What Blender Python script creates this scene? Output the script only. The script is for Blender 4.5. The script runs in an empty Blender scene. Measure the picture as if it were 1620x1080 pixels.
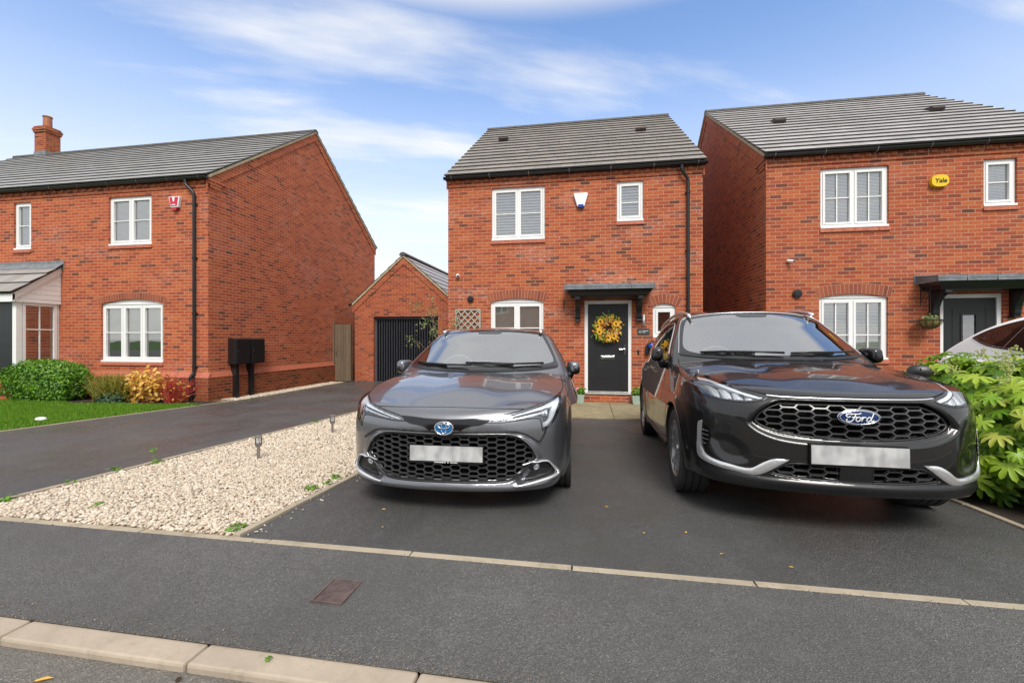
import bpy, math, random
import numpy as np
from math import pi, sin, cos, radians
from mathutils import Vector, Matrix
from mathutils.geometry import tessellate_polygon, delaunay_2d_cdt
from mathutils.bvhtree import BVHTree

SC = bpy.context.scene
COL = SC.collection
rnd = random.Random(7)
ORG = {}

def link(o):
    COL.objects.link(o)
    return o

def tag(o, label=None, cat=None, group=None, kind=None):
    if label: o['label'] = label
    if cat: o['category'] = cat
    if group: o['group'] = group
    if kind: o['kind'] = kind
    return o

def thing(name, label, cat, loc=(0, 0, 0), rz=0.0, group=None):
    o = link(bpy.data.objects.new(name, None))
    o.empty_display_size = 0.2
    o.location = loc
    o.rotation_euler = (0, 0, rz)
    ORG[o.name] = Vector(loc)
    return tag(o, label, cat, group)

class MB:
    """collects geometry, builds ONE mesh object"""
    def __init__(s):
        s.v = []; s.f = []; s.m = []
    def add(s, verts, faces, mi=0):
        b = len(s.v)
        s.v.extend([tuple(p) for p in verts])
        s.f.extend([tuple(i + b for i in f) for f in faces])
        s.m.extend([mi] * len(faces))
        return s
    def box(s, x0, x1, y0, y1, z0, z1, mi=0):
        vs = [(x0, y0, z0), (x1, y0, z0), (x1, y1, z0), (x0, y1, z0), (x0, y0, z1), (x1, y0, z1), (x1, y1, z1), (x0, y1, z1)]
        return s.add(vs, [(0, 3, 2, 1), (4, 5, 6, 7), (0, 1, 5, 4), (1, 2, 6, 5), (2, 3, 7, 6), (3, 0, 4, 7)], mi)
    def hexa(s, p, mi=0):
        return s.add(p, [(0, 3, 2, 1), (4, 5, 6, 7), (0, 1, 5, 4), (1, 2, 6, 5), (2, 3, 7, 6), (3, 0, 4, 7)], mi)
    def prism(s, poly, axis, a, b, mi=0):
        """poly of 2D points extruded along axis ('x': poly is (y,z); 'y': (x,z); 'z': (x,y))"""
        def P(q, t):
            return {'x': (t, q[0], q[1]), 'y': (q[0], t, q[1]), 'z': (q[0], q[1], t)}[axis]
        n = len(poly)
        vs = [P(q, a) for q in poly] + [P(q, b) for q in poly]
        fs = [(i, (i + 1) % n, n + (i + 1) % n, n + i) for i in range(n)]
        tris = tessellate_polygon([[Vector((q[0], q[1], 0)) for q in poly]])
        fs += [tuple(t) for t in tris] + [tuple(n + i for i in reversed(t)) for t in tris]
        return s.add(vs, fs, mi)
    def tube(s, pts, r, n=8, mi=0, cap=True):
        pts = [Vector(p) for p in pts]
        rs = r if isinstance(r, (list, tuple)) else [r] * len(pts)
        base = len(s.v); k = len(pts); up = None
        for i, p in enumerate(pts):
            d = (pts[min(i + 1, k - 1)] - pts[max(i - 1, 0)])
            if d.length < 1e-9: d = Vector((0, 0, 1))
            d.normalize()
            if up is None:
                up = Vector((0, 0, 1)) if abs(d.z) < .9 else Vector((1, 0, 0))
            a = d.cross(up)
            if a.length < 1e-6: a = d.orthogonal()
            a.normalize(); b = a.cross(d); up = b
            for j in range(n):
                t = 2 * pi * j / n
                s.v.append(tuple(p + (a * cos(t) + b * sin(t)) * rs[i]))
        for i in range(k - 1):
            for j in range(n):
                s.f.append((base + i * n + j, base + i * n + (j + 1) % n, base + (i + 1) * n + (j + 1) % n, base + (i + 1) * n + j)); s.m.append(mi)
        if cap:
            s.f.append(tuple(base + j for j in reversed(range(n)))); s.m.append(mi)
            s.f.append(tuple(base + (k - 1) * n + j for j in range(n))); s.m.append(mi)
        return s
    def lathe(s, prof, c=(0, 0, 0), axis='z', n=24, mi=0):
        """prof: list of (radius, height along axis)"""
        base = len(s.v)
        for (r, h) in prof:
            for j in range(n):
                t = 2 * pi * j / n; a, b = r * cos(t), r * sin(t)
                q = {'z': (a, b, h), 'y': (a, h, b), 'x': (h, a, b)}[axis]
                s.v.append((q[0] + c[0], q[1] + c[1], q[2] + c[2]))
        for i in range(len(prof) - 1):
            for j in range(n):
                s.f.append((base + i * n + j, base + i * n + (j + 1) % n, base + (i + 1) * n + (j + 1) % n, base + (i + 1) * n + j)); s.m.append(mi)
        return s
    def build(s, name, mat, parent=None, smooth=False, bevel=0.0, fixn=True, autosmooth=None, seg=2):
        org = Vector((0, 0, 0))
        if parent is not None: org = ORG.get(parent.name, org)
        me = bpy.data.meshes.new(name)
        V = np.array(s.v, dtype=float).reshape(-1, 3) - np.array(org)
        me.from_pydata(V.tolist(), [], s.f)
        mats = mat if isinstance(mat, (list, tuple)) else [mat]
        for m in mats: me.materials.append(m)
        if len(mats) > 1: me.polygons.foreach_set('material_index', s.m)
        if fixn:
            import bmesh
            bm = bmesh.new(); bm.from_mesh(me)
            bmesh.ops.recalc_face_normals(bm, faces=bm.faces)
            bm.to_mesh(me); bm.free()
        if smooth: me.polygons.foreach_set('use_smooth', [True] * len(me.polygons))
        if autosmooth is not None:
            me.polygons.foreach_set('use_smooth', [True] * len(me.polygons))
            me.set_sharp_from_angle(angle=radians(autosmooth))
        me.update()
        o = link(bpy.data.objects.new(name, me))
        if parent is not None:
            o.parent = parent
            ORG[o.name] = org
        if bevel:
            b = o.modifiers.new('bevel', 'BEVEL'); b.width = bevel; b.segments = seg; b.limit_method = 'ANGLE'
        return o

def np_mesh(name, V, F, mat, parent=None, smooth=False, mats=None, mi=None):
    """V (n,3) array, F (m,k) int array"""
    me = bpy.data.meshes.new(name)
    V = np.asarray(V, dtype=np.float64); F = np.asarray(F, dtype=np.int32)
    if parent is not None and parent.name in ORG: V = V - np.array(ORG[parent.name])
    n, k = F.shape
    me.vertices.add(len(V)); me.vertices.foreach_set('co', V.astype(np.float32).ravel())
    me.loops.add(n * k); me.loops.foreach_set('vertex_index', F.ravel())
    me.polygons.add(n); me.polygons.foreach_set('loop_start', np.arange(0, n * k, k, dtype=np.int32))
    try: me.polygons.foreach_set('loop_total', np.full(n, k, dtype=np.int32))
    except Exception: pass
    for m in (mats or [mat]): me.materials.append(m)
    if mi is not None: me.polygons.foreach_set('material_index', np.asarray(mi, dtype=np.int32))
    if smooth: me.polygons.foreach_set('use_smooth', np.ones(n, dtype=bool))
    me.update(calc_edges=True); me.validate()
    o = link(bpy.data.objects.new(name, me))
    if parent is not None:
        o.parent = parent; ORG[o.name] = ORG.get(parent.name, Vector((0, 0, 0)))
    return o

def scatter(tv, tf, P, R, S):
    """copies of template (tv,tf) at P with rotation matrices R (n,3,3), scale S (n,3) -> V,F"""
    tv = np.asarray(tv, float); tf = np.asarray(tf, int)
    V = np.einsum('nij,nkj->nki', R, tv[None] * S[:, None, :]) + P[:, None, :]
    F = tf[None] + (np.arange(len(P)) * len(tv))[:, None, None]
    return V.reshape(-1, 3), F.reshape(-1, tf.shape[1])

def rotmats(rg, n, yaw=None, tilt=None, roll=None):
    """Rz(yaw) * Rx(tilt) * Rz(roll)"""
    yaw = rg.uniform(0, 2 * pi, n) if yaw is None else yaw
    tilt = np.zeros(n) if tilt is None else tilt
    roll = np.zeros(n) if roll is None else roll
    def Rz(a):
        M = np.zeros((n, 3, 3)); M[:, 0, 0] = np.cos(a); M[:, 0, 1] = -np.sin(a); M[:, 1, 0] = np.sin(a); M[:, 1, 1] = np.cos(a); M[:, 2, 2] = 1; return M
    X = np.zeros((n, 3, 3)); X[:, 0, 0] = 1; X[:, 1, 1] = np.cos(tilt); X[:, 1, 2] = -np.sin(tilt); X[:, 2, 1] = np.sin(tilt); X[:, 2, 2] = np.cos(tilt)
    return Rz(yaw) @ X @ Rz(roll)

# ------------------------------------------------------------ materials
class NT:
    """small node-tree writer"""
    def __init__(s, name):
        s.mat = bpy.data.materials.new(name); s.mat.use_nodes = True
        s.t = s.mat.node_tree; s.t.nodes.clear()
        s.out = s.t.nodes.new('ShaderNodeOutputMaterial')
    def n(s, typ, **kw):
        nd = s.t.nodes.new(typ)
        for k, v in kw.items():
            if k.startswith('i_'): s.set(nd.inputs[k[2:].replace('_', ' ')], v)
            elif k == 'ins':
                for kk, vv in v.items(): s.set(nd.inputs[kk], vv)
            else: setattr(nd, k, v)
        return nd
    def set(s, sock, v):
        if isinstance(v, bpy.types.NodeSocket): s.t.links.new(v, sock)
        elif isinstance(v, bpy.types.Node): s.t.links.new(v.outputs[0], sock)
        else:
            if sock.type == 'RGBA' and not isinstance(v, (int, float)) and len(v) == 3: v = (*v, 1)
            sock.default_value = v
    def m(s, op, a, b=None, c=None, clamp=False):
        nd = s.t.nodes.new('ShaderNodeMath'); nd.operation = op; nd.use_clamp = clamp
        s.set(nd.inputs[0], a)
        if b is not None: s.set(nd.inputs[1], b)
        if c is not None: s.set(nd.inputs[2], c)
        return nd.outputs[0]
    def mix(s, f, a, b, typ='MIX'):
        nd = s.t.nodes.new('ShaderNodeMix'); nd.data_type = 'RGBA'; nd.blend_type = typ; nd.clamp_factor = True
        s.set(nd.inputs[0], f); s.set(nd.inputs[6], a); s.set(nd.inputs[7], b)
        return nd.outputs[2]
    def noise(s, vec, scale, detail=3, rough=.5, out=0):
        nd = s.t.nodes.new('ShaderNodeTexNoise')
        if vec is not None: s.set(nd.inputs['Vector'], vec)
        nd.inputs['Scale'].default_value = scale; nd.inputs['Detail'].default_value = detail; nd.inputs['Roughness'].default_value = rough
        return nd.outputs[out]
    def ramp(s, f, stops, interp='LINEAR'):
        nd = s.t.nodes.new('ShaderNodeValToRGB'); nd.color_ramp.interpolation = interp
        el = nd.color_ramp.elements
        while len(el) < len(stops): el.new(.5)
        for e, (p, c) in zip(el, stops):
            e.position = p; e.color = c if len(c) == 4 else (*c, 1)
        s.set(nd.inputs[0], f)
        return nd.outputs[0]
    def smooth(s, x, a, b):
        nd = s.t.nodes.new('ShaderNodeMapRange'); nd.interpolation_type = 'SMOOTHSTEP'
        s.set(nd.inputs[0], x); nd.inputs[1].default_value = a; nd.inputs[2].default_value = b
        return nd.outputs[0]
    def bump(s, h, strength=.3, dist=.005):
        nd = s.t.nodes.new('ShaderNodeBump'); nd.inputs['Strength'].default_value = strength; nd.inputs['Distance'].default_value = dist
        s.set(nd.inputs['Height'], h); return nd.outputs[0]
    def bsdf(s, **kw):
        nd = s.t.nodes.new('ShaderNodeBsdfPrincipled')
        for k, v in kw.items():
            s.set(nd.inputs[k.replace('_', ' ')], v)
        s.t.links.new(nd.outputs[0], s.out.inputs[0])
        return nd
    def pos(s): return s.n('ShaderNodeNewGeometry').outputs['Position']
    def obj(s): return s.n('ShaderNodeTexCoord').outputs['Object']
    def sep(s, v):
        nd = s.n('ShaderNodeSeparateXYZ', ins={0: v}); return nd.outputs[0], nd.outputs[1], nd.outputs[2]
    def comb(s, x, y, z=0.0):
        return s.n('ShaderNodeCombineXYZ', ins={0: x, 1: y, 2: z}).outputs[0]

def plain(name, col, rough=.5, metal=0.0, spec=.5, var=.12, vscale=8, coat=0.0, croug=.03, bump=0.0, bscale=60, rvar=0.0):
    t = NT(name)
    c = (*col, 1)
    p = t.obj()
    kw = dict(Roughness=rough, Metallic=metal, Specular_IOR_Level=spec, Coat_Weight=coat, Coat_Roughness=croug)
    if var > 0:
        n = t.noise(p, vscale, 4, .6)
        lo = tuple(x * (1 - var) for x in col); hi = tuple(min(1, x * (1 + var)) for x in col)
        kw['Base_Color'] = t.ramp(n, [(.3, lo), (.7, hi)])
    else: kw['Base_Color'] = c
    if rvar > 0:
        n2 = t.noise(p, vscale * 2.3, 3, .6)
        kw['Roughness'] = t.m('ADD', rough - rvar, t.m('MULTIPLY', n2, 2 * rvar))
    if bump > 0: kw['Normal'] = t.bump(t.noise(p, bscale, 4, .6), bump, .004)
    t.bsdf(**kw)
    return t.mat
def brick_mat(name, tint=(1, 1, 1), efflo=.5, dark=.0):
    t = NT(name)
    g = t.n('ShaderNodeNewGeometry')
    px, py, pz = t.sep(g.outputs['Position']); nx, ny, nz = t.sep(g.outputs['True Normal'])
    isx = t.m('GREATER_THAN', t.m('ABSOLUTE', nx), .6)
    u = t.m('ADD', t.m('MULTIPLY', isx, py), t.m('MULTIPLY', t.m('SUBTRACT', 1, isx), px))
    wob = t.noise(g.outputs['Position'], 3.0, 2)
    zz = t.m('ADD', pz, t.m('MULTIPLY', t.m('SUBTRACT', wob, .5), .006))
    rz = t.m('DIVIDE', t.m('ADD', zz, 10.0), .075)
    row = t.m('FLOOR', rz); fz = t.m('FRACT', rz)
    uu = t.m('ADD', t.m('DIVIDE', t.m('ADD', u, 40.0), .225), t.m('MULTIPLY', .5, t.m('MODULO', row, 2.0)))
    colm = t.m('FLOOR', uu); fx = t.m('FRACT', uu)
    wn = t.n('ShaderNodeTexWhiteNoise', noise_dimensions='3D', ins={0: t.comb(colm, row, isx)})
    r1 = wn.outputs['Value']; wc = t.sep(wn.outputs['Color'])
    ex = t.m('MULTIPLY', t.m('MINIMUM', fx, t.m('SUBTRACT', 1, fx)), .225)
    ez = t.m('MULTIPLY', t.m('MINIMUM', fz, t.m('SUBTRACT', 1, fz)), .075)
    fine = t.noise(g.outputs['Position'], 60, 3, .6)
    d = t.m('ADD', t.m('MINIMUM', ex, ez), t.m('MULTIPLY', t.m('SUBTRACT', fine, .5), .005))
    face = t.smooth(d, .0035, .0075)
    T = lambda c: tuple(a * b for a, b in zip(c, tint))
    bc = t.ramp(r1, [(0, T((.10, .036, .030))), (.04, T((.17, .044, .030))), (.12, T((.25, .050, .028))), (.22, T((.32, .060, .028))), (.45, T((.37, .072, .030))), (.68, T((.41, .088, .033))), (.86, T((.45, .112, .042))), (1, T((.33, .060, .030)))])
    # streaks of colour inside each brick
    st = t.noise(t.comb(t.m('MULTIPLY', u, 9), t.m('MULTIPLY', wc[1], 7), t.m('MULTIPLY', zz, 40)), 1.2, 4, .65)
    bc = t.mix(t.m('MULTIPLY', t.smooth(st, .5, .75), .45), bc, T((.19, .050, .032)))
    bc = t.mix(t.m('MULTIPLY', t.smooth(st, .5, .2), .35), bc, T((.50, .150, .062)))
    big = t.noise(g.outputs['Position'], .55, 3, .55)
    bc = t.mix(t.m('MULTIPLY', t.smooth(big, .42, .7), .28), bc, T((.33, .075, .042)))
    mort = t.mix(t.noise(g.outputs['Position'], 14, 3), T((.40, .20, .125)), T((.53, .30, .20)))
    col = t.mix(face, mort, bc)
    e1 = t.noise(t.comb(t.m('MULTIPLY', u, 1.0), t.m('MULTIPLY', zz, 2.2), 3.0), .75, 5, .62)
    e2 = t.noise(t.comb(t.m('MULTIPLY', u, 9), t.m('MULTIPLY', zz, 26), 1.0), 1.0, 5, .7)
    em = t.m('MULTIPLY', t.m('SUBTRACT', 1.0, t.m('MULTIPLY', face, .45)), t.m('MULTIPLY', t.smooth(e1, .50, .66), t.smooth(e2, .42, .64)))
    col = t.mix(t.m('MULTIPLY', em, efflo), col, (.68, .54, .50))
    h = t.m('ADD', face, t.m('MULTIPLY', fine, .5))
    t.bsdf(Base_Color=col, Roughness=t.m('ADD', .72, t.m('MULTIPLY', fine, .2)), Specular_IOR_Level=.3, Normal=t.bump(h, .55, .006))
    return t.mat

def arch_mat():
    t = NT('arch_brick')
    r = t.n('ShaderNodeNewGeometry').outputs['Random Per Island']
    n = t.noise(t.pos(), 30, 4, .65)
    c = t.ramp(r, [(0, (.16, .042, .024)), (.2, (.26, .060, .028)), (.6, (.36, .095, .038)), (1, (.30, .065, .030))])
    c = t.mix(t.m('MULTIPLY', n, .5), c, (.20, .06, .035))
    t.bsdf(Base_Color=c, Roughness=.8, Normal=t.bump(n, .3, .004))
    return t.mat

def tile_mat(name, base, lichen=.25, gauge=.3):
    t = NT(name)
    g = t.n('ShaderNodeNewGeometry'); P = g.outputs['Position']
    px, py, pz = t.sep(P)
    isl = g.outputs['Random Per Island']
    off = t.m('MULTIPLY', t.m('FRACT', t.m('MULTIPLY', isl, 977.0)), 1.0)
    uu = t.m('ADD', t.m('DIVIDE', t.m('ADD', px, 60.0), gauge), off)
    cl = t.m('FLOOR', uu); fx = t.m('FRACT', uu)
    wn = t.n('ShaderNodeTexWhiteNoise', noise_dimensions='2D', ins={0: t.comb(cl, t.m('MULTIPLY', isl, 311.0))}).outputs['Value']
    ed = t.smooth(t.m('MULTIPLY', t.m('MINIMUM', fx, t.m('SUBTRACT', 1, fx)), gauge), .001, .006)
    lo = tuple(x * .86 for x in base); hi = tuple(x * 1.14 for x in base)
    c = t.ramp(wn, [(0, lo), (.5, base), (1, hi)])
    n = t.noise(P, 5, 5, .65); n2 = t.noise(P, 34, 4, .7)
    c = t.mix(t.m('MULTIPLY', t.smooth(n, .48, .68), lichen), c, (.30, .24, .17))
    c = t.mix(t.m('MULTIPLY', t.smooth(n2, .55, .75), .35), c, (.42, .41, .39))
    c = t.mix(ed, (.06, .055, .05), c)
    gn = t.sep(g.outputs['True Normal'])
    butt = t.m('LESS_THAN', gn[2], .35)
    c = t.mix(butt, c, (.045, .040, .036))  # butt faces coloured dark: their shade painted in, along with edge algae
    t.bsdf(Base_Color=c, Roughness=t.m('ADD', .34, t.m('MULTIPLY', n2, .3)), Specular_IOR_Level=.7, Normal=t.bump(t.m('ADD', n2, ed), .35, .006))
    return t.mat

def asphalt(name, base, speck=.5, wet=.3, scale=1.0, rough=.75, moss=0.0):
    t = NT(name); P = t.pos()
    v = t.n('ShaderNodeTexVoronoi', ins={'Vector': P, 'Scale': 210 * scale}); cr, cg, cb = t.sep(v.outputs['Color'])
    n = t.noise(P, .55, 4, .6); n2 = t.noise(P, 7, 4, .65); n3 = t.noise(P, 70, 2, .6)
    lo = tuple(x * .6 for x in base); hi = tuple(x * 1.5 for x in base)
    c = t.ramp(cr, [(0, lo), (.55, base), (.96, hi), (1, tuple(min(.5, x * 2.6) for x in base))])
    c = t.mix(t.m('MULTIPLY', t.smooth(cg, .975, .99), speck), c, (.30, .28, .24))
    c = t.mix(t.m('MULTIPLY', t.smooth(n, .38, .62), .45), c, tuple(x * .62 for x in base))
    n4 = t.noise(t.comb(t.m('MULTIPLY', t.sep(P)[0], 2.6), t.m('MULTIPLY', t.sep(P)[1], .5), 0.0), 1.0, 4, .6)
    c = t.mix(t.m('MULTIPLY', t.smooth(n4, .50, .66), .30), c, tuple(x * .70 for x in base))
    c = t.mix(t.m('MULTIPLY', t.smooth(n2, .5, .75), .25), c, tuple(x * 1.6 for x in base))
    if moss > 0:
        c = t.mix(t.m('MULTIPLY', t.smooth(t.noise(P, 2.2, 5, .7), .52, .72), moss), c, (.10, .085, .045))
    w = t.smooth(t.noise(P, .8, 4, .55), .42, .60)
    r = t.m('SUBTRACT', rough, t.m('MULTIPLY', w, wet))
    t.bsdf(Base_Color=c, Roughness=r, Specular_IOR_Level=.5, Normal=t.bump(t.m('ADD', v.outputs['Distance'], n3), .75, .006))
    return t.mat

def stone_mat(name, base, var=.2, moss=.3, rough=.8):
    t = NT(name); P = t.pos()
    n = t.noise(P, 2.5, 5, .65); n2 = t.noise(P, 45, 4, .7); n3 = t.noise(P, 9, 5, .7)
    c = t.ramp(n, [(.3, tuple(x * (1 - var) for x in base)), (.7, tuple(x * (1 + var) for x in base))])
    c = t.mix(t.m('MULTIPLY', n2, .45), c, tuple(x * .62 for x in base))
    c = t.mix(t.m('MULTIPLY', t.smooth(n3, .5, .7), moss), c, (.11, .10, .045))
    t.bsdf(Base_Color=c, Roughness=rough, Specular_IOR_Level=.4, Normal=t.bump(n2, .4, .004))
    return t.mat

def island_mat(name, stops, rough=.7, nscale=25, nmix=.35, dark=(.05, .04, .03), spec=.4, trans=0.0, bump=.2):
    t = NT(name)
    g = t.n('ShaderNodeNewGeometry')
    c = t.ramp(g.outputs['Random Per Island'], stops)
    n = t.noise(g.outputs['Position'], nscale, 3, .6)
    c = t.mix(t.m('MULTIPLY', n, nmix), c, dark)
    b = t.bsdf(Base_Color=c, Roughness=rough, Specular_IOR_Level=spec, Normal=t.bump(n, bump, .003))
    if trans > 0:
        tr = t.n('ShaderNodeBsdfTranslucent', ins={0: c})
        mx = t.n('ShaderNodeMixShader', ins={0: trans, 1: b.outputs[0], 2: tr.outputs[0]})
        t.t.links.new(mx.outputs[0], t.out.inputs[0])
    return t.mat

def glass_mat(name, tint=(.85, .9, .9), refl=.0, rough=.0, ior=1.5):
    """thin sheet glass: transparent + fresnel reflection"""
    t = NT(name)
    fr = t.n('ShaderNodeFresnel', ins={'IOR': ior})
    f = t.m('ADD', t.m('MULTIPLY', fr.outputs[0], 1 - refl), refl, clamp=True)
    gl = t.n('ShaderNodeBsdfGlossy', ins={'Color': (1, 1, 1, 1), 'Roughness': rough})
    tr = t.n('ShaderNodeBsdfTransparent', ins={'Color': (*tint, 1)})
    wv = t.noise(t.pos(), 1.3, 2)
    gl_n = t.bump(wv, .08, .02); t.set(gl.inputs['Normal'], gl_n)
    mx = t.n('ShaderNodeMixShader', ins={0: f, 1: tr.outputs[0], 2: gl.outputs[0]})
    t.t.links.new(mx.outputs[0], t.out.inputs[0])
    return t.mat

def wood_mat(name, a, b, axis='z', scale=1.0):
    t = NT(name); p = t.pos(); x, y, z = t.sep(p)
    v = t.comb(t.m('MULTIPLY', x, 22), t.m('MULTIPLY', y, 22), t.m('MULTIPLY', z, 1.6))
    n = t.noise(v, scale, 5, .65)
    r = t.n('ShaderNodeNewGeometry').outputs['Random Per Island']
    c = t.ramp(n, [(.3, a), (.7, b)])
    c = t.mix(t.m('MULTIPLY', r, .4), c, tuple(q * .55 for q in a))
    t.bsdf(Base_Color=c, Roughness=.85, Normal=t.bump(n, .4, .004))
    return t.mat

M = {}
M['brick'] = brick_mat('red_brick', tint=(1.0, 1.06, .98), efflo=.42)
M['brick_side'] = brick_mat('red_brick_orange', tint=(1.08, 1.10, 1.02), efflo=.28)
M['brick_right'] = brick_mat('red_brick_neighbour', tint=(.97, 1.03, .97), efflo=.22)
M['arch'] = arch_mat()
M['special'] = plain('clay_special_brick', (.46, .135, .075), .5, var=.25, vscale=20, bump=.2)
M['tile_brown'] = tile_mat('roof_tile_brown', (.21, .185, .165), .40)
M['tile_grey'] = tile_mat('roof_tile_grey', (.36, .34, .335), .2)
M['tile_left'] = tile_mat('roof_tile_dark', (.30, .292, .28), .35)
M['ridge'] = plain('ridge_tile', (.09, .085, .08), .75, var=.3, vscale=5, bump=.3)
M['verge'] = plain('verge_mortar', (.42, .35, .22), .9, var=.25, vscale=12, bump=.5)
M['asphalt_drive'] = asphalt('drive_asphalt', (.080, .079, .077), .5, .26, rough=.66, moss=.15)
M['asphalt_shared'] = asphalt('shared_drive_asphalt', (.088, .085, .084), .25, .36, rough=.60)
M['asphalt_pave'] = asphalt('pavement_asphalt', (.105, .101, .096), .5, .12, rough=.78)
M['asphalt_road'] = asphalt('road_asphalt', (.17, .155, .135), .8, .1, scale=.8, rough=.85)
M['edging'] = stone_mat('concrete_edging', (.40, .335, .25), .2, .35)
M['kerb'] = stone_mat('concrete_kerb', (.41, .34, .262), .2, .22)
M['slab'] = stone_mat('paving_slab', (.30, .255, .155), .28, .55)
M['soil'] = plain('dark_soil', (.030, .020, .013), .95, var=.6, vscale=30, bump=.9, bscale=40)
M['lawn_base'] = plain('lawn_soil', (.05, .11, .015), .95, var=.4, vscale=6, bump=.5)
M['upvc'] = plain('white_upvc', (.80, .80, .79), .28, var=.02, spec=.5)
M['upvc_cream'] = plain('cream_upvc', (.72, .70, .64), .4, var=.06, vscale=3)
M['blind'] = plain('blind_slat', (.88, .88, .87), .5, var=.03)
M['cream_fabric'] = plain('cream_blind', (.72, .69, .62), .8, var=.05)
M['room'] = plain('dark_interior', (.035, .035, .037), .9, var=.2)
M['glass'] = glass_mat('window_glass', (.97, .98, .98), .27)
M['black_plastic'] = plain('black_plastic', (.012, .012, .013), .35, var=.15)
M['black_paint'] = plain('black_paint', (.014, .015, .018), .32, var=.15, spec=.5)
M['door_black'] = plain('black_door_skin', (.013, .013, .015), .45, var=.15, bump=.08, bscale=200)
M['garage_steel'] = plain('anthracite_steel', (.075, .082, .10), .45, var=.08)
M['lead'] = plain('sheet_lead', (.17, .185, .20), .55, var=.3, vscale=9, bump=.25, bscale=12)
M['chrome'] = plain('chrome', (.80, .80, .80), .12, 1.0, var=0)
M['steel'] = plain('brushed_steel', (.45, .45, .44), .35, 1.0, var=.1)
M['white_plastic'] = plain('white_plastic', (.80, .80, .79), .35, var=.02)
M['terracotta'] = plain('terracotta', (.35, .13, .07), .75, var=.2)
M['wood_fence'] = wood_mat('weathered_fence', (.13, .092, .055), (.21, .155, .10))
M['grey_trellis'] = plain('sage_trellis_paint', (.35, .36, .30), .75, var=.15)
M['sage_pot'] = plain('sage_green_pot', (.33, .42, .35), .45, var=.08)
# ------------------------------------------------------------ implicit-surface car bodies
def spl(xs, ys):
    """natural cubic spline with linear extrapolation"""
    xs = np.asarray(xs, float); ys = np.asarray(ys, float); n = len(xs); h = np.diff(xs)
    A = np.zeros((n, n)); r = np.zeros(n); A[0, 0] = A[-1, -1] = 1
    for i in range(1, n - 1):
        A[i, i - 1] = h[i - 1]; A[i, i] = 2 * (h[i - 1] + h[i]); A[i, i + 1] = h[i]
        r[i] = 6 * ((ys[i + 1] - ys[i]) / h[i] - (ys[i] - ys[i - 1]) / h[i - 1])
    m = np.linalg.solve(A, r)
    def f(x):
        x = np.asarray(x, float); xc = np.clip(x, xs[0], xs[-1])
        i = np.clip(np.searchsorted(xs, xc) - 1, 0, n - 2); a = xs[i + 1] - xc; b = xc - xs[i]; hh = h[i]
        v = (m[i] * a ** 3 + m[i + 1] * b ** 3) / (6 * hh) + (ys[i] / hh - m[i] * hh / 6) * a + (ys[i + 1] / hh - m[i + 1] * hh / 6) * b
        s0 = (ys[1] - ys[0]) / h[0] - h[0] * m[1] / 6; s1 = (ys[-1] - ys[-2]) / h[-1] + h[-1] * m[-2] / 6
        return v + np.minimum(x - xs[0], 0) * s0 + np.maximum(x - xs[-1], 0) * s1
    return f
def smax(a, b, k):
    h = np.maximum(k - np.abs(a - b), 0) / k
    return np.maximum(a, b) + h ** 3 * (k / 6)
def smin(a, b, k): return -smax(-a, -b, k)
def sstep(x, a, b):
    t = np.clip((x - a) / (b - a), 0, 1); return t * t * t * (t * (t * 6 - 15) + 10)
def bell(x, c, w): return np.exp(-((x - c) / w) ** 2)
def polysd(px, pz, poly):
    """signed distance (negative inside) to a 2D polygon"""
    P = np.asarray(poly, float); d = np.full(np.broadcast(px, pz).shape, 1e9); ins = np.zeros(d.shape, bool)
    for i in range(len(P)):
        a = P[i]; b = P[(i + 1) % len(P)]; e = b - a
        wx = px - a[0]; wz = pz - a[1]; t = np.clip((wx * e[0] + wz * e[1]) / max(e @ e, 1e-12), 0, 1)
        d = np.minimum(d, (wx - e[0] * t) ** 2 + (wz - e[1] * t) ** 2)
        c = ((a[1] <= pz) & (b[1] > pz)) | ((b[1] <= pz) & (a[1] > pz))
        if abs(e[1]) > 1e-12: ins ^= c & (px < a[0] + (pz - a[1]) / e[1] * e[0])
    d = np.sqrt(d); return np.where(ins, -d, d)
def smooth_poly(pts, n=6, closed=True):
    """Catmull-Rom through points; a point given as (x,z,'c') stays a corner"""
    out = []; N = len(pts)
    P = [np.array(p[:2], float) for p in pts]; C = [len(p) > 2 for p in pts]
    for i in range(N if closed else N - 1):
        p1 = P[i]; p2 = P[(i + 1) % N]
        p0 = P[i - 1] if (closed or i > 0) else p1; p3 = P[(i + 2) % N] if (closed or i + 2 < N) else p2
        l = np.linalg.norm(p2 - p1) + 1e-9
        t1 = (p2 - p0) * (l / (np.linalg.norm(p1 - p0) + l + 1e-9)) if not C[i] else (p2 - p1)
        t2 = (p3 - p1) * (l / (np.linalg.norm(p3 - p2) + l + 1e-9)) if not C[(i + 1) % N] else (p2 - p1)
        for k in range(n):
            t = k / n
            out.append((2 * t ** 3 - 3 * t * t + 1) * p1 + (t ** 3 - 2 * t * t + t) * t1 + (-2 * t ** 3 + 3 * t * t) * p2 + (t ** 3 - t * t) * t2)
    if not closed: out.append(P[-1])
    return [tuple(float(q) for q in p) for p in out]
def densify(poly, step, closed=True):
    out = []; n = len(poly)
    for i in range(n if closed else n - 1):
        a = np.array(poly[i]); b = np.array(poly[(i + 1) % n]); k = max(1, int(np.linalg.norm(b - a) / step))
        for j in range(k): out.append(tuple(a + (b - a) * j / k))
    if not closed: out.append(tuple(poly[-1]))
    return out
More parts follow.
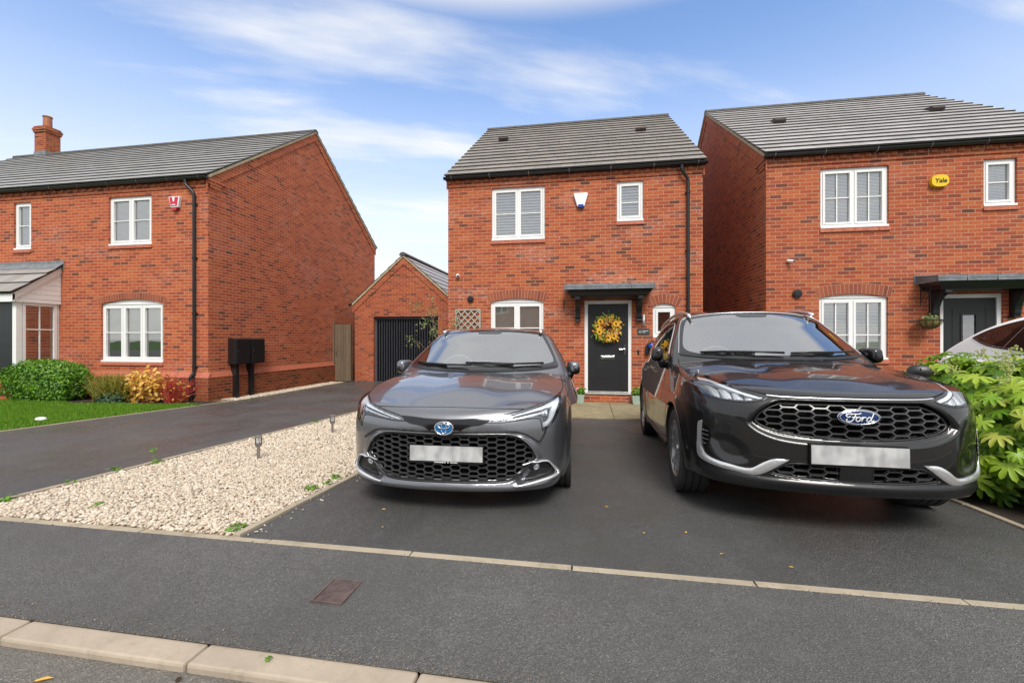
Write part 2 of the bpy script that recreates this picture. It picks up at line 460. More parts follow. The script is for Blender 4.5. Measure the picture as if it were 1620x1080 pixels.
def offset_poly(poly, d):
    """shrink (d>0) a closed polygon"""
    P = np.asarray(poly, float); n = len(P)
    ar = 0.5 * np.sum(P[:, 0] * np.roll(P[:, 1], -1) - np.roll(P[:, 0], -1) * P[:, 1]); s = 1 if ar > 0 else -1
    out = []
    for i in range(n):
        e1 = P[i] - P[i - 1]; e2 = P[(i + 1) % n] - P[i]
        n1 = np.array([-e1[1], e1[0]]) / (np.linalg.norm(e1) + 1e-9) * s; n2 = np.array([-e2[1], e2[0]]) / (np.linalg.norm(e2) + 1e-9) * s
        m = n1 + n2; L = np.linalg.norm(m)
        m = m / (L + 1e-9) / max(.5, L / 2)
        out.append(tuple(P[i] + m * d))
    return out
def mir(poly): return [(-p[0], p[1]) for p in reversed(poly)]

def surface_nets(F, xs, ys, zs):
    s = F < 0
    c = np.zeros(tuple(n - 1 for n in s.shape), np.uint8)
    offs = [(i, j, k) for i in (0, 1) for j in (0, 1) for k in (0, 1)]
    nx, ny, nz = s.shape
    for (i, j, k) in offs: c += s[i:nx - 1 + i, j:ny - 1 + j, k:nz - 1 + k]
    act = (c > 0) & (c < 8)
    I, J, K = np.nonzero(act)
    idx = np.full(act.shape, -1, np.int64); idx[I, J, K] = np.arange(len(I))
    acc = np.zeros((len(I), 3)); cnt = np.zeros(len(I))
    G = [xs, ys, zs]
    for ax in range(3):
        o1, o2 = [a for a in range(3) if a != ax]
        for a in (0, 1):
            for b in (0, 1):
                base = [I, J, K]; base = [base[0].copy(), base[1].copy(), base[2].copy()]
                base[o1] = base[o1] + a; base[o2] = base[o2] + b
                end = [q for q in base]; end[ax] = base[ax] + 1
                f0 = F[tuple(base)]; f1 = F[tuple(end)]
                m = (f0 < 0) != (f1 < 0); t = np.where(m, f0 / np.where(m, f0 - f1, 1), 0)
                p = np.stack([G[q][base[q]] for q in range(3)], 1).astype(float)
                p[:, ax] += t * (G[ax][end[ax]] - G[ax][base[ax]])
                acc[m] += p[m]; cnt[m] += 1
    V = acc / cnt[:, None]
    quads = []
    for ax in range(3):
        o1, o2 = [(1, 2), (2, 0), (0, 1)][ax]
        sl0 = [slice(None)] * 3; sl1 = [slice(None)] * 3; sl0[ax] = slice(0, -1); sl1[ax] = slice(1, None)
        a = s[tuple(sl0)]; b = s[tuple(sl1)]; m = a != b
        E = np.array(np.nonzero(m)).T
        ok = (E[:, o1] > 0) & (E[:, o2] > 0) & (E[:, o1] < s.shape[o1] - 1) & (E[:, o2] < s.shape[o2] - 1); E = E[ok]
        flip = a[tuple(E.T)]
        def cell(d1, d2):
            q = E.copy(); q[:, o1] -= d1; q[:, o2] -= d2; return idx[tuple(q.T)]
        Q = np.stack([cell(1, 1), cell(0, 1), cell(0, 0), cell(1, 0)], 1)
        Q[~flip] = Q[~flip][:, ::-1]
        quads.append(Q)
    return V, np.concatenate(quads)

class Car:
    """body given by H(x,y) top, F(x,z) front, W(y,z) side + greenhouse"""
    def __init__(s, p): s.p = p
    def f(s, x, y, z, cut=True):
        p = s.p; ax = np.abs(x)
        if np.ndim(y) == 1 and np.shape(y) == np.shape(x):
            fr = np.full(np.shape(y), 0.0); mk = y < .85
            if mk.any(): fr[mk] = p['F'](ax[mk], np.broadcast_to(z, ax.shape)[mk])
        else: fr = p['F'](ax, z)
        low = smax((fr - y) * p.get('nf', .95), (ax - p['W'](y, z)), p['k_corner'])
        low = smax(low, (z - p['H'](ax, y)) * .97, p['k_top'])
        low = smax(low, (y - p['R'](ax, z)), .14)
        low = smax(low, p['B'](y) - z, .03)
        g = smax((p['WS'](ax, z) - y) * p['nws'], ax - p['GW'](y, z), p['k_pillar'])
        g = smax(g, z - p['RZ'](ax, y), p['k_roof'])
        g = smax(g, (y - p['RG'](ax, z)) * .85, .12)
        g = smax(g, .7 - z, .01)
        r = smin(low, g, .03)
        if 'extra' in p: r = p['extra'](r, ax, y, z)
        if cut:
            for (wy, wz, wr) in p['arch']:
                cyl = np.sqrt((y - wy) ** 2 + (z - wz) ** 2) - wr
                r = smax(r, -smax(cyl, .60 - ax, .02), .012)
        return r
    def fgrid(s, xs, ys, zs):
        p = s.p; X = xs[:, None, None]; Y = ys[None, :, None]; Z = zs[None, None, :]
        def xz(fn): return fn(np.abs(xs)[:, None], zs[None, :])[:, None, :]
        def yz(fn): return fn(ys[:, None], zs[None, :])[None, :, :]
        def xy(fn): return fn(np.abs(xs)[:, None], ys[None, :])[:, :, None]
        ax = np.abs(X)
        q = dict(p); q['F'] = lambda a, b: xz(p['F']); q['W'] = lambda a, b: yz(p['W']); q['H'] = lambda a, b: xy(p['H'])
        q['R'] = lambda a, b: xz(p['R']); q['WS'] = lambda a, b: xz(p['WS']); q['GW'] = lambda a, b: yz(p['GW']); q['RZ'] = lambda a, b: xy(p['RZ'])
        q['RG'] = lambda a, b: xz(p['RG'])
        c = Car(q); return c.f(X, Y, Z)
    def grad(s, P, cut=True, e=.0015):
        x, y, z = P[:, 0], P[:, 1], P[:, 2]
        f0 = s.f(x, y, z, cut); s._f0 = f0; e = e * .6
        return np.stack([s.f(x + e, y, z, cut) - f0, s.f(x, y + e, z, cut) - f0, s.f(x, y, z + e, cut) - f0], 1) / e
    def project(s, P, it=4, cut=True):
        P = P.copy()
        for _ in range(it):
            g = s.grad(P, cut); v = s._f0
            st = (v / np.maximum((g ** 2).sum(1), .15))[:, None] * g
            L = np.linalg.norm(st, axis=1, keepdims=True)
            P -= st * np.minimum(1, .01 / np.maximum(L, 1e-9))
        return P
    def hit(s, O, D, t0, t1, n=220, cut=False):
        """first surface hit for rays O + t D"""
        O = np.asarray(O, float); D = np.asarray(D, float); N = len(O)
        L = np.linalg.norm(D, axis=1); t = np.full(N, float(t0)); act = np.ones(N, bool)
        for _ in range(90):
            i = np.nonzero(act)[0]
            if not len(i): break
            P = O[i] + D[i] * t[i, None]; v = s.f(P[:, 0], P[:, 1], P[:, 2], cut)
            t[i] += np.clip(v * .72, -.02, .25) / L[i]
            act[i] = (np.abs(v) > 2e-5) & (t[i] < t1)
        return O + D * t[:, None], t < t1
    def lift(s, pts, axis, side=1):
        """2D points -> 3D on the surface. 'y': (x,z) seen from the front; 'x': (y,z) seen from side; 'z': (x,y) from above"""
        a = np.asarray(pts, float)
        if axis == 'y': O = np.stack([a[:, 0], np.full(len(a), -.3), a[:, 1]], 1); D = np.tile([0, 1., 0], (len(a), 1)); r = (0, 3.2)
        elif axis == 'x': O = np.stack([np.full(len(a), 1.2 * side), a[:, 0], a[:, 1]], 1); D = np.tile([-1. * side, 0, 0], (len(a), 1)); r = (0, 1.1)
        else: O = np.stack([a[:, 0], a[:, 1], np.full(len(a), 1.9)], 1); D = np.tile([0, 0, -1.], (len(a), 1)); r = (0, 1.7)
        P, ok = s.hit(O, D, *r)
        g = s.grad(P, False, .003); n = g / np.maximum(np.linalg.norm(g, axis=1, keepdims=True), 1e-9)
        return P, n

def tri_fill(outline, holes, res):
    pts = [Vector(p) for p in outline]; n0 = len(pts); edges = [(i, (i + 1) % n0) for i in range(n0)]
    for h in holes:
        b = len(pts); pts += [Vector(p) for p in h]; edges += [(b + i, b + (i + 1) % len(h)) for i in range(len(h))]
    A = np.array([tuple(p) for p in pts]); mn = A.min(0); mx = A.max(0)
    gx, gy = np.meshgrid(np.arange(mn[0] + res / 2, mx[0], res), np.arange(mn[1] + res / 2, mx[1], res))
    gx = gx.ravel() ; gy = gy.ravel()
    if len(gx):
        sd = polysd(gx, gy, outline)
        keep = sd < -res * .45
        for h in holes: keep &= polysd(gx, gy, h) > res * .45
        pts += [Vector((a, b)) for a, b in zip(gx[keep], gy[keep])]
    r = delaunay_2d_cdt(pts, edges, [], 0, 1e-6)
    V = np.array([tuple(v) for v in r[0]]); F = np.array([f for f in r[2] if len(f) == 3])
    c = V[F].mean(1); k = polysd(c[:, 0], c[:, 1], outline) < 0
    for h in holes: k &= polysd(c[:, 0], c[:, 1], h) > 0
    return V, F[k]

def set_normals(me, N):
    me.polygons.foreach_set('use_smooth', np.ones(len(me.polygons), dtype=bool))
    me.normals_split_custom_set_from_vertices([tuple(float(q) for q in n) for n in N])

def patch(car, outline, axis, name, mat, parent, off=.003, thick=.01, res=.03, side=1, holes=(), step=None, fn=None, push=None):
    """panel that follows the body; fn(P2d, P3d, n) -> extra displacement along the normal"""
    step = step or res * .6
    ol = densify(outline, step); hs = [densify(h, step) for h in holes]
    V2, F = tri_fill(ol, hs, res)
    P, n = car.lift(V2, axis, side)
    d = np.full(len(P), off, float)
    if fn is not None: d = d + fn(V2)
    Q = P + n * d[:, None]
    if push is not None: Q = Q + np.asarray(push)
    # orientation
    a, b, c = Q[F[:, 0]], Q[F[:, 1]], Q[F[:, 2]]; fn_ = np.cross(b - a, c - a)
    fl = (fn_ * n[F[:, 0]]).sum(1) < 0; F = F.copy(); F[fl] = F[fl][:, ::-1]
    V = [tuple(q) for q in Q]; faces = [tuple(int(i) for i in f) for f in F]; N = [tuple(q) for q in n]
    if fn is not None:
        vn = np.zeros_like(Q); fnn = np.cross(Q[F[:, 1]] - Q[F[:, 0]], Q[F[:, 2]] - Q[F[:, 0]])
        for k in range(3): np.add.at(vn, F[:, k], fnn)
        N = [tuple(q) for q in vn / np.maximum(np.linalg.norm(vn, axis=1, keepdims=True), 1e-12)]
    if thick > 0:
        cnt = {}
        for f in faces:
            for i in range(3):
                e = (f[i], f[(i + 1) % 3]); cnt[e] = cnt.get(e, 0) + 1
        bd = [e for e in cnt if (e[1], e[0]) not in cnt]
        mp = {}
        def top(i):
            k = ('t', i)
            if k not in mp: mp[k] = len(V); V.append(V[i]); N.append((0, 0, 0))
            return mp[k]
        def low(i):
            k = ('l', i)
            if k not in mp: mp[k] = len(V); V.append(tuple(np.array(Q[i]) - n[i] * thick)); N.append((0, 0, 0))
            return mp[k]
        rim = []
        for (i, j) in bd:
            ti, tj, li, lj = top(i), top(j), low(i), low(j)
            rim.append((ti, li, lj, tj))
            e = Vector(V[tj]) - Vector(V[ti]); dn = Vector(V[li]) - Vector(V[ti]); q = dn.cross(e).normalized()
            for w in (ti, li, lj, tj): N[w] = tuple(Vector(N[w]) + q)
        faces += rim
        N = [tuple(Vector(q).normalized()) for q in N]
    me = bpy.data.meshes.new(name); me.from_pydata(V, [], faces); me.materials.append(mat); me.update()
    set_normals(me, N)
    o = link(bpy.data.objects.new(name, me)); o.parent = parent; ORG[o.name] = Vector((0, 0, 0))
    return o

def ribbon(mb, car, line, axis, width, off=.001, height=None, side=1, step=.02, closed=False, prof='flat'):
    """strip following a line drawn on the body; adds to mb. prof: flat | round | D-section"""
    L = densify(line, step, closed); P, n = car.lift(L, axis, side)
    if closed: T = np.roll(P, -1, 0) - np.roll(P, 1, 0)
    else: T = np.gradient(P, axis=0)
    T /= np.maximum(np.linalg.norm(T, axis=1, keepdims=True), 1e-9)
    B = np.cross(n, T); B /= np.maximum(np.linalg.norm(B, axis=1, keepdims=True), 1e-9)
    w = width / 2 if np.isscalar(width) else np.interp(np.linspace(0, 1, len(P)), np.linspace(0, 1, len(width)), width)[:, None] / 2
    if prof == 'flat': sec = [(-1, 0), (1, 0)]
    else:
        h = height or width / 2
        sec = [(-1, -h * .6), (-.92, h * .35), (-.6, h * .85), (0, h), (.6, h * .85), (.92, h * .35), (1, -h * .6)]
    k = len(sec); base = len(mb.v)
    for i in range(len(P)):
        wi = w if np.isscalar(w) else w[i, 0]
        for (a, b) in sec: mb.v.append(tuple(P[i] + B[i] * a * wi + n[i] * (off + b)))
    m = len(P)
    for i in range(m if closed else m - 1):
        for j in range(k - 1):
            mb.f.append((base + i * k + j, base + i * k + j + 1, base + ((i + 1) % m) * k + j + 1, base + ((i + 1) % m) * k + j)); mb.m.append(0)

def inset(car, line, axis, depth=.04, side=1): pass

def car_body(car, name, mat, parent, xs, ys, zs, cuts=()):
    """cuts: list of (axis, outline, (lo,hi) limit of the other coordinate)"""
    F = car.fgrid(xs, ys, zs)
    V, Q = surface_nets(F, xs, ys, zs)
    V = car.project(V, 3)
    C = V[Q].mean(1); keep = np.ones(len(Q), bool)
    for (axis, poly, lim) in cuts:
        A = {'y': (0, 2, 1), 'x': (1, 2, 0), 'z': (0, 1, 2)}[axis]
        a, b, c = C[:, A[0]], C[:, A[1]], C[:, A[2]]
        keep &= ~((polysd(a, b, poly) < 0) & (c > lim[0]) & (c < lim[1]))
    Q = Q[keep]
    used = np.unique(Q); mp = np.full(len(V), -1); mp[used] = np.arange(len(used)); V = V[used]; Q = mp[Q]
    g = car.grad(V); N = g / np.maximum(np.linalg.norm(g, axis=1, keepdims=True), 1e-9)
    o = np_mesh(name, V, Q, mat, parent, smooth=True)
    if len(o.data.vertices) == len(N): set_normals(o.data, N)
    return o

def hexmesh(mb, car, poly, cw, ch, bar, off, hgt, axis='y', slant=.35, step=.02, offx=0.0, offz=0.0):
    """honeycomb of flattened hexagons clipped to poly, following the body"""
    P = np.array(poly); x0, z0 = P.min(0); x1, z1 = P.max(0)
    segs = []
    sl = slant * cw * .5; dx = cw - sl; c = int((x1 - x0) / dx / 2) + 3; r = int((z1 - z0) / ch) + 3
    for i in range(-c, c + 1):
        for j in range(-1, r):
            cx = i * dx + offx; cz = z1 - offz - j * ch - (i % 2) * ch * .5
            A = (cx - cw / 2, cz); B = (cx - cw / 2 + sl, cz + ch * .5); Cc = (cx + cw / 2 - sl, cz + ch * .5); F_ = (cx - cw / 2 + sl, cz - ch * .5)
            segs += [(B, Cc), (A, B), (A, F_)]
    base = []
    for a, b in segs:
        L = densify([a, b], .012, False); A_ = np.array(L)
        ins = polysd(A_[:, 0], A_[:, 1], poly) < 0
        run = []
        for q, k in zip(L, ins):
            if k: run.append(q)
            else:
                if len(run) > 1: base.append(run)
                run = []
        if len(run) > 1: base.append(run)
    allp = [q for r_ in base for q in r_]
    if not allp: return
    Pn, N = car.lift(allp, axis); k = 0
    for r_ in base:
        p = Pn[k:k + len(r_)]; n = N[k:k + len(r_)]; k += len(r_)
        T = np.gradient(p, axis=0); T /= np.maximum(np.linalg.norm(T, axis=1, keepdims=True), 1e-9)
        B = np.cross(n, T); B /= np.maximum(np.linalg.norm(B, axis=1, keepdims=True), 1e-9)
        b0 = len(mb.v)
        for q in range(len(p)):
            for (a, h) in ((-.7, -hgt), (-.5, 0), (.5, 0), (.7, -hgt)): mb.v.append(tuple(p[q] + B[q] * a * bar + n[q] * (off + h)))
        for q in range(len(p) - 1):
            for w in range(3):
                mb.f.append((b0 + q * 4 + w, b0 + q * 4 + w + 1, b0 + (q + 1) * 4 + w + 1, b0 + (q + 1) * 4 + w)); mb.m.append(0)

def make_wheel(T, name, x, y, r, w, rim_r, mat_rim, spokes=5, side=1, double=True, steer=0.0):
    """wheel centred at (x,y,r); outer face towards side*x"""
    g = link(bpy.data.objects.new(name, None)); g.parent = T; g.location = (x, y, r); g.rotation_euler = (0, 0, steer); g.empty_display_size = .1; ORG[g.name] = Vector((0, 0, 0))
    s = side; m = MB()
    prof = [(rim_r - .012, -w * .46), (rim_r + .004, -w * .5), (r - .055, -w * .535), (r - .022, -w * .49), (r - .006, -w * .42)]
    # tread with grooves
    gr = []
    for i in range(4):
        c = -w * .36 + i * w * .24
        gr += [(r, c), (r, c + w * .18), (r - .008, c + w * .185), (r - .008, c + w * .235)]
    gr = gr[:-2]
    prof += gr + [(r - .006, w * .42), (r - .022, w * .49), (r - .055, w * .535), (rim_r + .004, w * .5), (rim_r - .012, w * .46)]
    m.lathe([(a, b * s) for a, b in prof], (0, 0, 0), 'x', 56)
    m.build('tyre', M['tyre'], g, autosmooth=35)
    b = MB()
    b.lathe([(rim_r - .012, s * w * .47), (rim_r + .003, s * w * .49), (rim_r - .004, s * w * .50), (rim_r - .014, s * w * .44), (rim_r - .02, s * w * .2), (rim_r - .03, -s * w * .45)], (0, 0, 0), 'x', 56)
    xo = s * w * .44; xi = s * w * .34
    hub = rim_r * .20
    b.lathe([(.0, xo - s * .004), (hub * .55, xo - s * .002), (hub * .62, xo - s * .012), (hub * 1.1, xo - s * .016), (hub * 1.25, xi - s * .02)], (0, 0, 0), 'x', 30)
    def spoke(a0, a1, w0, w1):
        # tapered bar from hub to rim
        p0 = (cos(a0), sin(a0)); p1 = (cos(a1), sin(a1)); R0, R1 = hub * .9, rim_r - .01
        q0 = Vector((0, p0[0] * R0, p0[1] * R0)); q1 = Vector((0, p1[0] * R1, p1[1] * R1)); d = (q1 - q0).normalized(); nn = Vector((0, -d.z, d.y))
        for (ra, wa, xa, rb, wb, xb) in ((0, w0, -.016, .55, (w0 + w1) / 2, -.004), (.55, (w0 + w1) / 2, -.004, 1, w1, .004)):
            A = q0.lerp(q1, ra); B = q0.lerp(q1, rb)
            xA = xo + s * xa; xB = xo + s * xb
            vs = []
            for (P_, ww, xx) in ((A, wa, xA), (B, wb, xB)):
                for (k, dx) in ((-1, -s * .035), (-.85, 0), (.85, 0), (1, -s * .035)):
                    v = P_ + nn * (ww / 2 * k); vs.append((xx + dx, v.y, v.z))
            b.add(vs, [(0, 1, 5, 4), (1, 2, 6, 5), (2, 3, 7, 6), (0, 4, 7, 3)])
    for i in range(spokes):
        a = 2 * pi * i / spokes + .3
        if double:
            spoke(a - .07, a - .20, .030, .030); spoke(a + .07, a + .20, .030, .030)
        else: spoke(a, a, .05, .06)
    b.build('rim', mat_rim, g, autosmooth=30)
    d = MB(); d.lathe([(.02, s * .0), (rim_r * .72, s * .0), (rim_r * .72, -s * .02), (.02, -s * .02)], (0, 0, 0), 'x', 32); d.lathe([(.03, -s * w * .3), (rim_r - .02, -s * w * .3)], (0, 0, 0), 'x', 24)
    d.build('brake_disc', M['dark_metal'], g)
    return g

def car_paint(name, col, flake=.5, rough=.32, metal=.5, drops=0.0):
    t = NT(name); p = t.obj()
    v = t.n('ShaderNodeTexVoronoi', ins={'Vector': p, 'Scale': 900.0}); r = t.sep(v.outputs['Color'])[0]
    c = t.ramp(r, [(0, tuple(x * .8 for x in col)), (1, tuple(min(1, x * (1 + flake)) for x in col))])
    kw = dict(Base_Color=c, Metallic=metal, Roughness=rough, Coat_Weight=1.0, Coat_Roughness=.015, Coat_IOR=1.5, Specular_IOR_Level=.3)
    # faint orange peel plus light road film low on the body
    x, y, z = t.sep(p)
    film = t.m('MULTIPLY', t.smooth(t.noise(p, 7, 5, .65), .45, .75), .05)
    kw['Coat_Roughness'] = t.m('ADD', .012, film)
    n = t.noise(p, 22, 2, .5); b = t.bump(n, .03, .004)
    if drops > 0:
        vv = t.n('ShaderNodeTexVoronoi', ins={'Vector': p, 'Scale': 62.0}); dd = t.smooth(vv.outputs['Distance'], .22, .05)
        sel = t.m('GREATER_THAN', t.sep(vv.outputs['Color'])[1], .62)
        h = t.m('MULTIPLY', t.m('MULTIPLY', dd, sel), drops)
        bb = t.n('ShaderNodeBump', ins={'Strength': .6, 'Distance': .002, 'Height': h, 'Normal': b}); b = bb.outputs[0]
    kw['Coat_Normal'] = b
    t.bsdf(**kw)
    return t.mat

M['paint_grey'] = car_paint('grey_paint', (.175, .178, .192), .5, .33, .85, .5)
M['paint_black'] = car_paint('black_paint_metallic', (.003, .003, .0033), 1.0, .35, .0, .5)
M['paint_white'] = plain('white_car_paint', (.90, .91, .92), .45, spec=.4, var=0)
M['gloss_black'] = plain('gloss_black_trim', (.006, .006, .007), .12, spec=.6, var=0)
M['trim_black'] = plain('satin_black_trim', (.010, .010, .011), .38, var=.1)
M['grille_black'] = plain('grille_black', (.012, .012, .013), .30, var=.1, spec=.6)
M['deep_black'] = plain('grille_depth', (.003, .003, .003), .9, var=0, spec=.1)
M['grille_bar'] = plain('grille_bar', (.045, .045, .048), .28, var=.1, spec=.7)
M['satin_chrome'] = plain('satin_chrome', (.84, .84, .85), .30, 1.0, var=0)
M['tyre'] = plain('tyre_rubber', (.030, .029, .028), .8, var=.25, vscale=14, bump=.25, bscale=90)
M['rim_silver'] = plain('machined_alloy', (.42, .42, .43), .28, .9, var=.1)
M['rim_dark'] = plain('dark_alloy', (.10, .10, .11), .3, .8, var=.1)
M['dark_metal'] = plain('brake_metal', (.12, .11, .10), .45, .9, var=.2)
M['car_interior'] = plain('car_interior', (.20, .20, .20), .8, var=.15)
M['seat_cloth'] = plain('seat_cloth', (.36, .36, .36), .85, var=.15)
M['lamp_glass'] = glass_mat('lamp_glass', (.93, .95, .97), .05)
M['lamp_inner'] = plain('lamp_reflector', (.80, .81, .84), .30, .75, var=.15, vscale=30)
M['lamp_dark'] = plain('lamp_bezel', (.03, .03, .034), .25, var=0)
M['lamp_white'] = plain('daylight_strip', (.80, .82, .85), .25, var=.03)
M['screen_glass'] = glass_mat('windscreen_glass', (.80, .87, .86), .40)
M['side_glass'] = glass_mat('tinted_side_glass', (.10, .11, .115), .10)
M['tint_brown'] = plain('tinted_glass_brown', (.012, .008, .008), .04, spec=.55, var=0)
M['frit'] = plain('ceramic_border', (.010, .010, .011), .08, spec=.6, var=0)
M['blade'] = plain('silver_blade', (.84, .845, .855), .30, .82, var=0)
M['badge_blue'] = plain('badge_blue', (.010, .035, .13), .15, .2, var=0)
M['badge_blue_light'] = plain('badge_light_blue', (.02, .16, .42), .15, .3, var=0)
def plate_mat():
    t = NT('plate_face'); p = t.obj(); x, y, z = t.sep(p)
    n = t.noise(t.comb(t.m('MULTIPLY', x, 14), 0.0, t.m('MULTIPLY', z, 9)), 1.0, 1, .4)
    t.bsdf(Base_Color=t.ramp(n, [(.36, (.34, .34, .345)), (.60, (.52, .52, .515))]), Roughness=.4)
    return t.mat
M['plate'] = plate_mat()

def blob(mb, c, r, e=2.6, nu=20, nv=12, M4=None):
    """super-ellipsoid"""
    def pw(v, p): return math.copysign(abs(v) ** p, v)
    base = len(mb.v); k = 2 / e
    for i in range(nv + 1):
        a = -pi / 2 + pi * i / nv
        for j in range(nu):
            b = 2 * pi * j / nu
            q = Vector((r[0] * pw(cos(a), k) * pw(cos(b), k), r[1] * pw(cos(a), k) * pw(sin(b), k), r[2] * pw(sin(a), k)))
            if M4 is not None: q = M4 @ q
            mb.v.append((c[0] + q.x, c[1] + q.y, c[2] + q.z))
    for i in range(nv):
        for j in range(nu):
            mb.f.append((base + i * nu + j, base + i * nu + (j + 1) % nu, base + (i + 1) * nu + (j + 1) % nu, base + (i + 1) * nu + j)); mb.m.append(0)

def car_interior(T, p):
    """floor, dashboard, steering wheel, seats; p: y_dash,z_dash,w,z_floor,z_seat,z_head"""
    m = MB(); w = p['w']; yd, zd = p['y_dash'], p['z_dash']
    m.prism([(yd - .40, zd - .06), (yd - .1, zd - .01), (yd + .18, zd), (yd + .26, zd - .05), (yd + .20, zd - .30), (yd - .40, zd - .30)], 'x', -w, w)
    m.prism([(yd + .20, zd - .30), (yd + 1.0, zd - .45), (yd + 1.0, zd - .6), (yd + .2, zd - .6)], 'x', -.13, .13)
    m.box(-w, w, yd - .3, yd + 3.0, p['z_floor'] - .03, p['z_floor'])
    m.box(-.11, .11, yd + .10, yd + .12, zd - .01, zd + .10)
    m.build('dashboard', M['car_interior'], T, bevel=.015)
    s = MB(); x0 = -.36; c = Vector((x0, yd + .36, zd - .02)); tl = radians(25)
    R = .185; pts = []
    for i in range(25):
        a = 2 * pi * i / 24; pts.append((c.x + R * cos(a), c.y + R * sin(a) * sin(tl), c.z + R * sin(a) * cos(tl)))
    s.tube(pts, .016, 8, cap=False)
    for a in (0, pi, -pi / 2): s.tube([(c.x, c.y - .02, c.z), (c.x + R * cos(a), c.y + R * sin(a) * sin(tl), c.z + R * sin(a) * cos(tl))], .018, 6)
    blob(s, (c.x, c.y - .02, c.z), (.07, .03, .06)); s.build('steering_wheel', M['car_interior'], T, smooth=True)
    for (sx, sy, sw) in ((-.36, yd + .95, .25), (.36, yd + .95, .25), (-.36, yd + 1.85, .26), (.36, yd + 1.85, .26)):
        s = MB(); zs = p['z_seat']
        blob(s, (sx, sy - .22, zs), (sw, .28, .10), 4); blob(s, (sx, sy + .08, zs + .33), (sw * .95, .09, .36), 3.5)
        blob(s, (sx, sy + .10, p['z_head']), (.125, .055, .10), 3)
        s.build('seat', M['seat_cloth'], T, smooth=True)
    m = MB(); m.tube([(0, p['mirror'][0] - .06, p['mirror'][1] + .05), (0, p['mirror'][0], p['mirror'][1])], .012, 6)
    blob(m, (0, p['mirror'][0], p['mirror'][1] - .03), (.12, .018, .032), 4); m.build('rear_view_mirror', M['trim_black'], T, smooth=True)

def outline_ring(poly, d):
    return poly, offset_poly(poly, d)

def side_lines(mb, car, lines, side):
    for l in lines: ribbon(mb, car, smooth_poly(l, 8, False), 'x', .006, .0006, side=side)

def door_mirror(T, x, y, z, s, paint, w=.052, l=.11, h=.066, yaw=.25, stalk=.07):
    """folded mirror; s=+1 on the car's +x side"""
    g = MB(); Mt = Matrix.Rotation(s * yaw, 3, 'Z')
    blob(g, (x, y, z), (w, l, h), 3.6, 32, 20, Mt)
    o = g.build('door_mirror', paint, T, smooth=True)
    b = MB(); blob(b, (x + s * .010, y - .004, z - .022), (w * .98, l * .98, h * .80), 2.9, 24, 12, Mt)
    b.hexa([(x - s * .10, y - .05, z - h - stalk), (x - s * .02, y - .05, z - h - stalk), (x - s * .02, y + .04, z - h - stalk), (x - s * .10, y + .04, z - h - stalk),
            (x - s * .035, y - .06, z - .02), (x + s * .03, y - .06, z - .02), (x + s * .03, y + .05, z - .02), (x - s * .035, y + .05, z - .02)])
    b.build('mirror_base', M['gloss_black'], o, smooth=True)
    return o

def oval_badge(T, cx, y, cz, rx, rz, dome, mat):
    m = MB(); n = 48; R = 8; base = 0
    for r in range(R + 1):
        k = r / R
        for i in range(n):
            t = 2 * pi * i / n; m.v.append((cx + rx * k * cos(t), y - dome * (1 - k * k), cz + rz * k * sin(t)))
    for r in range(R):
        for i in range(n): m.f.append((r * n + i, r * n + (i + 1) % n, (r + 1) * n + (i + 1) % n, (r + 1) * n + i)); m.m.append(0)
    b0 = len(m.v)
    for i in range(n):
        t = 2 * pi * i / n; m.v.append((cx + rx * cos(t), y + .02, cz + rz * sin(t)))
    for i in range(n): m.f.append((R * n + i, R * n + (i + 1) % n, b0 + (i + 1) % n, b0 + i)); m.m.append(0)
    return m.build('badge', mat, T, autosmooth=50)
def oval_ring(m, cx, y, cz, rx, rz, r, flat=.6):
    pts = [(cx + rx * cos(t), y, cz + rz * sin(t)) for t in np.linspace(0, 2 * pi, 49)]
    m.tube(pts, r, 8, cap=False)

def wiper(T, car, pts, r=.009):
    m = MB(); P, n = car.lift(pts, 'y'); Q = P + n * np.linspace(.030, .022, len(P))[:, None]
    m.tube([tuple(q) for q in Q], [r * 1.2] + [r] * (len(Q) - 2) + [r * .5], 8)
    Q2 = P + n * .012; m.tube([tuple(q) for q in Q2[1:]], r * .7, 6)
    return m.build('wiper', M['trim_black'], T, smooth=True)

def glass_set(T, car, outline, axis, name, glass, border, off=.004, res=.05, side=1, in_poly=None, thick=.003):
    inner = in_poly or offset_poly(outline, border)
    g = patch(car, inner, axis, name, glass, T, off, 0.0, res, side)
    patch(car, outline, axis, 'ceramic_border', M['frit'], g, off, thick, res * .6, side, holes=[inner])
    return g

def plate_obj(T, car, z, y, w, h, tilt=0.0):
    m = MB(); m.box(-w, w, y - .008, y + .001, z - h, z + h)
    o = m.build('number_plate', M['plate'], T, bevel=.004)
    return o
def arc_pts(x0, x1, zs, zc, n=12):
    w = (x1 - x0) / 2; h = max(zc - zs, 1e-3); R = (w * w + h * h) / (2 * h); cx = (x0 + x1) / 2; cz = zc - R
    a = math.asin(w / R)
    return [(cx + R * sin(t), cz + R * cos(t)) for t in np.linspace(-a, a, n)], (cx, cz, R, a)

def hole_rect(x0, x1, z0, z1): return [(x0, z0), (x1, z0), (x1, z1), (x0, z1)]
def hole_arch(x0, x1, z0, zs, zc):
    p, _ = arc_pts(x0, x1, zs, zc)
    return [(x0, z0), (x1, z0)] + list(reversed(p))

def front_wall(mb, x0, x1, z0, z1, y, holes, depth=.11):
    loops = [[(x0, z0), (x1, z0), (x1, z1), (x0, z1)]] + holes
    tr = tessellate_polygon([[Vector((p[0], p[1], 0)) for p in l] for l in loops])
    flat = [p for l in loops for p in l]
    mb.add([(p[0], y, p[1]) for p in flat], [tuple(t) for t in tr])
    for h in holes:
        n = len(h)
        mb.add([(p[0], y, p[1]) for p in h] + [(p[0], y + depth, p[1]) for p in h], [(i, (i + 1) % n, n + (i + 1) % n, n + i) for i in range(n)])

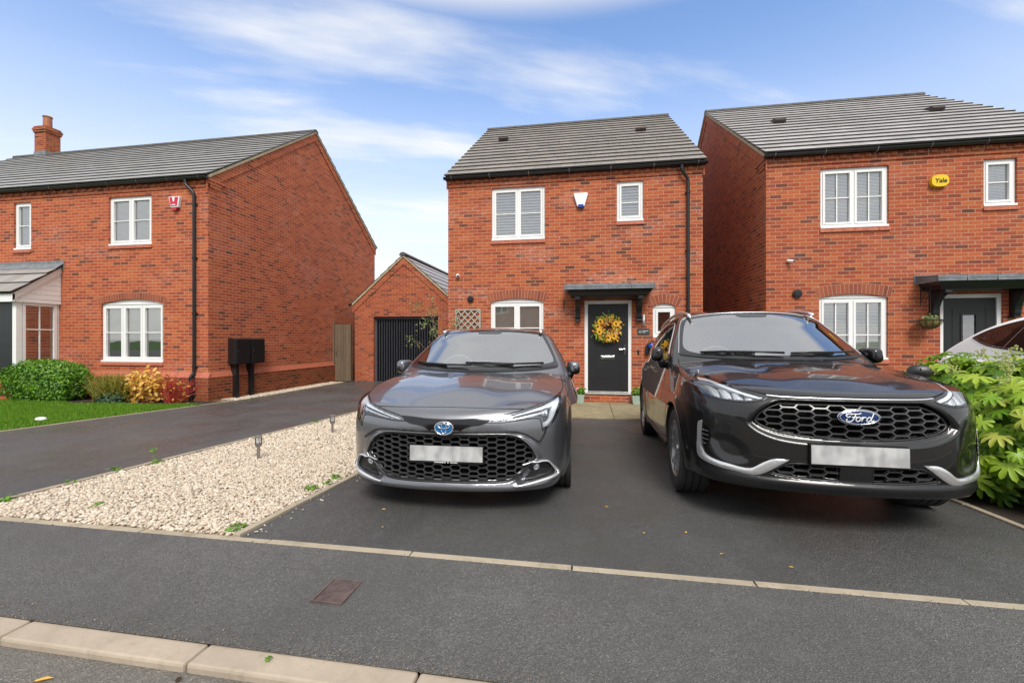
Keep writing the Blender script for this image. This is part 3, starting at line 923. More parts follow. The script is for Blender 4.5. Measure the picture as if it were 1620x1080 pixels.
def side_wall(mb, x, poly):
    tr = tessellate_polygon([[Vector((p[0], p[1], 0)) for p in poly]])
    mb.add([(x, p[0], p[1]) for p in poly], [tuple(t) for t in tr])

def roof_courses(mb, x0, x1, ya, za, yb, zb, n, th=.036):
    """stepped tile courses from the eaves (ya,za) to the ridge (yb,zb)"""
    d = Vector((0, yb - ya, zb - za)); L = d.length; d /= L
    nrm = Vector((0, -d.z, d.y)) if yb > ya else Vector((0, d.z, -d.y))
    if nrm.z < 0: nrm = -nrm
    g = L / n
    A = Vector((0, ya, za))
    for i in range(n):
        # two runs of tiles per course so that joints wander a little
        s0 = i * g; s1 = min(L, (i + 1) * g + .03)
        p0 = A + d * s0 + nrm * 0.0; p1 = A + d * s0 + nrm * (th + rnd.uniform(-.002, .002)); p2 = A + d * s1 + nrm * .004; p3 = A + d * s1 - nrm * .01
        vs = []
        for x in (x0, x1):
            for p in (p0, p1, p2, p3): vs.append((x, p.y, p.z))
        mb.add(vs, [(0, 1, 5, 4), (1, 2, 6, 5), (0, 3, 2, 1), (4, 5, 6, 7), (0, 4, 7, 3)])

def window(parent, x0, x1, z0, z1, Y, lights=2, hbar=True, vbar=False, arch=None, cover='blind', recess=.045, sill=True, fr=.055, sash=.045, zsp=.5, pitch=.028):
    y = Y + recess
    f = MB()
    f.box(x0, x0 + fr, y, y + .07, z0, z1); f.box(x1 - fr, x1, y, y + .07, z0, z1)
    f.box(x0 + fr, x1 - fr, y, y + .07, z1 - fr, z1); f.box(x0 + fr, x1 - fr, y, y + .07, z0, z0 + fr)
    f.box(x0 - .0, x1 + .0, y - .055, y - .001, z0 - .025, z0 + .018)      # white sub-sill nose
    lw = (x1 - x0 - 2 * fr) / lights
    pane = MB(); cov = MB()
    for i in range(lights):
        a = x0 + fr + i * lw; b = a + lw
        if i: f.box(a - .022, a + .022, y + .002, y + .068, z0 + fr, z1 - fr)
        a += .02 if i else 0.0; b -= .02 if i < lights - 1 else 0.0
        s = sash; ys = y - .012
        f.box(a + .003, a + s, ys, y + .05, z0 + fr + .003, z1 - fr - .003); f.box(b - s, b - .003, ys, y + .05, z0 + fr + .003, z1 - fr - .003)
        f.box(a + s, b - s, ys, y + .05, z0 + fr + .003, z0 + fr + s); f.box(a + s, b - s, ys, y + .05, z1 - fr - s, z1 - fr - .003)
        A, B, C, D = a + s, b - s, z0 + fr + s, z1 - fr - s
        if hbar: zm = C + (D - C) * zsp; f.box(A, B, y + .006, y + .03, zm - .011, zm + .011)
        if vbar: xm = (A + B) / 2; f.box(xm - .011, xm + .011, y + .008, y + .028, C, D)
        pane.add([(A, y + .034, C), (B, y + .034, C), (B, y + .034, D), (A, y + .034, D)], [(0, 1, 2, 3)])
        if cover == 'blind':
            k = int((D - C) / pitch); q_ = pitch / .028
            for j in range(k):
                zz = C + (j + .5) * (D - C) / k
                cov.hexa([(A - .01, y + .055, zz - .0120 * q_), (B + .01, y + .055, zz - .0120 * q_), (B + .01, y + .055 + .011 * q_, zz + .009 * q_), (A - .01, y + .055 + .011 * q_, zz + .009 * q_),
                          (A - .01, y + .055, zz - .0105 * q_), (B + .01, y + .055, zz - .0105 * q_), (B + .01, y + .055 + .011 * q_, zz + .0105 * q_), (A - .01, y + .055 + .011 * q_, zz + .0105 * q_)])
        elif cover == 'roller':
            cov.box(A - .01, B + .01, y + .07, y + .074, C + (D - C) * .02, D + .02)
        elif cover == 'half':
            cov.box(A - .01, B + .01, y + .07, y + .074, C + (D - C) * .35, D + .02)
    if arch:
        pts, _ = arc_pts(x0, x1, z1, arch)
        f.prism([(x0, z1 + .001), (x1, z1 + .001)] + list(reversed([(p[0], max(p[1], z1 + .004)) for p in pts])), 'y', y + .012, y + .06)
        f.box(x0 - .005, x1 + .005, y - .018, y + .011, z1 - .008, z1 + .016)
    w = f.build('window', M['upvc'], parent, bevel=.004)
    pane.build('pane', M['glass'], w, fixn=False)
    if cov.v: cov.build('blind', M['blind'] if cover == 'blind' else M['cream_fabric'], w)
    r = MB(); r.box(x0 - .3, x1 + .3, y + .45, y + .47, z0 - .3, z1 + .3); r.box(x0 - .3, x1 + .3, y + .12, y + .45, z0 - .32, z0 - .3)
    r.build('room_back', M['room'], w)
    if sill:
        s = MB()
        n = max(2, int(round((x1 - x0 + .06) / .225))); st = (x1 - x0 + .04) / n
        for i in range(n):
            a = x0 - .02 + i * st
            s.hexa([(a + .003, Y - .035, z0 - .105), (a + st - .003, Y - .035, z0 - .105), (a + st - .003, Y + .06, z0 - .105), (a + .003, Y + .06, z0 - .105),
                    (a + .003, Y - .035, z0 - .050), (a + st - .003, Y - .035, z0 - .050), (a + st - .003, Y + .06, z0 - .022), (a + .003, Y + .06, z0 - .022)])
        s.box(x0 - .018, x1 + .018, Y - .030, Y + .05, z0 - .100, z0 - .056)
        s.build('sill', M['special'], w, bevel=.004)
    return w

def brick_arch(mb, x0, x1, zs, zc, Y, h=.205, ext=.045):
    _, (cx, cz, R, a) = arc_pts(x0 - ext, x1 + ext, zs, zc)
    n = int(round(2 * a * (R + h * .5) / .075)); st = 2 * a / n
    for i in range(n):
        t0 = -a + i * st + .005 / R; t1 = -a + (i + 1) * st - .005 / R
        q = [(cx + r * sin(t), cz + r * cos(t)) for r, t in ((R + .004, t0), (R + .004, t1), (R + h, t1), (R + h, t0))]
        mb.prism(q, 'y', Y - .004, Y + .03)
def arch_bed(mb, x0, x1, zs, zc, Y, h=.205, ext=.045):
    _, (cx, cz, R, a) = arc_pts(x0 - ext, x1 + ext, zs, zc)
    tt = np.linspace(-a, a, 14)
    q = [(cx + (R + .002) * sin(t), cz + (R + .002) * cos(t)) for t in tt] + [(cx + (R + h + .006) * sin(t), cz + (R + h + .006) * cos(t)) for t in reversed(tt)]
    mb.prism(q, 'y', Y - .002, Y + .02)
M['mortar'] = plain('lime_mortar', (.46, .25, .16), .95, var=.15, vscale=20)

def eaves(parent, X0, X1, Y, zE, brick, pipe_x=None, sx=(0, 0)):
    """string course, dentils, gutter with brackets"""
    s = MB()
    z = zE - .245
    a0 = X0 - .022 * sx[0]; a1 = X1 + .022 * sx[1]
    s.box(a0, a1, Y - .022, Y + .02, z, z + .075)
    n = int((X1 - X0) / .225)
    for i in range(n + 1):
        x = X0 + i * .225 + (X1 - X0 - n * .225) / 2
        s.box(max(X0, x - .052), min(X1, x + .052), Y - .045, Y + .02, z + .076, z + .149)
    s.box(X0, X1, Y - .024, Y + .02, z + .0765, z + .148)
    s.box(X0 - .04 * sx[0], X1 + .04 * sx[1], Y - .05, Y + .02, z + .150, z + .225)
    for sgn, x, on in ((-1, X0, sx[0]), (1, X1, sx[1])):
        if on:
            for k, (zz, p, L) in enumerate(((z, .02, .33), (z + .075, .03, .36), (z + .15, .04, .48))):
                s.box(min(x, x + sgn * p), max(x, x + sgn * p), Y + .021, Y + L, zz, zz + .0735)
    s.build('dentil_course', brick, parent)
    g = MB()
    gz_ = zE - .035; yc = Y - .115; r = .056
    prof = [(yc + r * cos(t), gz_ + r * sin(t)) for t in np.linspace(pi, 2 * pi, 9)]
    inn = [(yc + (r - .006) * cos(t), gz_ + (r - .006) * sin(t)) for t in np.linspace(2 * pi, pi, 9)]
    g.prism(prof + inn, 'x', X0 - .07, X1 + .07)
    g.box(X0 - .05, X1 + .05, Y - .052, Y - .045, zE - .09, zE + .03)
    for x in (X0 - .071, X1 + .067): g.prism(prof, 'x', x, x + .004)
    g.build('gutter', M['black_plastic'], parent)
    k = max(2, int((X1 - X0) / .82))
    for i in range(k + 1):
        b = MB(); x = X0 + .12 + i * (X1 - X0 - .24) / k
        b.tube([(x, yc - r - .006, zE - .02), (x, yc - r * .8, gz_ - r * .72), (x, yc, gz_ - r - .008), (x, Y - .055, gz_ - r + .0), (x + .01, Y - .052, gz_ - r - .05)], .0045, 5)
        b.build('gutter_bracket', M['steel'], parent)
    if pipe_x is not None:
        p = MB(); x, dx = pipe_x
        p.tube([(x - dx, yc, gz_ - .03), (x - dx, yc, gz_ - .13), (x - dx * .9, yc + .004, gz_ - .17), (x - dx * .1, Y - .062, gz_ - .33), (x, Y - .058, gz_ - .37), (x, Y - .058, .04)], .034, 14)
        for zz in (4.55, 3.3, 2.0, .75):
            p.lathe([(.034, zz - .03), (.042, zz - .03), (.042, zz + .03), (.034, zz + .03)], (x, Y - .058, 0), 'z', 14)
            p.box(x - .055, x + .055, Y - .03, Y + .002, zz - .012, zz + .012)
        return p
    return None

def gable_trim(parent, X, out, Y0, Yr, Y1, zE, zR, brick):
    """raked brick band, verge mortar on the gable at x=X facing out(+1/-1)"""
    b = MB(); v = MB()
    for ya, yb in ((Y0 - .06, Yr), (Y1 + .06, Yr)):
        sl = (zR - zE) / (yb - ya)
        def z(y, o): return zE + (y - ya) * sl + o
        for (p, o0, o1) in ((.022, -.30, -.012),):
            b.hexa([(X, ya, z(ya, o0)), (X + out * p, ya, z(ya, o0)), (X + out * p, yb, z(yb, o0)), (X, yb, z(yb, o0)),
                    (X, ya, z(ya, o1)), (X + out * p, ya, z(ya, o1)), (X + out * p, yb, z(yb, o1)), (X, yb, z(yb, o1))])
        o0, o1 = -.058, .012
        v.hexa([(X + out * .023, ya, z(ya, o0)), (X + out * .05, ya, z(ya, o0)), (X + out * .05, yb, z(yb, o0)), (X + out * .023, yb, z(yb, o0)),
                (X + out * .023, ya, z(ya, o1)), (X + out * .05, ya, z(ya, o1)), (X + out * .05, yb, z(yb, o1)), (X + out * .023, yb, z(yb, o1))])
    b.build('verge_brick_band', brick, parent)
    v.build('verge_mortar', M['verge'], parent)

def house(name, label, X0, X1, Y0, Y1, zE, zR, brick, side, tile, holes, ncourse=16, zb=-.25, pipe_x=None, sx=(1, 1)):
    T = thing(name, label, 'house', ((X0 + X1) / 2, Y0, 0))
    Yr = (Y0 + Y1) / 2
    w = MB()
    front_wall(w, X0, X1, zb, zE + .02, Y0, holes)
    g = [(Y0, zb), (Y1, zb), (Y1, zE), (Yr, zR - .04), (Y0, zE)]
    side_wall(w, X0, g); side_wall(w, X1, g)
    w.add([(X0, Y1, zb), (X1, Y1, zb), (X1, Y1, zE), (X0, Y1, zE)], [(0, 1, 2, 3)])
    wo = w.build('wall', brick, T, fixn=False)
    r = MB(); ov = .055
    roof_courses(r, X0 - ov, X1 + ov, Y0 - .13, zE + .0, Yr, zR, ncourse)
    roof_courses(r, X0 - ov, X1 + ov, Y1 + .13, zE + .0, Yr, zR, ncourse)
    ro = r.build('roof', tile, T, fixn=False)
    rg = MB(); n = int((X1 - X0) / .45); st = (X1 - X0 + 2 * ov) / n
    for i in range(n):
        a = X0 - ov + i * st
        pts = [(Yr + .12 * cos(t), zR - .035 + .10 * sin(t)) for t in np.linspace(0, pi, 9)]
        inn = [(Yr + .095 * cos(t), zR - .05 + .075 * sin(t)) for t in np.linspace(pi, 0, 9)]
        rg.prism(pts + inn, 'x', a + .004, a + st - .004)
    rg.prism([(Yr + .1 * cos(t), zR - .035 + .085 * sin(t)) for t in np.linspace(0, pi, 9)], 'x', X0 - ov + .02, X1 + ov - .02)
    rg.build('ridge_tiles', M['ridge'], ro)
    p = eaves(T, X0, X1, Y0, zE, brick, pipe_x, sx)
    if sx[0]: gable_trim(T, X0, -1, Y0, Yr, Y1, zE, zR, brick)
    if sx[1]: gable_trim(T, X1, 1, Y0, Yr, Y1, zE, zR, brick)
    return T, p, ro

def roof_vent(parent, x, frac, Y0, Yr, zE, zR):
    y = Y0 - .13 + (Yr - Y0 + .13) * frac; z = zE + (zR - zE) * frac; sl = math.atan2(zR - zE, Yr - Y0 + .13)
    m = MB()
    def P(s, h): return (y + s * cos(sl) - h * sin(sl), z + s * sin(sl) + h * cos(sl))
    m.prism([P(0, .02), P(0, .105), P(.06, .125), P(.36, .035), P(.36, .02)], 'x', x - .13, x + .13)
    for i in range(3): m.prism([P(-.006, .03 + i * .026), P(-.006, .042 + i * .026), P(0, .045 + i * .026), P(0, .03 + i * .026)], 'x', x - .11, x + .11)
    m.build('roof_vent', M['vent'], parent, bevel=.006)
M['vent'] = plain('brown_vent', (.035, .022, .02), .6, var=.2)

def canopy_door(T, cx, Y, win='slit', dz=0.0):
    """door frame, leaf, canopy with two brackets; cx = door centre"""
    x0, x1 = cx - .515, cx + .515; z0, z1 = .20, 2.26
    y = Y + .035
    f = MB(); fr = .075
    f.box(x0, x0 + fr, y, y + .09, z0, z1); f.box(x1 - fr, x1, y, y + .09, z0, z1); f.box(x0 + fr, x1 - fr, y, y + .09, z1 - fr, z1)
    fo = f.build('door_frame', M['upvc'], T, bevel=.004)
    th = MB(); th.box(x0 + .0, x1, y - .05, y + .09, z0 - .035, z0 - .002); th.box(x0 + fr, x1 - fr, y - .015, y + .09, z0 - .001, z0 + .035)
    th.build('threshold', M['steel'], fo, bevel=.004)
    d = MB(); a, b, c_, e = x0 + fr + .004, x1 - fr - .004, z0 + .04, z1 - fr - .004
    gx0, gx1, gz0, gz1 = cx - .11, cx + .11, 1.38, 1.86
    yd = y + .022
    front_wall(d, a, b, c_, e, yd, [hole_rect(gx0, gx1, gz0, gz1)], .02)
    d.add([(a, yd, c_), (b, yd, c_), (b, yd + .045, c_), (a, yd + .045, c_)], [(0, 1, 2, 3)])
    # moulded edge round the glazed slit, vertical board grooves, moulded lower lines
    for q in ((gx0 - .035, gx0, gz0 - .035, gz1 + .035), (gx1, gx1 + .035, gz0 - .035, gz1 + .035), (gx0, gx1, gz0 - .035, gz0), (gx0, gx1, gz1, gz1 + .035)):
        d.box(q[0], q[1], yd - .012, yd + .001, q[2], q[3])
    for k in (.42, .50): d.box(a + .13, b - .13, yd - .004, yd + .001, k, k + .012)
    for k in (.05, .065):
        d.box(a + .10 + k, a + .105 + k, yd - .003, yd + .001, .45, 2.0); d.box(b - .105 - k, b - .10 - k, yd - .003, yd + .001, .45, 2.0)
    do = d.build('door', M['door_black'], T, fixn=False)
    g = MB(); g.add([(gx0, yd + .012, gz0), (gx1, yd + .012, gz0), (gx1, yd + .012, gz1), (gx0, yd + .012, gz1)], [(0, 1, 2, 3)])
    g.build('pane', M['glass'], do, fixn=False)
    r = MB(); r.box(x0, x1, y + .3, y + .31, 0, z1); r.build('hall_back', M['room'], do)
    if win == 'slit':
        l = MB(); l.box(cx - .155, cx + .155, yd - .012, yd, .96, 1.03); l.box(cx - .13, cx + .13, yd - .018, yd - .011, .972, 1.018)
        l.build('letter_plate', M['chrome'], do, bevel=.003)
        h = MB(); hx = b - .06
        h.box(hx - .018, hx + .018, yd - .012, yd, 1.03, 1.27)
        h.tube([(hx, yd - .005, 1.18), (hx, yd - .05, 1.18), (hx - .02, yd - .055, 1.18), (hx - .13, yd - .055, 1.175)], .009, 8)
        h.lathe([(.0, -.006), (.018, -.006), (.018, 0)], (hx, yd - .012, 1.06), 'y', 12)
        h.build('door_handle', M['chrome'], do)
        s = MB(); s.lathe([(.0, -.008), (.010, -.008), (.012, 0)], (cx + .30, yd, 1.55), 'y', 10); s.build('spyhole', M['chrome'], do)
    # canopy
    yf = Y - .56; zt = 2.56 + dz
    c = MB(); c.box(cx - .92, cx + .92, yf, Y, zt - .105, zt - .02)
    c.hexa([(cx - .925, yf - .006, zt - .055), (cx + .925, yf - .006, zt - .055), (cx + .925, Y, zt - .055), (cx - .925, Y, zt - .055),
            (cx - .925, yf - .006, zt - .015), (cx + .925, yf - .006, zt - .015), (cx + .925, Y, zt + .045), (cx - .925, Y, zt + .045)])
    c.box(cx - .96, cx + .96, Y - .012, Y + .001, zt - .10, zt + .075)
    for k in range(5):
        xx = cx - .93 + 1.86 * k / 4
        c.tube([(xx, yf - .012, zt - .11), (xx, yf - .012, zt - .01), (xx, Y - .015, zt + .045), (xx, Y - .015, zt + .07)], .011, 6)
    can = c.build('canopy', M['lead'], T, bevel=.006)
    k = MB()
    for (w0, w1, za, zb_) in ((.885, .855, zt - .107, zt - .165), (.845, .79, zt - .166, zt - .225), (.78, .77, zt - .226, zt - .25)):
        k.hexa([(cx - w1, yf + (.92 - w1), zb_), (cx + w1, yf + (.92 - w1), zb_), (cx + w1, Y, zb_), (cx - w1, Y, zb_),
                (cx - w0, yf + (.92 - w0), za), (cx + w0, yf + (.92 - w0), za), (cx + w0, Y, za), (cx - w0, Y, za)])
    k.build('canopy_moulding', M['black_paint'], can)
    for sgn in (-1, 1):
        bx = cx + sgn * .66
        q = [(Y, zt - .25), (Y - .42, zt - .25), (Y - .42, zt - .31)]
        q += [(Y - .42 + .30 * sin(t), zt - .31 - .36 * (1 - cos(t))) for t in np.linspace(.25, pi / 2, 9)]
        q += [(Y - .10, zt - .73), (Y, zt - .75)]
        bm_ = MB(); bm_.prism([(max(p[0], Y - .42), p[1]) for p in q], 'x', bx - .055, bx + .055)
        bm_.box(bx - .065, bx + .065, Y - .12, Y, zt - .76, zt - .735)
        bm_.box(bx - .04, bx + .04, Y - .11, Y - .098, zt - .7, zt - .45)
        bm_.build('canopy_bracket', M['black_paint'], can, bevel=.006)
    return fo, do

# ---------------------------------------------------------------- middle house
XA, XB, YM = -3.25, 2.43, 10.04
hM = [hole_rect(-2.20, -.965, 3.70, 4.89), hole_rect(.634, 1.20, 4.02, 4.88), hole_arch(-2.227, -.992, 1.06, 2.25, 2.334),
      hole_rect(-.075, .955, .165, 2.26), hole_arch(1.40, 1.875, 1.46, 2.10, 2.175)]
T_mid, pipe, roof = house('brick_house', 'middle detached red brick house with the wreathed black front door and white bell box', XA, XB, YM, 18.96, 5.2, 8.40, M['brick'], None, M['tile_brown'], hM, 16, pipe_x=(2.12, .14))
pipe.build('downpipe', M['black_plastic'], T_mid)
window(T_mid, -2.20, -.965, 3.70, 4.89, YM, pitch=.062)
window(T_mid, .634, 1.20, 4.02, 4.88, YM, lights=1, zsp=.45, pitch=.062)
window(T_mid, -2.227, -.992, 1.06, 2.25, YM, arch=2.334, cover='roller')
window(T_mid, 1.40, 1.875, 1.46, 2.10, YM, lights=1, hbar=False, arch=2.175, cover='', fr=.06, sash=.05)
for q in ((-2.227, -.992, 2.25, 2.334), (1.40, 1.875, 2.10, 2.175)):
    a = MB(); bed = MB(); brick_arch(a, *q, YM); arch_bed(bed, *q, YM)
    ao = a.build('brick_arch', M['arch'], T_mid); bed.build('arch_mortar', M['mortar'], ao)
canopy_door(T_mid, .44, YM)
Yr = (YM + 18.96) / 2
roof_vent(roof, -2.45, .62, YM, Yr, 5.2, 8.4); roof_vent(roof, 1.45, .60, YM, Yr, 5.2, 8.4)
v = MB(); v.lathe([(.0, -.06), (.045, -.06), (.05, -.05), (.075, -.045), (.075, 0)], (-2.70, YM, 2.335), 'y', 20); v.build('flue_vent', M['black_plastic'], T_mid, autosmooth=40)

# ---------------------------------------------------------------- left house
LX0, LX1, YL = -20.9, -8.75, 9.0
hL = [hole_rect(-11.55, -10.31, 3.70, 4.86), hole_rect(-14.47, -13.92, 3.70, 4.88), hole_arch(-11.774, -9.991, .87, 2.25, 2.365)]
T_left, pipeL, roofL = house('brick_house', 'left brick house with white porch, chimney and long blank gable wall', LX0, LX1, YL, 17.2, 5.2, 8.14, M['brick_side'], None, M['tile_left'], hL, 15, pipe_x=(-9.08, .17), sx=(0, 1))
pipeL.tube([(-9.08, YL - .058, .7), (-9.08, YL - .058, .62), (-9.11, YL - .115, .52), (-9.11, YL - .115, -.05)], .036, 14)
pipeL.build('downpipe', M['black_plastic'], T_left)
window(T_left, -11.55, -10.31, 3.70, 4.86, YL)
window(T_left, -14.47, -13.92, 3.70, 4.88, YL, lights=1)
window(T_left, -11.774, -9.991, .87, 2.25, YL, lights=3, arch=2.365, cover='half')
a = MB(); bed = MB(); brick_arch(a, -11.774, -9.991, 2.25, 2.365, YL, h=.16, ext=.07); arch_bed(bed, -11.774, -9.991, 2.25, 2.365, YL, h=.16, ext=.07)
ao = a.build('brick_arch', M['arch'], T_left); bed.build('arch_mortar', M['mortar'], ao)
pl = MB(); P_ = .055; zt = .50
pl.box(LX0, LX1 + P_, YL - P_, YL - .001, -.3, zt); pl.box(LX1 + .001, LX1 + P_, YL, 14.2, -.3, zt)
plo = pl.build('plinth', M['brick_plinth'] if 'brick_plinth' in M else brick_mat('brick_plinth', (.62, .66, .55), .1), T_left, fixn=False)
cp = MB()
for i in range(24):
    y0 = YL + i * .2175; y1 = y0 + .2125
    for (xo, xi, z0, z1, z2) in ((P_ + .004, .028, zt, zt + .012, zt + .062), (.030, .001, zt + .064, zt + .074, zt + .125)):
        if 9.62 < y0 < 9.70 or 10.12 < y0 < 10.25: pass
        cp.hexa([(LX1, y0, z0), (LX1 + xo, y0, z0), (LX1 + xo, y1, z0), (LX1, y1, z0), (LX1, y0, z2), (LX1 + xi, y0, z2), (LX1 + xi, y1, z2), (LX1, y1, z2)])
i = 0
x1 = LX1 + P_
while x1 > LX0 + .4:
    x0 = x1 - .2125
    for (yo, yi, z0, z2) in ((P_ + .004, .028, zt, zt + .062), (.030, .001, zt + .064, zt + .125)):
        cp.hexa([(x0, YL - yo, z0), (x1, YL - yo, z0), (x1, YL, z0), (x0, YL, z0), (x0, YL - yi, z2), (x1, YL - yi, z2), (x1, YL, z2), (x0, YL, z2)])
    x1 -= .2175
cp.build('plinth_capping', M['special'], plo, fixn=False)
for y, z in ((15.0, 2.60), (14.3, 2.66), (12.1, 2.42)):
    v = MB(); v.box(LX1, LX1 + .008, y - .11, y + .11, z - .07, z + .07); v.build('air_brick', M['special'], T_left)
# chimney
ch = MB(); cx0, cx1, cy0, cy1 = -19.95, -19.44, 13.0, 13.46
ch.box(cx0, cx1, cy0, cy1, 7.4, 8.95)
for k, e in ((8.95, .03), (9.03, .05), (9.10, .02)): ch.box(cx0 - e, cx1 + e, cy0 - e, cy1 + e, k, k + .078)
cho = ch.build('chimney', brick_mat('chimney_brick', (.85, .9, .8), .1), roofL)
c = MB(); c.lathe([(.13, 9.17), (.125, 9.5), (.12, 9.56), (.14, 9.58), (.14, 9.62), (.10, 9.62), (.10, 9.3)], ((cx0 + cx1) / 2, 13.23, 0), 'z', 20); 
c.build('chimney_pot', M['terracotta'], cho, autosmooth=40)
c = MB(); c.box(cx0 - .015, cx1 + .015, cy0 - .015, cy1 + .015, 7.6, 8.26); c.build('chimney_flashing', M['lead'], cho)
# porch
px0, px1, pyf = -16.2, -13.02, 8.14
po = MB()
po.box(px1 - .11, px1, pyf, pyf + .11, .42, 2.28)           # corner post
po.box(px1 - .16, px1 - .02, YL - .10, YL - .001, -.1, 2.28)
po.box(px1 - 1.2, px1 - 1.1, pyf, pyf + .11, .42, 2.28)
po.box(px0, px1 + .06, pyf - .10, pyf - .06, 2.26, 2.44)     # fascia
po.box(px0, px1 + .04, pyf - .06, YL, 2.262, 2.284)
po.prism([(pyf - .06, 2.285), (YL - .002, 2.285), (YL - .002, 3.14), (pyf - .06, 2.44)], 'x', px1 + .0, px1 + .035)
for k in range(5): po.box(px1 + .036, px1 + .041, pyf - .03 + k * .0, YL - .01, 2.36 + k * .12, 2.366 + k * .12) if k < 1 else po.box(px1 + .036, px1 + .041, pyf + (k * .12 + .10) * 1.17, YL - .01, 2.36 + k * .12, 2.366 + k * .12)
po.hexa([(px1 + .036, pyf - .11, 2.28), (px1 + .060, pyf - .11, 2.28), (px1 + .060, YL - .003, 3.03), (px1 + .036, YL - .003, 3.03),
         (px1 + .036, pyf - .11, 2.44), (px1 + .060, pyf - .11, 2.44), (px1 + .060, YL - .003, 3.19), (px1 + .036, YL - .003, 3.19)])
poo = po.build('porch', M['upvc'], T_left)
pr_ = MB(); roof_courses(pr_, px0, px1 + .12, pyf - .16, 2.46, YL, 3.24, 3)
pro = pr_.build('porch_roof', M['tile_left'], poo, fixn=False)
fl = MB(); fl.box(px0, px1 + .14, YL - .014, YL - .001, 3.14, 3.36); fl.hexa([(px0, YL - .17, 3.14), (px1 + .13, YL - .17, 3.14), (px1 + .13, YL - .01, 3.28), (px0, YL - .01, 3.28), (px0, YL - .17, 3.15), (px1 + .13, YL - .17, 3.15), (px1 + .13, YL - .01, 3.292), (px0, YL - .01, 3.292)]); fl.build('flashing', M['lead'], pro)
pw = MB(); fx = px1 - .06
ya, yb, za, zb = pyf + .12, YL - .06, .42, 2.255
for (a_, b_, c_, d_) in ((ya, ya + .06, za, zb), (yb - .06, yb, za, zb), (ya + .06, yb - .06, za, za + .06), (ya + .06, yb - .06, zb - .06, zb)): pw.box(fx, fx + .06, a_, b_, c_, d_)
pw.box(fx + .015, fx + .045, ya + .06, yb - .06, 1.62, 1.645); pw.box(fx + .018, fx + .042, (ya + yb) / 2 - .011, (ya + yb) / 2 + .011, za + .06, zb - .06)
pwo = pw.build('porch_side_window', M['upvc'], poo)
g = MB(); g.add([(fx + .03, ya + .06, za + .06), (fx + .03, yb - .06, za + .06), (fx + .03, yb - .06, zb - .06), (fx + .03, ya + .06, zb - .06)], [(0, 1, 2, 3)]); g.build('pane', M['glass'], pwo, fixn=False)
pb = MB(); pb.box(px1 - .115, px1 - .012, pyf + .004, YL - .06, -.2, .419); pb.box(px1 - 1.3, px1 - .012, pyf + .006, pyf + .11, -.2, .417); pb.build('porch_dwarf_wall', M['brick_side'], poo)
pd = MB(); pd.box(px1 - 1.1, px1 - .11, pyf + .06, pyf + .10, .42, 2.26); pd.build('porch_front_glazing', M['black_paint'], poo)

# ---------------------------------------------------------------- right house
RX0, RX1, YR = 3.58, 9.30, 9.77
hR = [hole_rect(4.588, 5.80, 3.63, 4.80), hole_rect(7.39, 7.93, 3.93, 4.80), hole_arch(4.565, 5.786, 1.02, 2.22, 2.29), hole_rect(6.675, 7.705, .165, 2.26)]
T_right, pipeR, roofR = house('brick_house', 'right brick house with a yellow bell box and pale grey tiled roof', RX0, RX1, YR, 18.9, 5.14, 8.32, M['brick_right'], None, M['tile_grey'], hR, 17, sx=(1, 1))
window(T_right, 4.588, 5.80, 3.63, 4.80, YR, vbar=True)
window(T_right, 7.39, 7.93, 3.93, 4.80, YR, lights=1)
window(T_right, 4.565, 5.786, 1.02, 2.22, YR, arch=2.29, vbar=True, zsp=.36)
a = MB(); bed = MB(); brick_arch(a, 4.565, 5.786, 2.22, 2.29, YR); arch_bed(bed, 4.565, 5.786, 2.22, 2.29, YR)
ao = a.build('brick_arch', M['arch'], T_right); bed.build('arch_mortar', M['mortar'], ao)
canopy_door(T_right, 7.19, YR, 'plain')
Yr2 = (YR + 18.9) / 2
roof_vent(roofR, 4.75, .52, YR, Yr2, 5.14, 8.32); roof_vent(roofR, 8.2, .52, YR, Yr2, 5.14, 8.32)
v = MB(); v.lathe([(.0, -.06), (.05, -.06), (.055, -.05), (.085, -.045), (.085, 0)], (4.155, YR, 2.315), 'y', 20); v.build('flue_vent', M['black_plastic'], T_right, autosmooth=40)

# ---------------------------------------------------------------- garage
T_g = thing('garage', 'small gabled brick garage with a dark grey ribbed door behind the shared drive', 'garage', (-6.25, 14.44, -.06))
gx0, gx1, gy0, gy1, ge, gr = -8.10, -4.45, 14.44, 20.5, 2.72, 4.32
gxm = (gx0 + gx1) / 2
w = MB()
poly = [(gx0, -.3), (gx1, -.3), (gx1, ge), (gxm, gr - .05), (gx0, ge)]
hole = [(-7.39, -.3), (-5.03, -.3), (-5.03, 2.19), (-7.39, 2.19)]
front = [(gx0, -.3), (-7.39, -.3), (-7.39, 2.19), (-5.03, 2.19), (-5.03, -.3), (gx1, -.3), (gx1, ge), (gxm, gr - .05), (gx0, ge)]
tr = tessellate_polygon([[Vector((p[0], p[1], 0)) for p in front]])
w.add([(p[0], gy0, p[1]) for p in front], [tuple(t) for t in tr])
w.add([(-7.39, gy0, -.3), (-7.39, gy0, 2.19), (-5.03, gy0, 2.19), (-5.03, gy0, -.3), (-7.39, gy0 + .22, -.3), (-7.39, gy0 + .22, 2.19), (-5.03, gy0 + .22, 2.19), (-5.03, gy0 + .22, -.3)], [(0, 1, 5, 4), (1, 2, 6, 5), (2, 3, 7, 6)])
for x in (gx0, gx1): w.add([(x, gy0, -.3), (x, gy1, -.3), (x, gy1, ge), (x, gy0, ge)], [(0, 1, 2, 3)])
w.build('wall', M['brick_right'], T_g, fixn=False)
gr_ = MB()
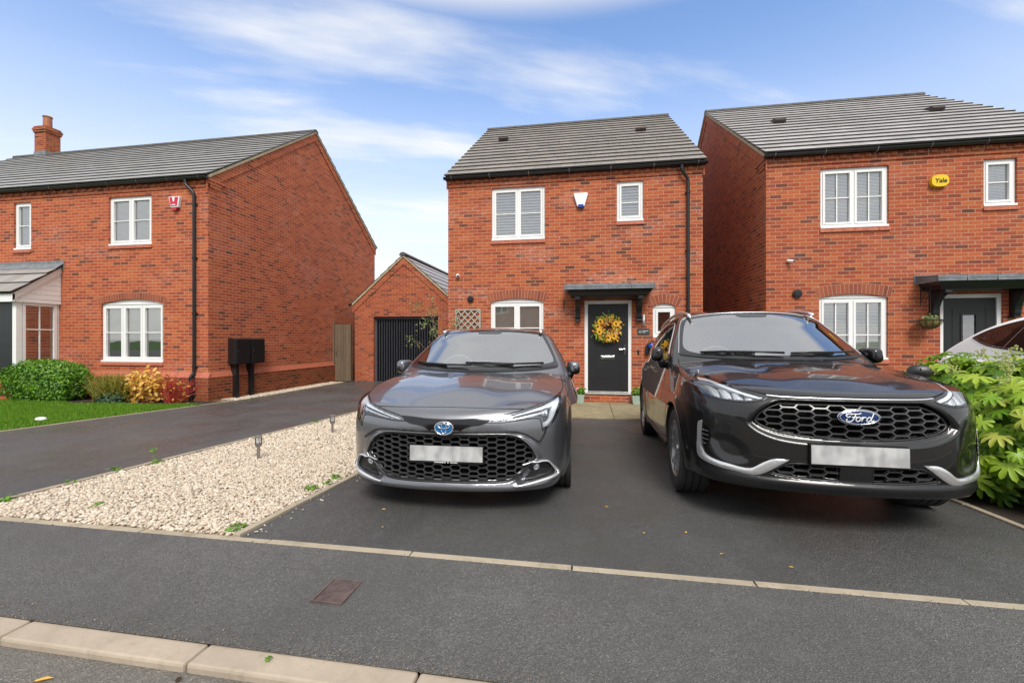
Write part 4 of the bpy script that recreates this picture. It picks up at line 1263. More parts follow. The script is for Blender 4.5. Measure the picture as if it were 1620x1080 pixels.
def groof(sgn):
    xe = gx0 - .12 if sgn < 0 else gx1 + .12
    d = Vector((gxm - xe, 0, gr - ge + .08)); L = d.length; d /= L; n = 7; g = L / n; nr = Vector((-d.z * (-sgn) * -1, 0, abs(d.x)))
    nr = Vector((sgn * abs(d.z), 0, abs(d.x)))
    A = Vector((xe, 0, ge - .08))
    for i in range(n):
        s0 = i * g; s1 = min(L, (i + 1) * g + .03)
        ps = [A + d * s0, A + d * s0 + nr * .028, A + d * s1 + nr * .004, A + d * s1 - nr * .012]
        vs = [(p.x, y, p.z) for y in (gy0 - .06, gy1 + .06) for p in ps]
        gr_.add(vs, [(0, 1, 5, 4), (1, 2, 6, 5), (0, 3, 2, 1), (4, 5, 6, 7), (0, 4, 7, 3)])
groof(-1); groof(1)
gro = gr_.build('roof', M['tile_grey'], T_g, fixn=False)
r = MB(); r.prism([(gxm + .13 * cos(t), gr - .03 + .11 * sin(t)) for t in np.linspace(0, pi, 11)], 'y', gy0 - .09, gy1 + .09); r.build('ridge_tiles', M['ridge'], gro)
b = MB(); v = MB()
for sgn in (-1, 1):
    xe = gx0 - .08 if sgn < 0 else gx1 + .08
    for mb, y0_, y1_, o0, o1 in ((b, gy0 - .022, gy0, -.33, -.05), (v, gy0 - .055, gy0 - .023, -.085, .0)):
        mb.hexa([(xe, y0_, ge - .06 + o0), (gxm, y0_, gr + o0), (gxm, y1_, gr + o0), (xe, y1_, ge - .06 + o0), (xe, y0_, ge - .06 + o1), (gxm, y0_, gr + o1), (gxm, y1_, gr + o1), (xe, y1_, ge - .06 + o1)])
b.build('verge_brick_band', M['brick_right'], T_g); v.build('verge_mortar', M['verge'], T_g)
b = MB(); b.prism([(gx0 - .17 + .05 * cos(t), ge - .08 + .05 * sin(t)) for t in np.linspace(pi, 2 * pi, 7)], 'y', gy0 - .07, gy1); b.build('gutter', M['black_plastic'], T_g)
d = MB(); yd = gy0 + .16
d.box(-7.39, -7.33, yd - .03, yd + .03, -.08, 2.19); d.box(-5.09, -5.03, yd - .03, yd + .03, -.08, 2.19); d.box(-7.33, -5.09, yd - .03, yd + .03, 2.10, 2.19)
n = 24; st = 2.24 / n
for i in range(n):
    x = -7.33 + i * st
    d.hexa([(x, yd, -.06), (x + st * .28, yd - .014, -.06), (x + st * .72, yd - .014, -.06), (x + st, yd, -.06), (x, yd, 2.10), (x + st * .28, yd - .014, 2.10), (x + st * .72, yd - .014, 2.10), (x + st, yd, 2.10)])
    d.add([(x, yd, -.06), (x + st * .28, yd - .014, -.06), (x + st * .28, yd - .014, 2.1), (x, yd, 2.1)], [(0, 1, 2, 3)])
    d.add([(x + st * .28, yd - .014, -.06), (x + st * .72, yd - .014, -.06), (x + st * .72, yd - .014, 2.1), (x + st * .28, yd - .014, 2.1)], [(0, 1, 2, 3)])
    d.add([(x + st * .72, yd - .014, -.06), (x + st, yd, -.06), (x + st, yd, 2.1), (x + st * .72, yd - .014, 2.1)], [(0, 1, 2, 3)])
d.build('garage_door', M['garage_steel'], T_g)

# side gate between gable and garage
T = thing('wooden_gate', 'weathered brown boarded side gate between the blank gable and the garage', 'gate', (-8.40, 14.2, -.08))
g = MB(); ygt = 14.18
for i in range(6): g.box(-8.70 + i * .105, -8.70 + i * .105 + .10, ygt, ygt + .02, -.05, 1.92 + .004 * (i % 2))
g.build('gate_boards', M['wood_fence'], T)
g = MB(); g.box(-8.75, -8.70, ygt - .05, ygt + .05, -.1, 1.98); g.box(-8.07 - .03, -8.07 + .0, ygt + .0, ygt + .06, -.1, 1.95)
for z in (.25, 1.0, 1.72): g.box(-8.70, -8.10, ygt + .021, ygt + .06, z, z + .09)
g.build('gate_post', M['wood_fence'], T)
g = MB(); g.box(-8.66, -8.63, ygt - .012, ygt, .82, 1.02); g.tube([(-8.645, ygt - .005, .86), (-8.645, ygt - .045, .88), (-8.645, ygt - .045, .97), (-8.645, ygt - .005, .99)], .007, 6); g.build('latch', M['steel'], T)

# far house whose gable shows past the garage
T = thing('brick_house', 'far brick gable end just showing over the garage roof', 'house', (-4.0, 30, 0))
w = MB(); q = [(-8.6, -.2), (1, -.2), (1, 5.4), (-2.2, 8.2), (-8.6, 3.45)]
w.prism(q, 'y', 30, 37); w.build('wall', M['brick_side'], T)
r = MB(); r.hexa([(-8.8, 29.9, 3.33), (-2.2, 29.9, 8.22), (-2.2, 37.1, 8.22), (-8.8, 37.1, 3.33), (-8.8, 29.9, 3.42), (-2.2, 29.9, 8.32), (-2.2, 37.1, 8.32), (-8.8, 37.1, 3.42)])
r.hexa([(1.2, 29.9, 5.22), (-2.2, 29.9, 8.22), (-2.2, 37.1, 8.22), (1.2, 37.1, 5.22), (1.2, 29.9, 5.32), (-2.2, 29.9, 8.32), (-2.2, 37.1, 8.32), (1.2, 37.1, 5.32)]); r.build('roof', M['ridge'], T)
def gzf(y):
    """ground height along Y: falls gently from the kerb edging towards the houses"""
    y = np.asarray(y, float)
    return np.where(y > 9.6, -.08, np.where(y > 2.37, .237 - .033 * y, np.where(y > 1.6, .159 - (2.37 - y) * .035, .132)))
def gz(y): return float(gzf(y))

def sheet(name, x0, x1, ys, mat, dz=0.0, **kw):
    ys = list(ys); V = []; F = []
    for y in ys: V += [(x0, y, gz(y) + dz), (x1, y, gz(y) + dz)]
    for i in range(len(ys) - 1): F.append((2 * i, 2 * i + 1, 2 * i + 3, 2 * i + 2))
    m = MB(); m.add(V, F); o = m.build(name, mat, fixn=False)
    o['kind'] = 'structure'
    return o
# base ground reaching the horizon
g = MB(); g.add([(-400, -400, -.45), (400, -400, -.45), (400, 400, -.45), (-400, 400, -.45)], [(0, 1, 2, 3)])
o = g.build('ground', M['lawn_base'], fixn=False); o['kind'] = 'structure'
ys = [2.405, 4, 6, 8.06, 9.6, 10.2]
sheet('driveway', -2.14, 2.86, [2.43, 4, 6, 8.06], M['asphalt_drive'])
sheet('shared_drive', -8.25, -4.42, [2.43, 4, 6, 8, 9.6, 11, 14.7], M['asphalt_shared'])
sheet('neighbour_drive', 3.95, 8.7, [2.43, 4, 6, 8.5, 9.6, 10.0], M['asphalt_drive'], -.002)
sheet('pavement', -14, 9, [1.588, 2.0, 2.385], M['asphalt_pave'], .004)
m = MB(); m.add([(-14, -6.5, .10), (9, -6.5, .10), (9, 1.49, .098), (-14, 1.49, .098)], [(0, 1, 2, 3)])
o = m.build('road', M['asphalt_road'], fixn=False); o['kind'] = 'structure'
sheet('yard', -8.75, 3.6, [9.0, 9.6, 10, 16], M['asphalt_shared'], -.02)

def run_blocks(name, L, a, b, w, mat, label, n0=0.0, top=.006, depth=.12, along='x', fixed=0.0, gap=.008, chamfer=.0, group=None, r=.004):
    """a run of concrete blocks from a to b, individual blocks in one line object"""
    m = MB(); t = a - n0
    while t < b:
        t0 = max(a, t) + gap / 2; t1 = min(b, t + L) - gap / 2
        if t1 - t0 > .02:
            dz = rnd.uniform(-.002, .002); ds = rnd.uniform(-.002, .002)
            if along == 'x':
                z = gz(fixed + w / 2 + (.02 if fixed > 2.3 else 0)) + top + dz
                m.box(t0, t1, fixed + ds, fixed + w + ds, z - depth, z)
            else:
                z0 = gz(t0) + top + dz; z1 = gz(t1) + top + dz; x0 = fixed + ds; x1 = x0 + w
                m.hexa([(x0, t0, z0 - depth), (x1, t0, z0 - depth), (x1, t1, z1 - depth), (x0, t1, z1 - depth), (x0, t0, z0), (x1, t0, z0), (x1, t1, z1), (x0, t1, z1)])
        t += L
    o = m.build(name, mat, bevel=r)
    return tag(o, label, 'edging' if 'edging' in name else 'kerb', group, 'structure')
run_blocks('edging', .915, -9.6, 8, .05, M['edging'], 'pale concrete edging line along the back of the pavement', .55, fixed=2.378, top=.008)
run_blocks('kerb', .915, -5.7, 6, .125, M['kerb'], 'broad buff concrete dropped kerb beside the road', .42, fixed=1.478, top=.0, r=.012)
run_blocks('edging', .915, 2.43, 9.4, .05, M['edging'], 'concrete edging between gravel bed and driveway', .2, fixed=-2.19, top=.02, along='y')
run_blocks('edging', .915, 2.43, 9.0, .05, M['edging'], 'concrete edging between shared drive and gravel bed', .5, fixed=-4.42, top=.03, along='y')
run_blocks('edging', .915, 2.43, 14.0, .05, M['edging'], 'concrete edging between lawn and shared drive', .5, fixed=-8.30, top=.012, along='y')
run_blocks('edging', .915, 2.43, 9.0, .05, M['edging'], 'concrete edging between driveway and flower bed', .3, fixed=2.86, top=.015, along='y')

# paving slabs before the front door
T = thing('paving_path', 'damp mossy paving slab path at the front door', 'paving', (.4, 9.1, 0))
T['kind'] = 'structure'
m = MB()
xs = [-2.1, -1.42, -.745, -.07, .605, 1.285, 1.96, 2.6]
xs = [-2.12, -1.26, -.40, .465, 1.33, 2.19]
for i in range(len(xs) - 1):
    for y0, y1 in ((8.075, 9.04), (9.045, 10.03)):
        z0 = -.012; z1 = 0.0
        m.hexa([(xs[i] + .004, y0, -.1), (xs[i + 1] - .004, y0, -.1), (xs[i + 1] - .004, y1, -.1), (xs[i] + .004, y1, -.1),
                (xs[i] + .004, y0, z0 if y0 < 9 else -.006), (xs[i + 1] - .004, y0, z0 if y0 < 9 else -.006), (xs[i + 1] - .004, y1, -.006 if y0 < 9 else 0), (xs[i] + .004, y1, -.006 if y0 < 9 else 0)])
m.build('slab', M['slab'], T, bevel=.003)
rg = np.random.default_rng(11)
def leaf_tpl(kind='oval'):
    if kind == 'oval':
        v = [(0, 0, 0), (.28, .35, .06), (.22, .75, .03), (0, 1, -.08), (-.22, .75, .03), (-.28, .35, .06), (0, .5, -.02)]
        f = [(0, 1, 6), (1, 2, 6), (2, 3, 6), (3, 4, 6), (4, 5, 6), (5, 0, 6)]
    elif kind == 'blade':
        v = [(-.5, 0, 0), (.5, 0, 0), (.35, .5, .0), (-.35, .5, 0), (0, 1, .1)]; f = [(0, 1, 2), (0, 2, 3), (3, 2, 4)]
    elif kind == 'palm':
        v = [(0, 0, 0)]; f = []
        L = 8; angs = np.linspace(-2.25, 2.25, L); pts = []
        for i, a in enumerate(angs):
            r = 1.0 - .22 * abs(a) / 2.25
            for da, rr, dz in ((-.27, .44, .0), (-.24, .68, .03), (-.16, .88, -.02), (0, 1.0, -.10), (.16, .88, -.02), (.24, .68, .03), (.27, .44, .0)):
                pts.append((a + da, rr * r, dz))
        for (a, r, dz) in pts: v.append((r * sin(a), r * cos(a), dz - .18 * r * r))
        k = len(v)
        for a in angs: v.append((.55 * sin(a), .55 * cos(a), .0 - .09))
        for i in range(L):
            b = 1 + i * 7; c = k + i
            for q in range(6): f.append((b + q, b + q + 1, c))
            f += [(0, b, c), (0, c, b + 6)]
            if i < L - 1: f.append((0, b + 6, b + 7))
    return np.array(v, float), np.array(f, int)
OV = leaf_tpl('oval'); BL = leaf_tpl('blade'); PA = leaf_tpl('palm')

def orient(N, spin, tilt):
    """rotation matrices whose z axis = N (n,3), spun about it, leaf direction (y) tipped by tilt"""
    N = N / np.linalg.norm(N, axis=1, keepdims=True)
    up = np.tile([0, 0, 1.], (len(N), 1)); X = np.cross(up, N); bad = np.linalg.norm(X, axis=1) < 1e-3; X[bad] = [1, 0, 0]
    X /= np.linalg.norm(X, axis=1, keepdims=True); Y = np.cross(N, X)
    c, s_ = np.cos(spin)[:, None], np.sin(spin)[:, None]
    X2 = X * c + Y * s_; Y2 = -X * s_ + Y * c
    ct, st = np.cos(tilt)[:, None], np.sin(tilt)[:, None]
    Y3 = Y2 * ct - N * st; N3 = Y2 * st + N * ct
    return np.stack([X2, Y3, N3], 2)

M['leaf_hedge'] = island_mat('hedge_leaf', [(0, (.06, .16, .012)), (.5, (.13, .32, .02)), (.9, (.22, .46, .03)), (1, (.28, .48, .05))], .42, trans=.3, nmix=.25, spec=.5)
M['leaf_fatsia'] = island_mat('fatsia_leaf', [(0, (.06, .15, .008)), (.3, (.16, .33, .014)), (.7, (.32, .50, .028)), (.93, (.42, .54, .05)), (1, (.54, .50, .10))], .42, nscale=12, trans=.35, nmix=.2, dark=(.16, .28, .01), spec=.5)
M['leaf_yellow'] = island_mat('autumn_leaf', [(0, (.62, .28, .04)), (.5, (.80, .48, .08)), (1, (.84, .62, .20))], .6, trans=.25, nmix=.15)
M['leaf_red'] = island_mat('red_stem', [(0, (.36, .02, .02)), (.6, (.48, .04, .035)), (1, (.42, .10, .06))], .55, nmix=.2)
M['leaf_spiky'] = island_mat('feathery_leaf', [(0, (.10, .16, .02)), (.5, (.24, .30, .04)), (.8, (.44, .34, .05)), (1, (.58, .26, .04))], .6, trans=.2)
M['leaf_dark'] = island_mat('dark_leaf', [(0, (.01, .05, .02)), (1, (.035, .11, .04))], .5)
M['leaf_grass'] = island_mat('grass_blade', [(0, (.07, .18, .008)), (.5, (.13, .30, .014)), (1, (.24, .40, .04))], .55, trans=.35, nmix=.1, spec=.3)
M['leaf_weed'] = island_mat('weed_leaf', [(0, (.08, .22, .015)), (1, (.22, .42, .04))], .5, trans=.3, nmix=.15)
M['leaf_rose'] = island_mat('climber_leaf', [(0, (.14, .22, .05)), (.5, (.30, .40, .12)), (.85, (.40, .40, .20)), (1, (.55, .33, .26))], .5, trans=.3)
M['stem'] = plain('woody_stem', (.13, .09, .05), .85, var=.3)
M['stem_green'] = plain('green_stem', (.16, .22, .05), .7, var=.2)
M['petal_mix'] = island_mat('wreath_petal', [(0, (.55, .10, .015)), (.3, (.72, .28, .02)), (.6, (.80, .48, .03)), (.8, (.35, .36, .06)), (1, (.62, .42, .32))], .6, nmix=.1)
M['petal_gold'] = plain('sunflower_petal', (.80, .42, .02), .6, var=.15)
M['petal_brown'] = plain('flower_centre', (.05, .02, .01), .9, var=.3)
M['petal_pink'] = island_mat('pink_petal', [(0, (.66, .22, .22)), (.6, (.75, .40, .38)), (1, (.80, .62, .55))], .6, nmix=.1)
M['stone_gravel'] = island_mat('cream_gravel', [(0, (.10, .09, .08)), (.015, (.28, .24, .20)), (.07, (.46, .38, .29)), (.30, (.56, .47, .36)), (.6, (.67, .585, .47)), (.85, (.75, .68, .58)), (1, (.60, .42, .30))], .75, nscale=90, nmix=.3, dark=(.26, .20, .14), spec=.35)

def leaf_cloud(name, mat, parent, centre, rad, n, size, tpl=OV, shell=.55, power=2.4, flat=.45, zmin=0.0, sq=(1, 1.15, 1), lump=.14, up=.35):
    """leaves spread through a lumpy rounded volume"""
    c = np.array(centre); r = np.array(rad)
    d = rg.normal(size=(n, 3)); d /= (np.abs(d) ** power).sum(1)[:, None] ** (1 / power)
    ph = rg.uniform(0, 6.28, 6)
    lum = 1 + lump * (np.sin(d[:, 0] * 5 + ph[0]) * np.sin(d[:, 1] * 6 + ph[1]) + .7 * np.sin(d[:, 2] * 7 + d[:, 0] * 4 + ph[2]) * .8)
    k = (shell + (1 - shell) * rg.uniform(0, 1, n) ** .6) * lum
    P = c + d * r * k[:, None]
    ok = P[:, 2] > zmin; P = P[ok]; d = d[ok]; m = len(P)
    N = d * [1, 1, 1] + rg.normal(0, flat, (m, 3)) + [0, 0, up]
    S = rg.uniform(.65, 1.25, m)[:, None] * size * np.array(sq)
    V, F = scatter(tpl[0], tpl[1], P, orient(N, rg.uniform(0, 6.28, m), rg.uniform(0, .6, m)), S)
    return np_mesh(name, V, F, mat, parent, smooth=(tpl is PA))

M['grit'] = island_mat('fine_grit', [(0, (.07, .06, .05)), (.5, (.20, .16, .12)), (1, (.38, .31, .23))], .9, nscale=90, nmix=.3)
# ---------------------------------------------------------------- gravel bed
def stones(name, x0, x1, y0, y1, n, s0, label, tilt=None, zoff=0.0, mat='stone_gravel', bias=None):
    t = (1 + 5 ** .5) / 2
    iv = np.array([(-1, t, 0), (1, t, 0), (-1, -t, 0), (1, -t, 0), (0, -1, t), (0, 1, t), (0, -1, -t), (0, 1, -t), (t, 0, -1), (t, 0, 1), (-t, 0, -1), (-t, 0, 1)]) / 1.9
    jf = np.array([(0, 11, 5), (0, 5, 1), (0, 1, 7), (0, 7, 10), (0, 10, 11), (1, 5, 9), (5, 11, 4), (11, 10, 2), (10, 7, 6), (7, 1, 8), (3, 9, 4), (3, 4, 2), (3, 2, 6), (3, 6, 8), (3, 8, 9), (4, 9, 5), (2, 4, 11), (6, 2, 10), (8, 6, 7), (9, 8, 1)])
    Vs = []; Fs = []; b = 0; groups = 6
    for g in range(groups):
        m = n // groups
        tv = iv * rg.uniform(.72, 1.2, (12, 1)) + rg.normal(0, .07, (12, 3))
        P = np.stack([rg.uniform(x0, x1, m), rg.uniform(y0, y1, m), np.zeros(m)], 1)
        if bias is not None: P[:, 1] = y0 + (y1 - y0) * rg.uniform(0, 1, m) ** bias
        sz = s0 * rg.uniform(.55, 1.3, m) * np.where(rg.uniform(0, 1, m) > .94, 1.35, 1)
        P[:, 2] = gzf(P[:, 1]) + zoff + sz * .15 + rg.uniform(-.006, .010, m)
        S = sz[:, None] * np.stack([rg.uniform(.8, 1.35, m), rg.uniform(.7, 1.1, m), rg.uniform(.45, .75, m)], 1)
        R = orient(rg.normal(0, .35, (m, 3)) + [0, 0, 1], rg.uniform(0, 6.28, m), np.zeros(m))
        V, F = scatter(tv, jf, P, R, S); Vs.append(V); Fs.append(F + b); b += len(V)
    o = np_mesh(name, np.concatenate(Vs), np.concatenate(Fs), M[mat])
    return tag(o, label, 'gravel', None, 'stuff')
sheet('gravel_base', -4.37, -2.19, [2.43, 4, 6, 8, 9.0], plain('gravel_bed_base', (.30, .24, .17), .95, var=.5, vscale=60, bump=.8, bscale=90), .004)
stones('gravel', -4.36, -2.205, 2.435, 4.6, 27000, .0125, 'cream and buff gravel chippings filling the bed', zoff=.008)
stones('gravel', -4.36, -2.205, 4.6, 9.0, 26000, .0155, 'cream and buff gravel chippings filling the bed', zoff=.008)
stones('gravel', -8.74, -8.26, 9.3, 13.9, 4200, .017, 'narrow strip of pale gravel below the blank gable wall', zoff=.012)
sheet('gravel_strip_base', -8.75, -8.25, [8.9, 9.6, 14.2], plain('strip_base', (.20, .17, .10), .95, var=.5, vscale=40), .006)

stones('grit', -4.5, 2.2, 1.590, 1.680, 1900, .0030, 'buff grit gathered where the pavement meets the kerb', zoff=.004, mat='grit', bias=2.6)
stones('grit', -4.5, 2.6, 2.345, 2.378, 700, .0026, 'fine grit gathered along the pavement side of the edging', zoff=.003, mat='grit')
stones('grit', -2.13, -2.02, 2.46, 5.5, 48, .0075, 'stray chippings spilled onto the driveway', zoff=.002)
# ---------------------------------------------------------------- lawn, soil
sheet('lawn_soil', -24, -8.30, [2.43, 4, 6, 8.2], M['lawn_base'], .0)
sheet('bed_soil', -24, -8.26, [8.2, 8.6, 9.0], M['soil'], .012)
sheet('flower_bed_soil', 2.91, 3.95, [2.43, 4, 6, 9.7], M['soil'], .01)
n = 95000
u = rg.uniform(0, 1, n); Y = 4.4 + (8.45 - 4.4) * u ** .9; X = rg.uniform(-16.5, -8.31, n)
ok = (X > -8.4 - (Y - 4) * 2.2) & (Y < 8.28 + .15 * np.sin(X * 2.1) - .5 * np.exp(-((X + 11.1) / .6) ** 2)); X, Y = X[ok], Y[ok]; m = len(X)
P = np.stack([X, Y, gzf(Y)], 1)
R = orient(np.stack([rg.normal(0, 1, m), rg.normal(0, 1, m), rg.uniform(.0, .5, m)], 1), rg.uniform(-.5, .5, m), rg.uniform(-.3, .3, m))
V, F = scatter(BL[0], BL[1], P, R, np.stack([rg.uniform(.006, .010, m), rg.uniform(.03, .07, m), np.full(m, .03)], 1))
tag(np_mesh('lawn_grass', V, F, M['leaf_grass']), 'bright green mown lawn grass beside the shared drive', 'grass', None, 'stuff')

# ---------------------------------------------------------------- big palmate shrub by the black SUV
M['bud'] = plain('pale_bud', (.42, .44, .16), .7, var=.2)
T = thing('leafy_shrub', 'large lime green shrub with big hand shaped leaves beside the black SUV', 'shrub', (3.75, 4.5, .09))
def fatsia_leaves(n):
    c = np.array([3.84, 4.50, .49]); r = np.array([.97, 1.30, .79])
    d = rg.normal(size=(n, 3)); d[:, 2] = np.abs(d[:, 2]) * 1.0 - .25; d /= np.linalg.norm(d, axis=1, keepdims=True)
    ph = [1.1, 2.7]
    lum = 1 + .12 * np.sin(d[:, 0] * 6 + ph[0]) * np.sin(d[:, 1] * 5 + ph[1]) + .05 * rg.normal(size=n)
    k = rg.uniform(.62, 1.0, n) ** .5 * lum
    P = c + d * r * k[:, None]; P[:, 2] = np.maximum(P[:, 2], .22)
    N = d + rg.normal(0, .28, (n, 3)) + [0, -.15, .75]
    # leaf direction outwards and drooping
    N /= np.linalg.norm(N, axis=1, keepdims=True)
    Yd = d + rg.normal(0, .35, (n, 3)); Yd -= (Yd * N).sum(1)[:, None] * N; Yd /= np.linalg.norm(Yd, axis=1, keepdims=True)
    Xd = np.cross(Yd, N); R = np.stack([Xd, Yd, N], 2)
    s = rg.uniform(.065, .140, n)
    S = np.stack([s, s, s * rg.uniform(.8, 1.6, n)], 1)
    return scatter(PA[0], PA[1], P, R, S), P, c
(V, F), P, c = fatsia_leaves(2500)
np_mesh('leaves', V, F, M['leaf_fatsia'], T)
st = MB()
for p in P[::4]:
    q = Vector(p); b = Vector((3.75 + (p[0] - 3.75) * .15, 4.5 + (p[1] - 4.5) * .15, .12))
    st.tube([b, b.lerp(q, .5) + Vector((0, 0, -.08)), q], [.012, .008, .004], 5)
st.build('stems', M['stem_green'], T, smooth=True)
fb = MB()
for i in range(16):
    a = rnd.uniform(0, 6.28); cx_, cy_ = 3.72 + rnd.uniform(-.55, .5), 4.2 + rnd.uniform(-.6, .7); cz_ = .48 + .78 * math.sqrt(max(.05, 1 - ((cx_ - 3.8) / .98) ** 2 - ((cy_ - 4.5) / 1.3) ** 2)) + .03
    fb = MB()
    for k in range(22):
        d_ = Vector((rnd.gauss(0, 1), rnd.gauss(0, 1), rnd.gauss(.4, 1))).normalized() * rnd.uniform(.03, .065)
        blob(fb, (cx_ + d_.x, cy_ + d_.y, cz_ + d_.z), (.007, .007, .007), 2, 6, 4); fb.tube([(cx_, cy_, cz_ - .02), (cx_ + d_.x, cy_ + d_.y, cz_ + d_.z)], .0015, 4)
    fb.build('flower_head', M['bud'], T)

# ground leaves in the bed
for i in range(7):
    y = 3.15 + i * .21 + rnd.uniform(-.05, .05); x = 3.02 + rnd.uniform(0, .5)
    t_ = thing('ground_cover_plant', 'small green seedling on the dark soil under the lime shrub', 'plant', (x, y, gz(y)), 0, 'seedlings on the soil by the black SUV')
    leaf_cloud('leaves', M['leaf_weed'], t_, (x, y, gz(y) + .02), (.06, .06, .05), 40, .035, zmin=gz(y), lump=0)

# ---------------------------------------------------------------- planting before the left house
T = thing('rounded_hedge', 'dense rounded green bush under the white porch side window', 'hedge', (-12.75, 8.4, -.05))
leaf_cloud('leaves', M['leaf_hedge'], T, (-12.66, 8.45, .40), (1.0, .45, .50), 12000, .062, power=3.2, shell=.82, flat=.7, zmin=-.05, lump=.05)
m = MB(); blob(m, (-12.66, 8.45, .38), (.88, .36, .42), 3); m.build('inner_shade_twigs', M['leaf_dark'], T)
T = thing('feathery_shrub', 'upright feathery shrub turning orange between the round hedge and the yellow leaved shrub', 'shrub', (-10.95, 8.55, -.05))
n = 900; P = np.stack([rg.normal(-10.85, .16, n), rg.normal(8.55, .10, n), np.full(n, -.05)], 1)
dirs = np.stack([rg.normal(-.05, .48, n), rg.normal(-.05, .30, n), rg.uniform(.7, 1.3, n)], 1); dirs /= np.linalg.norm(dirs, axis=1, keepdims=True)
Xd = np.cross(dirs, rg.normal(size=(n, 3))); Xd /= np.linalg.norm(Xd, axis=1, keepdims=True); R = np.stack([Xd, dirs, np.cross(Xd, dirs)], 2)
V, F = scatter(BL[0], BL[1], P, R, np.stack([rg.uniform(.008, .018, n), rg.uniform(.4, .82, n), np.full(n, .2)], 1)); V1, F1 = V, F
n = 2600; tt = rg.integers(0, 900, n); kk = rg.uniform(.3, .95, n); P = np.array([P[i] + dirs[i] * .68 * k for i, k in zip(tt, kk)])
V, F = scatter(BL[0], BL[1], P, orient(rg.normal(size=(n, 3)), rg.uniform(0, 6.28, n), np.zeros(n)), np.stack([np.full(n, .009), rg.uniform(.04, .09, n), np.full(n, .03)], 1))
np_mesh('foliage', np.concatenate([V1, V]), np.concatenate([F1, F + len(V1)]), M['leaf_spiky'], T)
T = thing('low_plant', 'low dark green plant at the foot of the feathery shrub', 'plant', (-10.65, 8.3, -.05))
leaf_cloud('leaves', M['leaf_dark'], T, (-10.6, 8.3, .02), (.36, .18, .16), 700, .05, zmin=-.04)
T = thing('yellow_leaf_shrub', 'golden yellow leaved shrub between the feathery shrub and the red stemmed dogwood', 'shrub', (-9.85, 8.5, -.05))
leaf_cloud('leaves', M['leaf_yellow'], T, (-9.85, 8.48, .34), (.48, .28, .38), 640, .095, shell=.3, flat=.9, zmin=-.02, lump=.2)
m = MB()
for i in range(26):
    a = rnd.uniform(-.5, .5); b = rnd.uniform(-.3, .3); h = rnd.uniform(.4, .66)
    m.tube([(-9.85 + a * .2, 8.5 + b * .2, -.05), (-9.85 + a * .55, 8.5 + b * .5, h * .5), (-9.85 + a * .85, 8.5 + b * .7, h)], [.007, .005, .002], 5)
m.build('stems', M['leaf_red'], T)
T = thing('red_stem_dogwood', 'red stemmed dogwood with few yellow leaves at the foot of the black downpipe', 'shrub', (-9.2, 8.6, -.05))
m = MB()
for i in range(120):
    a = rnd.gauss(0, .42); b = rnd.gauss(-.05, .2); h = rnd.uniform(.3, .62) * (1 - .35 * abs(a))
    m.tube([(-9.25 + a * .15, 8.6 + b * .3, -.05), (-9.25 + a * .5, 8.6 + b * .6, h * .55), (-9.25 + a * .95, 8.6 + b, h)], [.007, .005, .0025], 5)
    if i % 2: m.tube([(-9.25 + a * .5, 8.6 + b * .6, h * .55), (-9.25 + a * .8 + .04, 8.6 + b, h * .85)], [.004, .002], 5)
m.build('stems', M['leaf_red'], T)
leaf_cloud('leaves', M['leaf_yellow'], T, (-9.2, 8.55, .22), (.46, .25, .26), 60, .06, shell=.2, flat=.9, zmin=-.02)

# ---------------------------------------------------------------- climber and trellis on the middle house
T = thing('climbing_rose', 'sparse climber with arching pale leafed stems at the left corner of the middle house', 'climber', (-3.3, 9.8, -.05))
m = MB(); lp = []
paths = [[(-3.3, 9.85, -.05), (-3.35, 9.85, 1.0), (-3.5, 9.8, 1.8), (-3.75, 9.7, 2.15), (-4.05, 9.65, 2.22)], [(-3.3, 9.85, -.05), (-3.2, 9.9, 1.2), (-3.1, 9.93, 1.7), (-2.9, 9.95, 1.95)],
         [(-3.3, 9.85, -.05), (-3.5, 9.8, .9), (-3.8, 9.7, 1.3), (-4.1, 9.6, 1.45)], [(-3.3, 9.85, .2), (-3.4, 9.8, 1.3), (-3.62, 9.75, 1.75), (-3.8, 9.7, 1.72)], [(-3.3, 9.85, .2), (-3.45, 9.8, 1.4), (-3.55, 9.7, 2.0), (-3.5, 9.75, 2.4)],
         [(-3.2, 9.9, 1.2), (-2.95, 9.93, 1.45), (-2.7, 9.95, 1.6)], [(-3.2, 9.9, .9), (-2.85, 9.93, 1.2), (-2.6, 9.95, 1.4)]]
for p in paths:
    q = smooth_poly_3(p) if 'smooth_poly_3' in globals() else p
    m.tube(q, [.012] + [.007] * (len(q) - 2) + [.003], 6)
    for a, b in zip(q[1:-1], q[2:]):
        for k in range(34): lp.append([a[i] + (b[i] - a[i]) * rnd.random() + rnd.gauss(0, .055) for i in range(3)])
m.build('stems', M['stem'], T, smooth=True)
P = np.array(lp); P[:, 1] = np.minimum(P[:, 1], 10.0); n = len(P)
V, F = scatter(OV[0], OV[1], P, orient(rg.normal(0, .8, (n, 3)) + [0, -.4, .5], rg.uniform(0, 6.28, n), np.zeros(n)), rg.uniform(.04, .075, n)[:, None] * np.array([.8, 1, 1]))
np_mesh('leaves', V, F, M['leaf_rose'], T)
T = thing('wall_trellis', 'small pale diamond lattice trellis panel left of the ground floor window', 'trellis', (-2.76, 10.0, 1.3))
x0, x1, z0, z1, yt = -3.06, -2.455, 1.22, 2.10, YM - .03
m = MB(); w = .028
m.box(x0, x0 + w, yt - .02, yt + .0, z0, z1); m.box(x1 - w, x1, yt - .02, yt, z0, z1); m.box(x0 + w, x1 - w, yt - .02, yt, z1 - w, z1); m.box(x0 + w, x1 - w, yt - .02, yt, z0, z0 + w)
m.build('frame', M['grey_trellis'], T)
m = MB()
